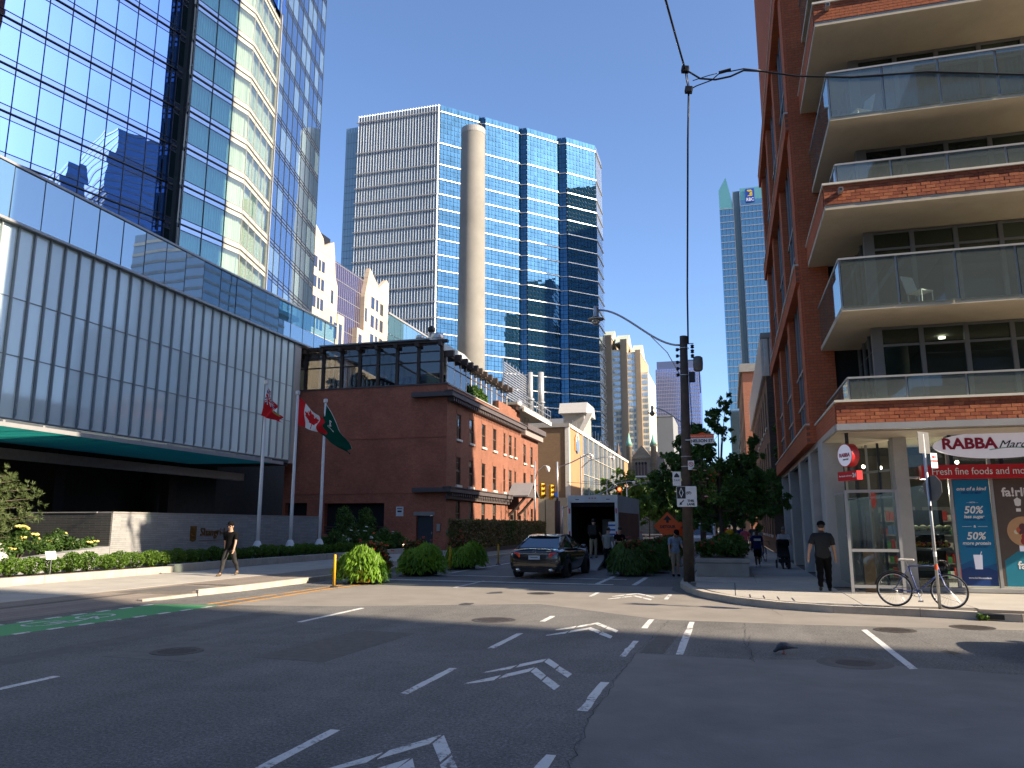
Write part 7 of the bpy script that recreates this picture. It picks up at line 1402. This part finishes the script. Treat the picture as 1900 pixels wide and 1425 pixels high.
# ---------------------------------------------------------------- people
m_skin = M('skin', (.42, .25, .17), .55, .08, 12); m_skin2 = M('skin_brown', (.16, .085, .055), .55, .08, 12); m_hair = M('dark_hair', (.02, .014, .01), .6, .3, 40); m_grey = M('grey_hair', (.2, .19, .18), .7, .2, 40)
def cl(name, c, var=.12): return bpy.data.materials.get(name) or M(name, c, .95, var, 14, .3, 60, spec=.08)
m_sole = cl('pale_sole', (.5, .48, .44))
def person(label, loc, rz, h=1.75, stride=.0, arms=((0, .08), (0, .08)), bow=.0, lean=.0, shirt=None, legs=None, shoe=None, shorts=False, cap=None, hair=None, skin=None, sleeve=.5, bend=(0.0, 0.0), build=1.0, elbow=(.15, .15)):
    """standing figure facing -y; STRIDE metres between the feet (left forward when positive); ARMS (swing, spread) in radians"""
    t = thing('person', label, 'person', loc, rz); k = h / 1.75; skin = skin or m_skin
    V, E, Rd, tagv = [], [], [], []
    def v(p, r, tg, par=None):
        V.append(Vector(p) * k); Rd.append((r * k * build, r * k * build) if not isinstance(r, tuple) else (r[0] * k * build, r[1] * k * build)); tagv.append(tg)
        if par is not None: E.append((par, len(V) - 1))
        return len(V) - 1
    dz = -abs(stride) * .09; L = lambda z: -lean * max(0, z - .95)
    pel = v((0, 0, .95 + dz), (.15, .115), 'hip'); sp1 = v((0, L(1.1), 1.1 + dz), (.14, .1), 'torso', pel); ch = v((0, L(1.3), 1.3 + dz), (.165, .11), 'torso', sp1); nk = v((0, L(1.45) - .0, 1.455 + dz), .06, 'neck', ch)
    hd0 = v((0, L(1.53) - .02 - bow * .05, 1.53 + dz), .062, 'head', nk); hd1 = v((0, L(1.6) - .035 - bow * .1, 1.61 + dz - bow * .02), (.076, .092), 'head', hd0); hd2 = v((0, L(1.68) - .03 - bow * .15, 1.69 + dz - bow * .04), (.07, .085), 'head', hd1)
    for si, sx in ((0, -1), (1, 1)):
        f = (stride / 2) * (1 if sx < 0 else -1); bz = bend[si]
        hp = v((sx * .09, 0, .88 + dz), .095, 'leg', pel); kn = v((sx * .095, -f * .55 - .03 - bz * .1, .49 + dz * .6 + bz * .02), .062, 'leg', hp); up = .05 if f < -.1 else 0
        ca = v((sx * .097, -f * .75 + .02 + bz * .1, .32 + dz * .3 + up), .056, 'shin', kn); an = v((sx * .1, -f + .02 + bz * .2, .085 + up), .037, 'shin', ca); v((sx * .115, -f - .12 + bz * .2, .03 + up * .3), .032, 'foot', an)
        sw, spd = arms[si]; el = elbow[si]; sh = v((sx * .19, L(1.4), 1.4 + dz), .06, 'arm', ch)
        def at(o, ang, spread, ln): return (o[0] + sx * math.sin(spread) * ln, o[1] - math.sin(ang) * ln, o[2] - math.cos(ang) * math.cos(spread) * ln)
        o0 = (sx * .2, L(1.4), 1.4 + dz); e = at(o0, sw, spd, .3); a1 = v(at(o0, sw, spd, .14), .05, 'arm', sh); ee = v(e, .041, 'elbow', a1); w_ = at(e, sw + el, spd * .6, .25); ww = v(w_, .027, 'fore', ee); pm = at(w_, sw + el, spd * .3, .09); pp = v(pm, (.035, .018), 'hand', ww)
        for q in range(4):
            ox = (q - 1.5) * .018; f1 = at((pm[0], pm[1] + ox, pm[2]), sw + el + .15, 0, .045 - .004 * abs(q - 1.3)); i1 = v(f1, .009, 'hand', pp); v(at(f1, sw + el + .5, 0, .035), .008, 'hand', i1)
        th = (w_[0] - sx * .012, w_[1] - .035, w_[2] - .05); i1 = v(th, .011, 'hand', ww); v((th[0] - sx * .01, th[1] - .015, th[2] - .04), .009, 'hand', i1)
    me = bpy.data.meshes.new('sk'); me.from_pydata([tuple(p) for p in V], E, []); o = bpy.data.objects.new('sk', me); COL.objects.link(o); m = o.modifiers.new('s', 'SKIN'); m.use_smooth_shade = True
    for d, r in zip(me.skin_vertices[0].data, Rd): d.radius = r
    me.skin_vertices[0].data[0].use_root = True; s2 = o.modifiers.new('u', 'SUBSURF'); s2.levels = 1; s2.render_levels = 1
    dg = bpy.context.evaluated_depsgraph_get(); dg.update(); bm_ = bpy.data.meshes.new_from_object(o.evaluated_get(dg)); bpy.data.objects.remove(o); bpy.data.meshes.remove(me)
    co = np.array([x.co[:] for x in bm_.vertices]); nr = np.array([x.normal[:] for x in bm_.vertices]); fc = [tuple(p.vertices) for p in bm_.polygons]; ctr = np.array([co[list(f)].mean(0) for f in fc])
    A_ = np.array([V[a][:] for a, b_ in E]); B_ = np.array([V[b_][:] for a, b_ in E]); et = [tagv[b_] for a, b_ in E]; dd = B_ - A_
    tt = np.clip(((ctr[:, None] - A_) * dd).sum(2) / (dd * dd).sum(1), 0, 1); dist = np.linalg.norm(ctr[:, None] - A_ - tt[..., None] * dd, axis=2); near = dist.argmin(1); ft = [et[i] for i in near]; tpar = tt[np.arange(len(ctr)), near]
    b = MB(); b.add([tuple(p) for p in co], fc); hx, hy, hz = V[hd1]
    b.ball((0, hy - .1 * k, hz - .005), (.015 * k, .022 * k, .024 * k), 6, 5); 
    for sx in (-1, 1): b.ball((sx * .082 * k, hy + .01, hz), (.012 * k, .022 * k, .034 * k), 6, 5)
    body = b.build('body', skin, t, True); bpy.data.meshes.remove(bm_)
    def garment(name, pred, off, mat):
        ids = [i for i in range(len(fc)) if pred(ft[i], ctr[i] / k, tpar[i])]
        if not ids: return
        vv = sorted({x for i in ids for x in fc[i]}); mp = {x: j for j, x in enumerate(vv)}; g = MB(); rs = np.random.RandomState(len(ids)); P = co[vv] + nr[vv] * off + .006 * np.sin(co[vv][:, [2, 0, 1]] * 38)
        g.add([tuple(p) for p in P], [tuple(mp[x] for x in fc[i]) for i in ids]); g.build(name, mat, t, True)
    garment('shirt', lambda g, c, s_: (g == 'torso' and c[2] > 0) or (g == 'hip' and c[2] > .9 + dz) or (g == 'arm' and (s_ < 1 or True)) or (g == 'elbow' and s_ < sleeve) or (g == 'leg' and c[2] > .87 + dz) or (g == 'neck' and c[2] < 1.475 + dz), .024 * k, shirt)
    garment('shorts' if shorts else 'trousers', lambda g, c, s_: (g == 'hip') or (g == 'leg' and (not shorts or c[2] > .5 + dz)) or (g == 'shin' and not shorts), .017 * k, legs)
    for si, sx in ((0, -1), (1, 1)):
        f = (stride / 2) * (1 if sx < 0 else -1); up = .05 if f < -.1 else 0; bz = bend[si]; yc = (-f + bz * .2)
        g = MB(); g.tube([(sx * .1 * k, (yc + .07) * k, (.045 + up) * k), (sx * .105 * k, (yc + .0) * k, (.055 + up * .8) * k), (sx * .115 * k, (yc - .1) * k, (.04 + up * .3) * k), (sx * .12 * k, (yc - .17) * k, (.03 + up * .2) * k)], [.042 * k, .05 * k, .045 * k, .022 * k], 10); g.build('shoe', shoe or m_black, t, True, sub=1); g = MB(); g.tube([(sx * .1 * k, (yc + .08) * k, (.01 + up) * k), (sx * .12 * k, (yc - .18) * k, (.01 + up * .2) * k)], [.035 * k, .035 * k], 8)
    hp_ = V[hd2]
    if cap: g = MB(); g.lathe([(.1, -.03), (.104, .0), (.09, .05), (.05, .085), (.0, .095)], 16, (0, 0, 0), cap=False); g.prism([(-.075, -.08), (-.06, -.17), (0, -.19), (.06, -.17), (.075, -.08)], -.02, -.008); o = g.build('cap', cap, t, True); o.location = (hp_.x, hp_.y + .005, hp_.z + .01); o.scale = (k, k * 1.08, k); o.rotation_euler = (bow * .35, 0, 0)
    if hair is not None: g = MB(); g.ball((0, 0, 0), (.086, .1, .09), 12, 8); o = g.build('hair', hair, t, True); o.location = (hp_.x, hp_.y + .022, hp_.z + (.02 if not cap else -.02)); o.scale = (k, k, k)
    return t
for sx in (): pass
c_blk, c_char, c_den, c_kh, c_gr, c_plaid = cl('black_cotton', (.007, .007, .008)), cl('charcoal_cotton', (.03, .032, .034)), cl('grey_denim', (.04, .04, .04), .3), cl('khaki_cotton', (.3, .24, .17)), cl('grey_cotton', (.2, .21, .21)), cl('pale_blue_check', (.2, .26, .34), .3)
p1 = person('man in black tee shirt, cap and grey jeans striding along the sunlit left pavement', (-15.9, 22.5, .15), rad(4), 1.78, .66, ((-.35, .14), (.32, .14)), 0, .02, c_blk, c_den, cl('tan_shoe', (.12, .09, .06)), cap=c_blk, hair=m_hair)
sg = bx('sunglasses', p1, m_ink, -.07, .07, -.155, -.135, 1.57, 1.605)
p2_ = person('man in charcoal tee shirt and dark trousers walking away past the shop corner', (2.2, 21.1, .15), rad(174), 1.72, .3, ((.1, .2), (-.28, .34)), 0, .0, c_char, c_blk, m_black, cap=c_blk, hair=m_hair, build=1.16)
p3_ = person('man in pale blue checked shirt and khaki shorts looking down beside the pole', (-1.93, 28.5, 0), rad(18), 1.66, .1, ((.1, .1), (.25, .1)), 1.6, .06, c_plaid, c_kh, c_blk, True, cap=c_blk, elbow=(.2, 1.0))
p4_ = person('walker in blue and white top and black shorts coming along the pavement', (.99, 32.9, .15), rad(8), 1.5, .35, ((.3, .25), (-.3, .2)), 0, 0, cl('navy_cotton', (.02, .025, .12)), c_blk, m_whitep, True, hair=m_hair, skin=m_skin2, build=1.08); bx('chest_band', p4_, m_whitep, -.13, .13, -.142, -.12, 1.02, 1.11)
p5_ = person('woman in white tee shirt pushing a dark pram', (1.98, 32.6, .15), rad(4), 1.56, .2, ((.5, .15), (.5, .15)), .3, .1, cl('white_cotton', (.6, .6, .62)), c_blk, m_black, hair=m_grey, elbow=(.7, .7), build=1.1)
p6_ = person('man with dark backpack and khaki trousers climbing the truck ramp', (-5.72, 33.6, .38), rad(178), 1.66, .16, ((.5, .2), (.6, .2)), .2, .08, c_blk, c_kh, m_black, hair=m_hair, elbow=(.6, .6)); bx('backpack', p6_, c_char, -.17, .17, .08, .26, 1.0, 1.42)
p7_ = person('man in grey tee shirt and black trousers with his back turned at the ramp', (-5.0, 32.9, 0), rad(168), 1.68, .1, ((.15, .15), (.3, .15)), .4, .08, c_gr, c_blk, m_black, hair=m_hair, build=1.05)
p8_ = person('man in black holding a package beside the grey shirted man', (-4.62, 33.5, 0), rad(40), 1.7, .1, ((.5, .15), (.6, .1)), .3, .12, c_blk, c_blk, m_black, hair=m_hair, elbow=(1.1, 1.1), skin=m_skin)
for i, (x, y, hh, sc_, lc, lb, rz) in enumerate(((-.05, 46, 1.65, cl('yellow_cotton', (.6, .36, .02)), c_blk, 'far walker in a yellow top behind the planter', 170), (.75, 45.5, 1.6, cl('pink_cotton', (.5, .12, .16)), c_gr, 'far walker in a pink top beside the yellow one', 175), (.2, 52, 1.7, c_char, c_den, 'far walker in dark clothes under the trees', 10), (-10.2, 62, 1.7, c_gr, c_blk, 'far person in grey crossing behind the truck', 90), (.6, 49, 1.68, cl('navy_cotton', (.02, .025, .12)), c_kh, 'far walker in navy following the yellow top', 185), (1.3, 41, 1.62, cl('white_cotton', (.6, .6, .62)), c_den, 'far walker in white close to the columns', 6), (-.3, 58, 1.7, cl('red_cotton', (.4, .04, .04)), c_blk, 'far walker in red beyond the trees', 170), (1.4, 55, 1.7, c_gr, c_den, 'far walker in grey by the warehouse wall', 12), (-2.9, 62, 1.65, cl('white_cotton', (.6, .6, .62)), c_kh, 'far person in white near the orange signs', 30))):
    person(lb, (x, y, .15 if x > -1.5 else 0), rad(rz), hh, .3, ((.2, .1), (-.2, .1)), 0, 0, sc_, lc, m_black, i == 1, hair=m_hair)
pr = thing('pram', 'dark three wheeled pram pushed by the woman in white', 'pram', (1.92, 31.9, .15), rad(4)); b = MB()
for s_ in (-.22, .22): b.tube([(s_, .45, 1.0), (s_, .1, .55), (s_ * .8, -.35, .2)], .014, 6); b.tube([(s_, .1, .55), (s_, .35, .17)], .014, 6)
b.tube([(-.22, .45, 1.0), (.22, .45, 1.0)], .016, 6); b.build('frame', m_black, pr, True); b = MB(); b.prism_x([(.15, .45), (-.2, .4), (-.25, .5), (.05, .55), (.2, .95), (.28, .95)], -.2, .2); b.build('seat', c_char, pr, bevel=.02); b = MB(); b.prism_x([(.3, .9), (.28, 1.02), (.1, 1.1), (-.1, 1.02), (-.18, .85), (-.1, .88), (.1, .98)], -.21, .21); b.build('canopy', c_blk, pr, bevel=.02); bx('basket', pr, c_char, -.18, .18, -.15, .25, .22, .36)
for x, y, r in ((-.24, .35, .16), (.24, .35, .16), (-.1, -.35, .12), (.1, -.35, .12)): MB().lathe([(r * .6, -.02), (r, -.02), (r, .02), (r * .6, .02)], 16).build('wheel', m_rubber, pr).matrix_local = Matrix.Translation((x, y, r)) @ Matrix.Rotation(rad(90), 4, 'Y')
# tired small things: parked bicycle far on the pavement, bunting-green awning, patio planters
aw = thing('green_awning', 'pale green awning of a cafe far down the left side', 'awning', (-13.5, 92, 0), world=True); b = MB(); b.prism_x([(0, 3.2), (0, 3.3), (-0.0, 3.3)], 0, 1); b = MB(); b.quad((-15, 84, 3.3), (-15, 92, 3.3), (-12.6, 92, 2.4), (-12.6, 84, 2.4)); b.build('canvas', M('mint_canvas', (.2, .42, .34), .8, .1), aw)
for y in (84.2, 88, 91.8): bx('post', aw, m_steel, -12.75, -12.67, y, y + .08, .13, 2.42)
fb_ = dup(bk, (1.35, 37.5, .15), rad(75), 'red bicycle parked far along the right pavement by the columns')
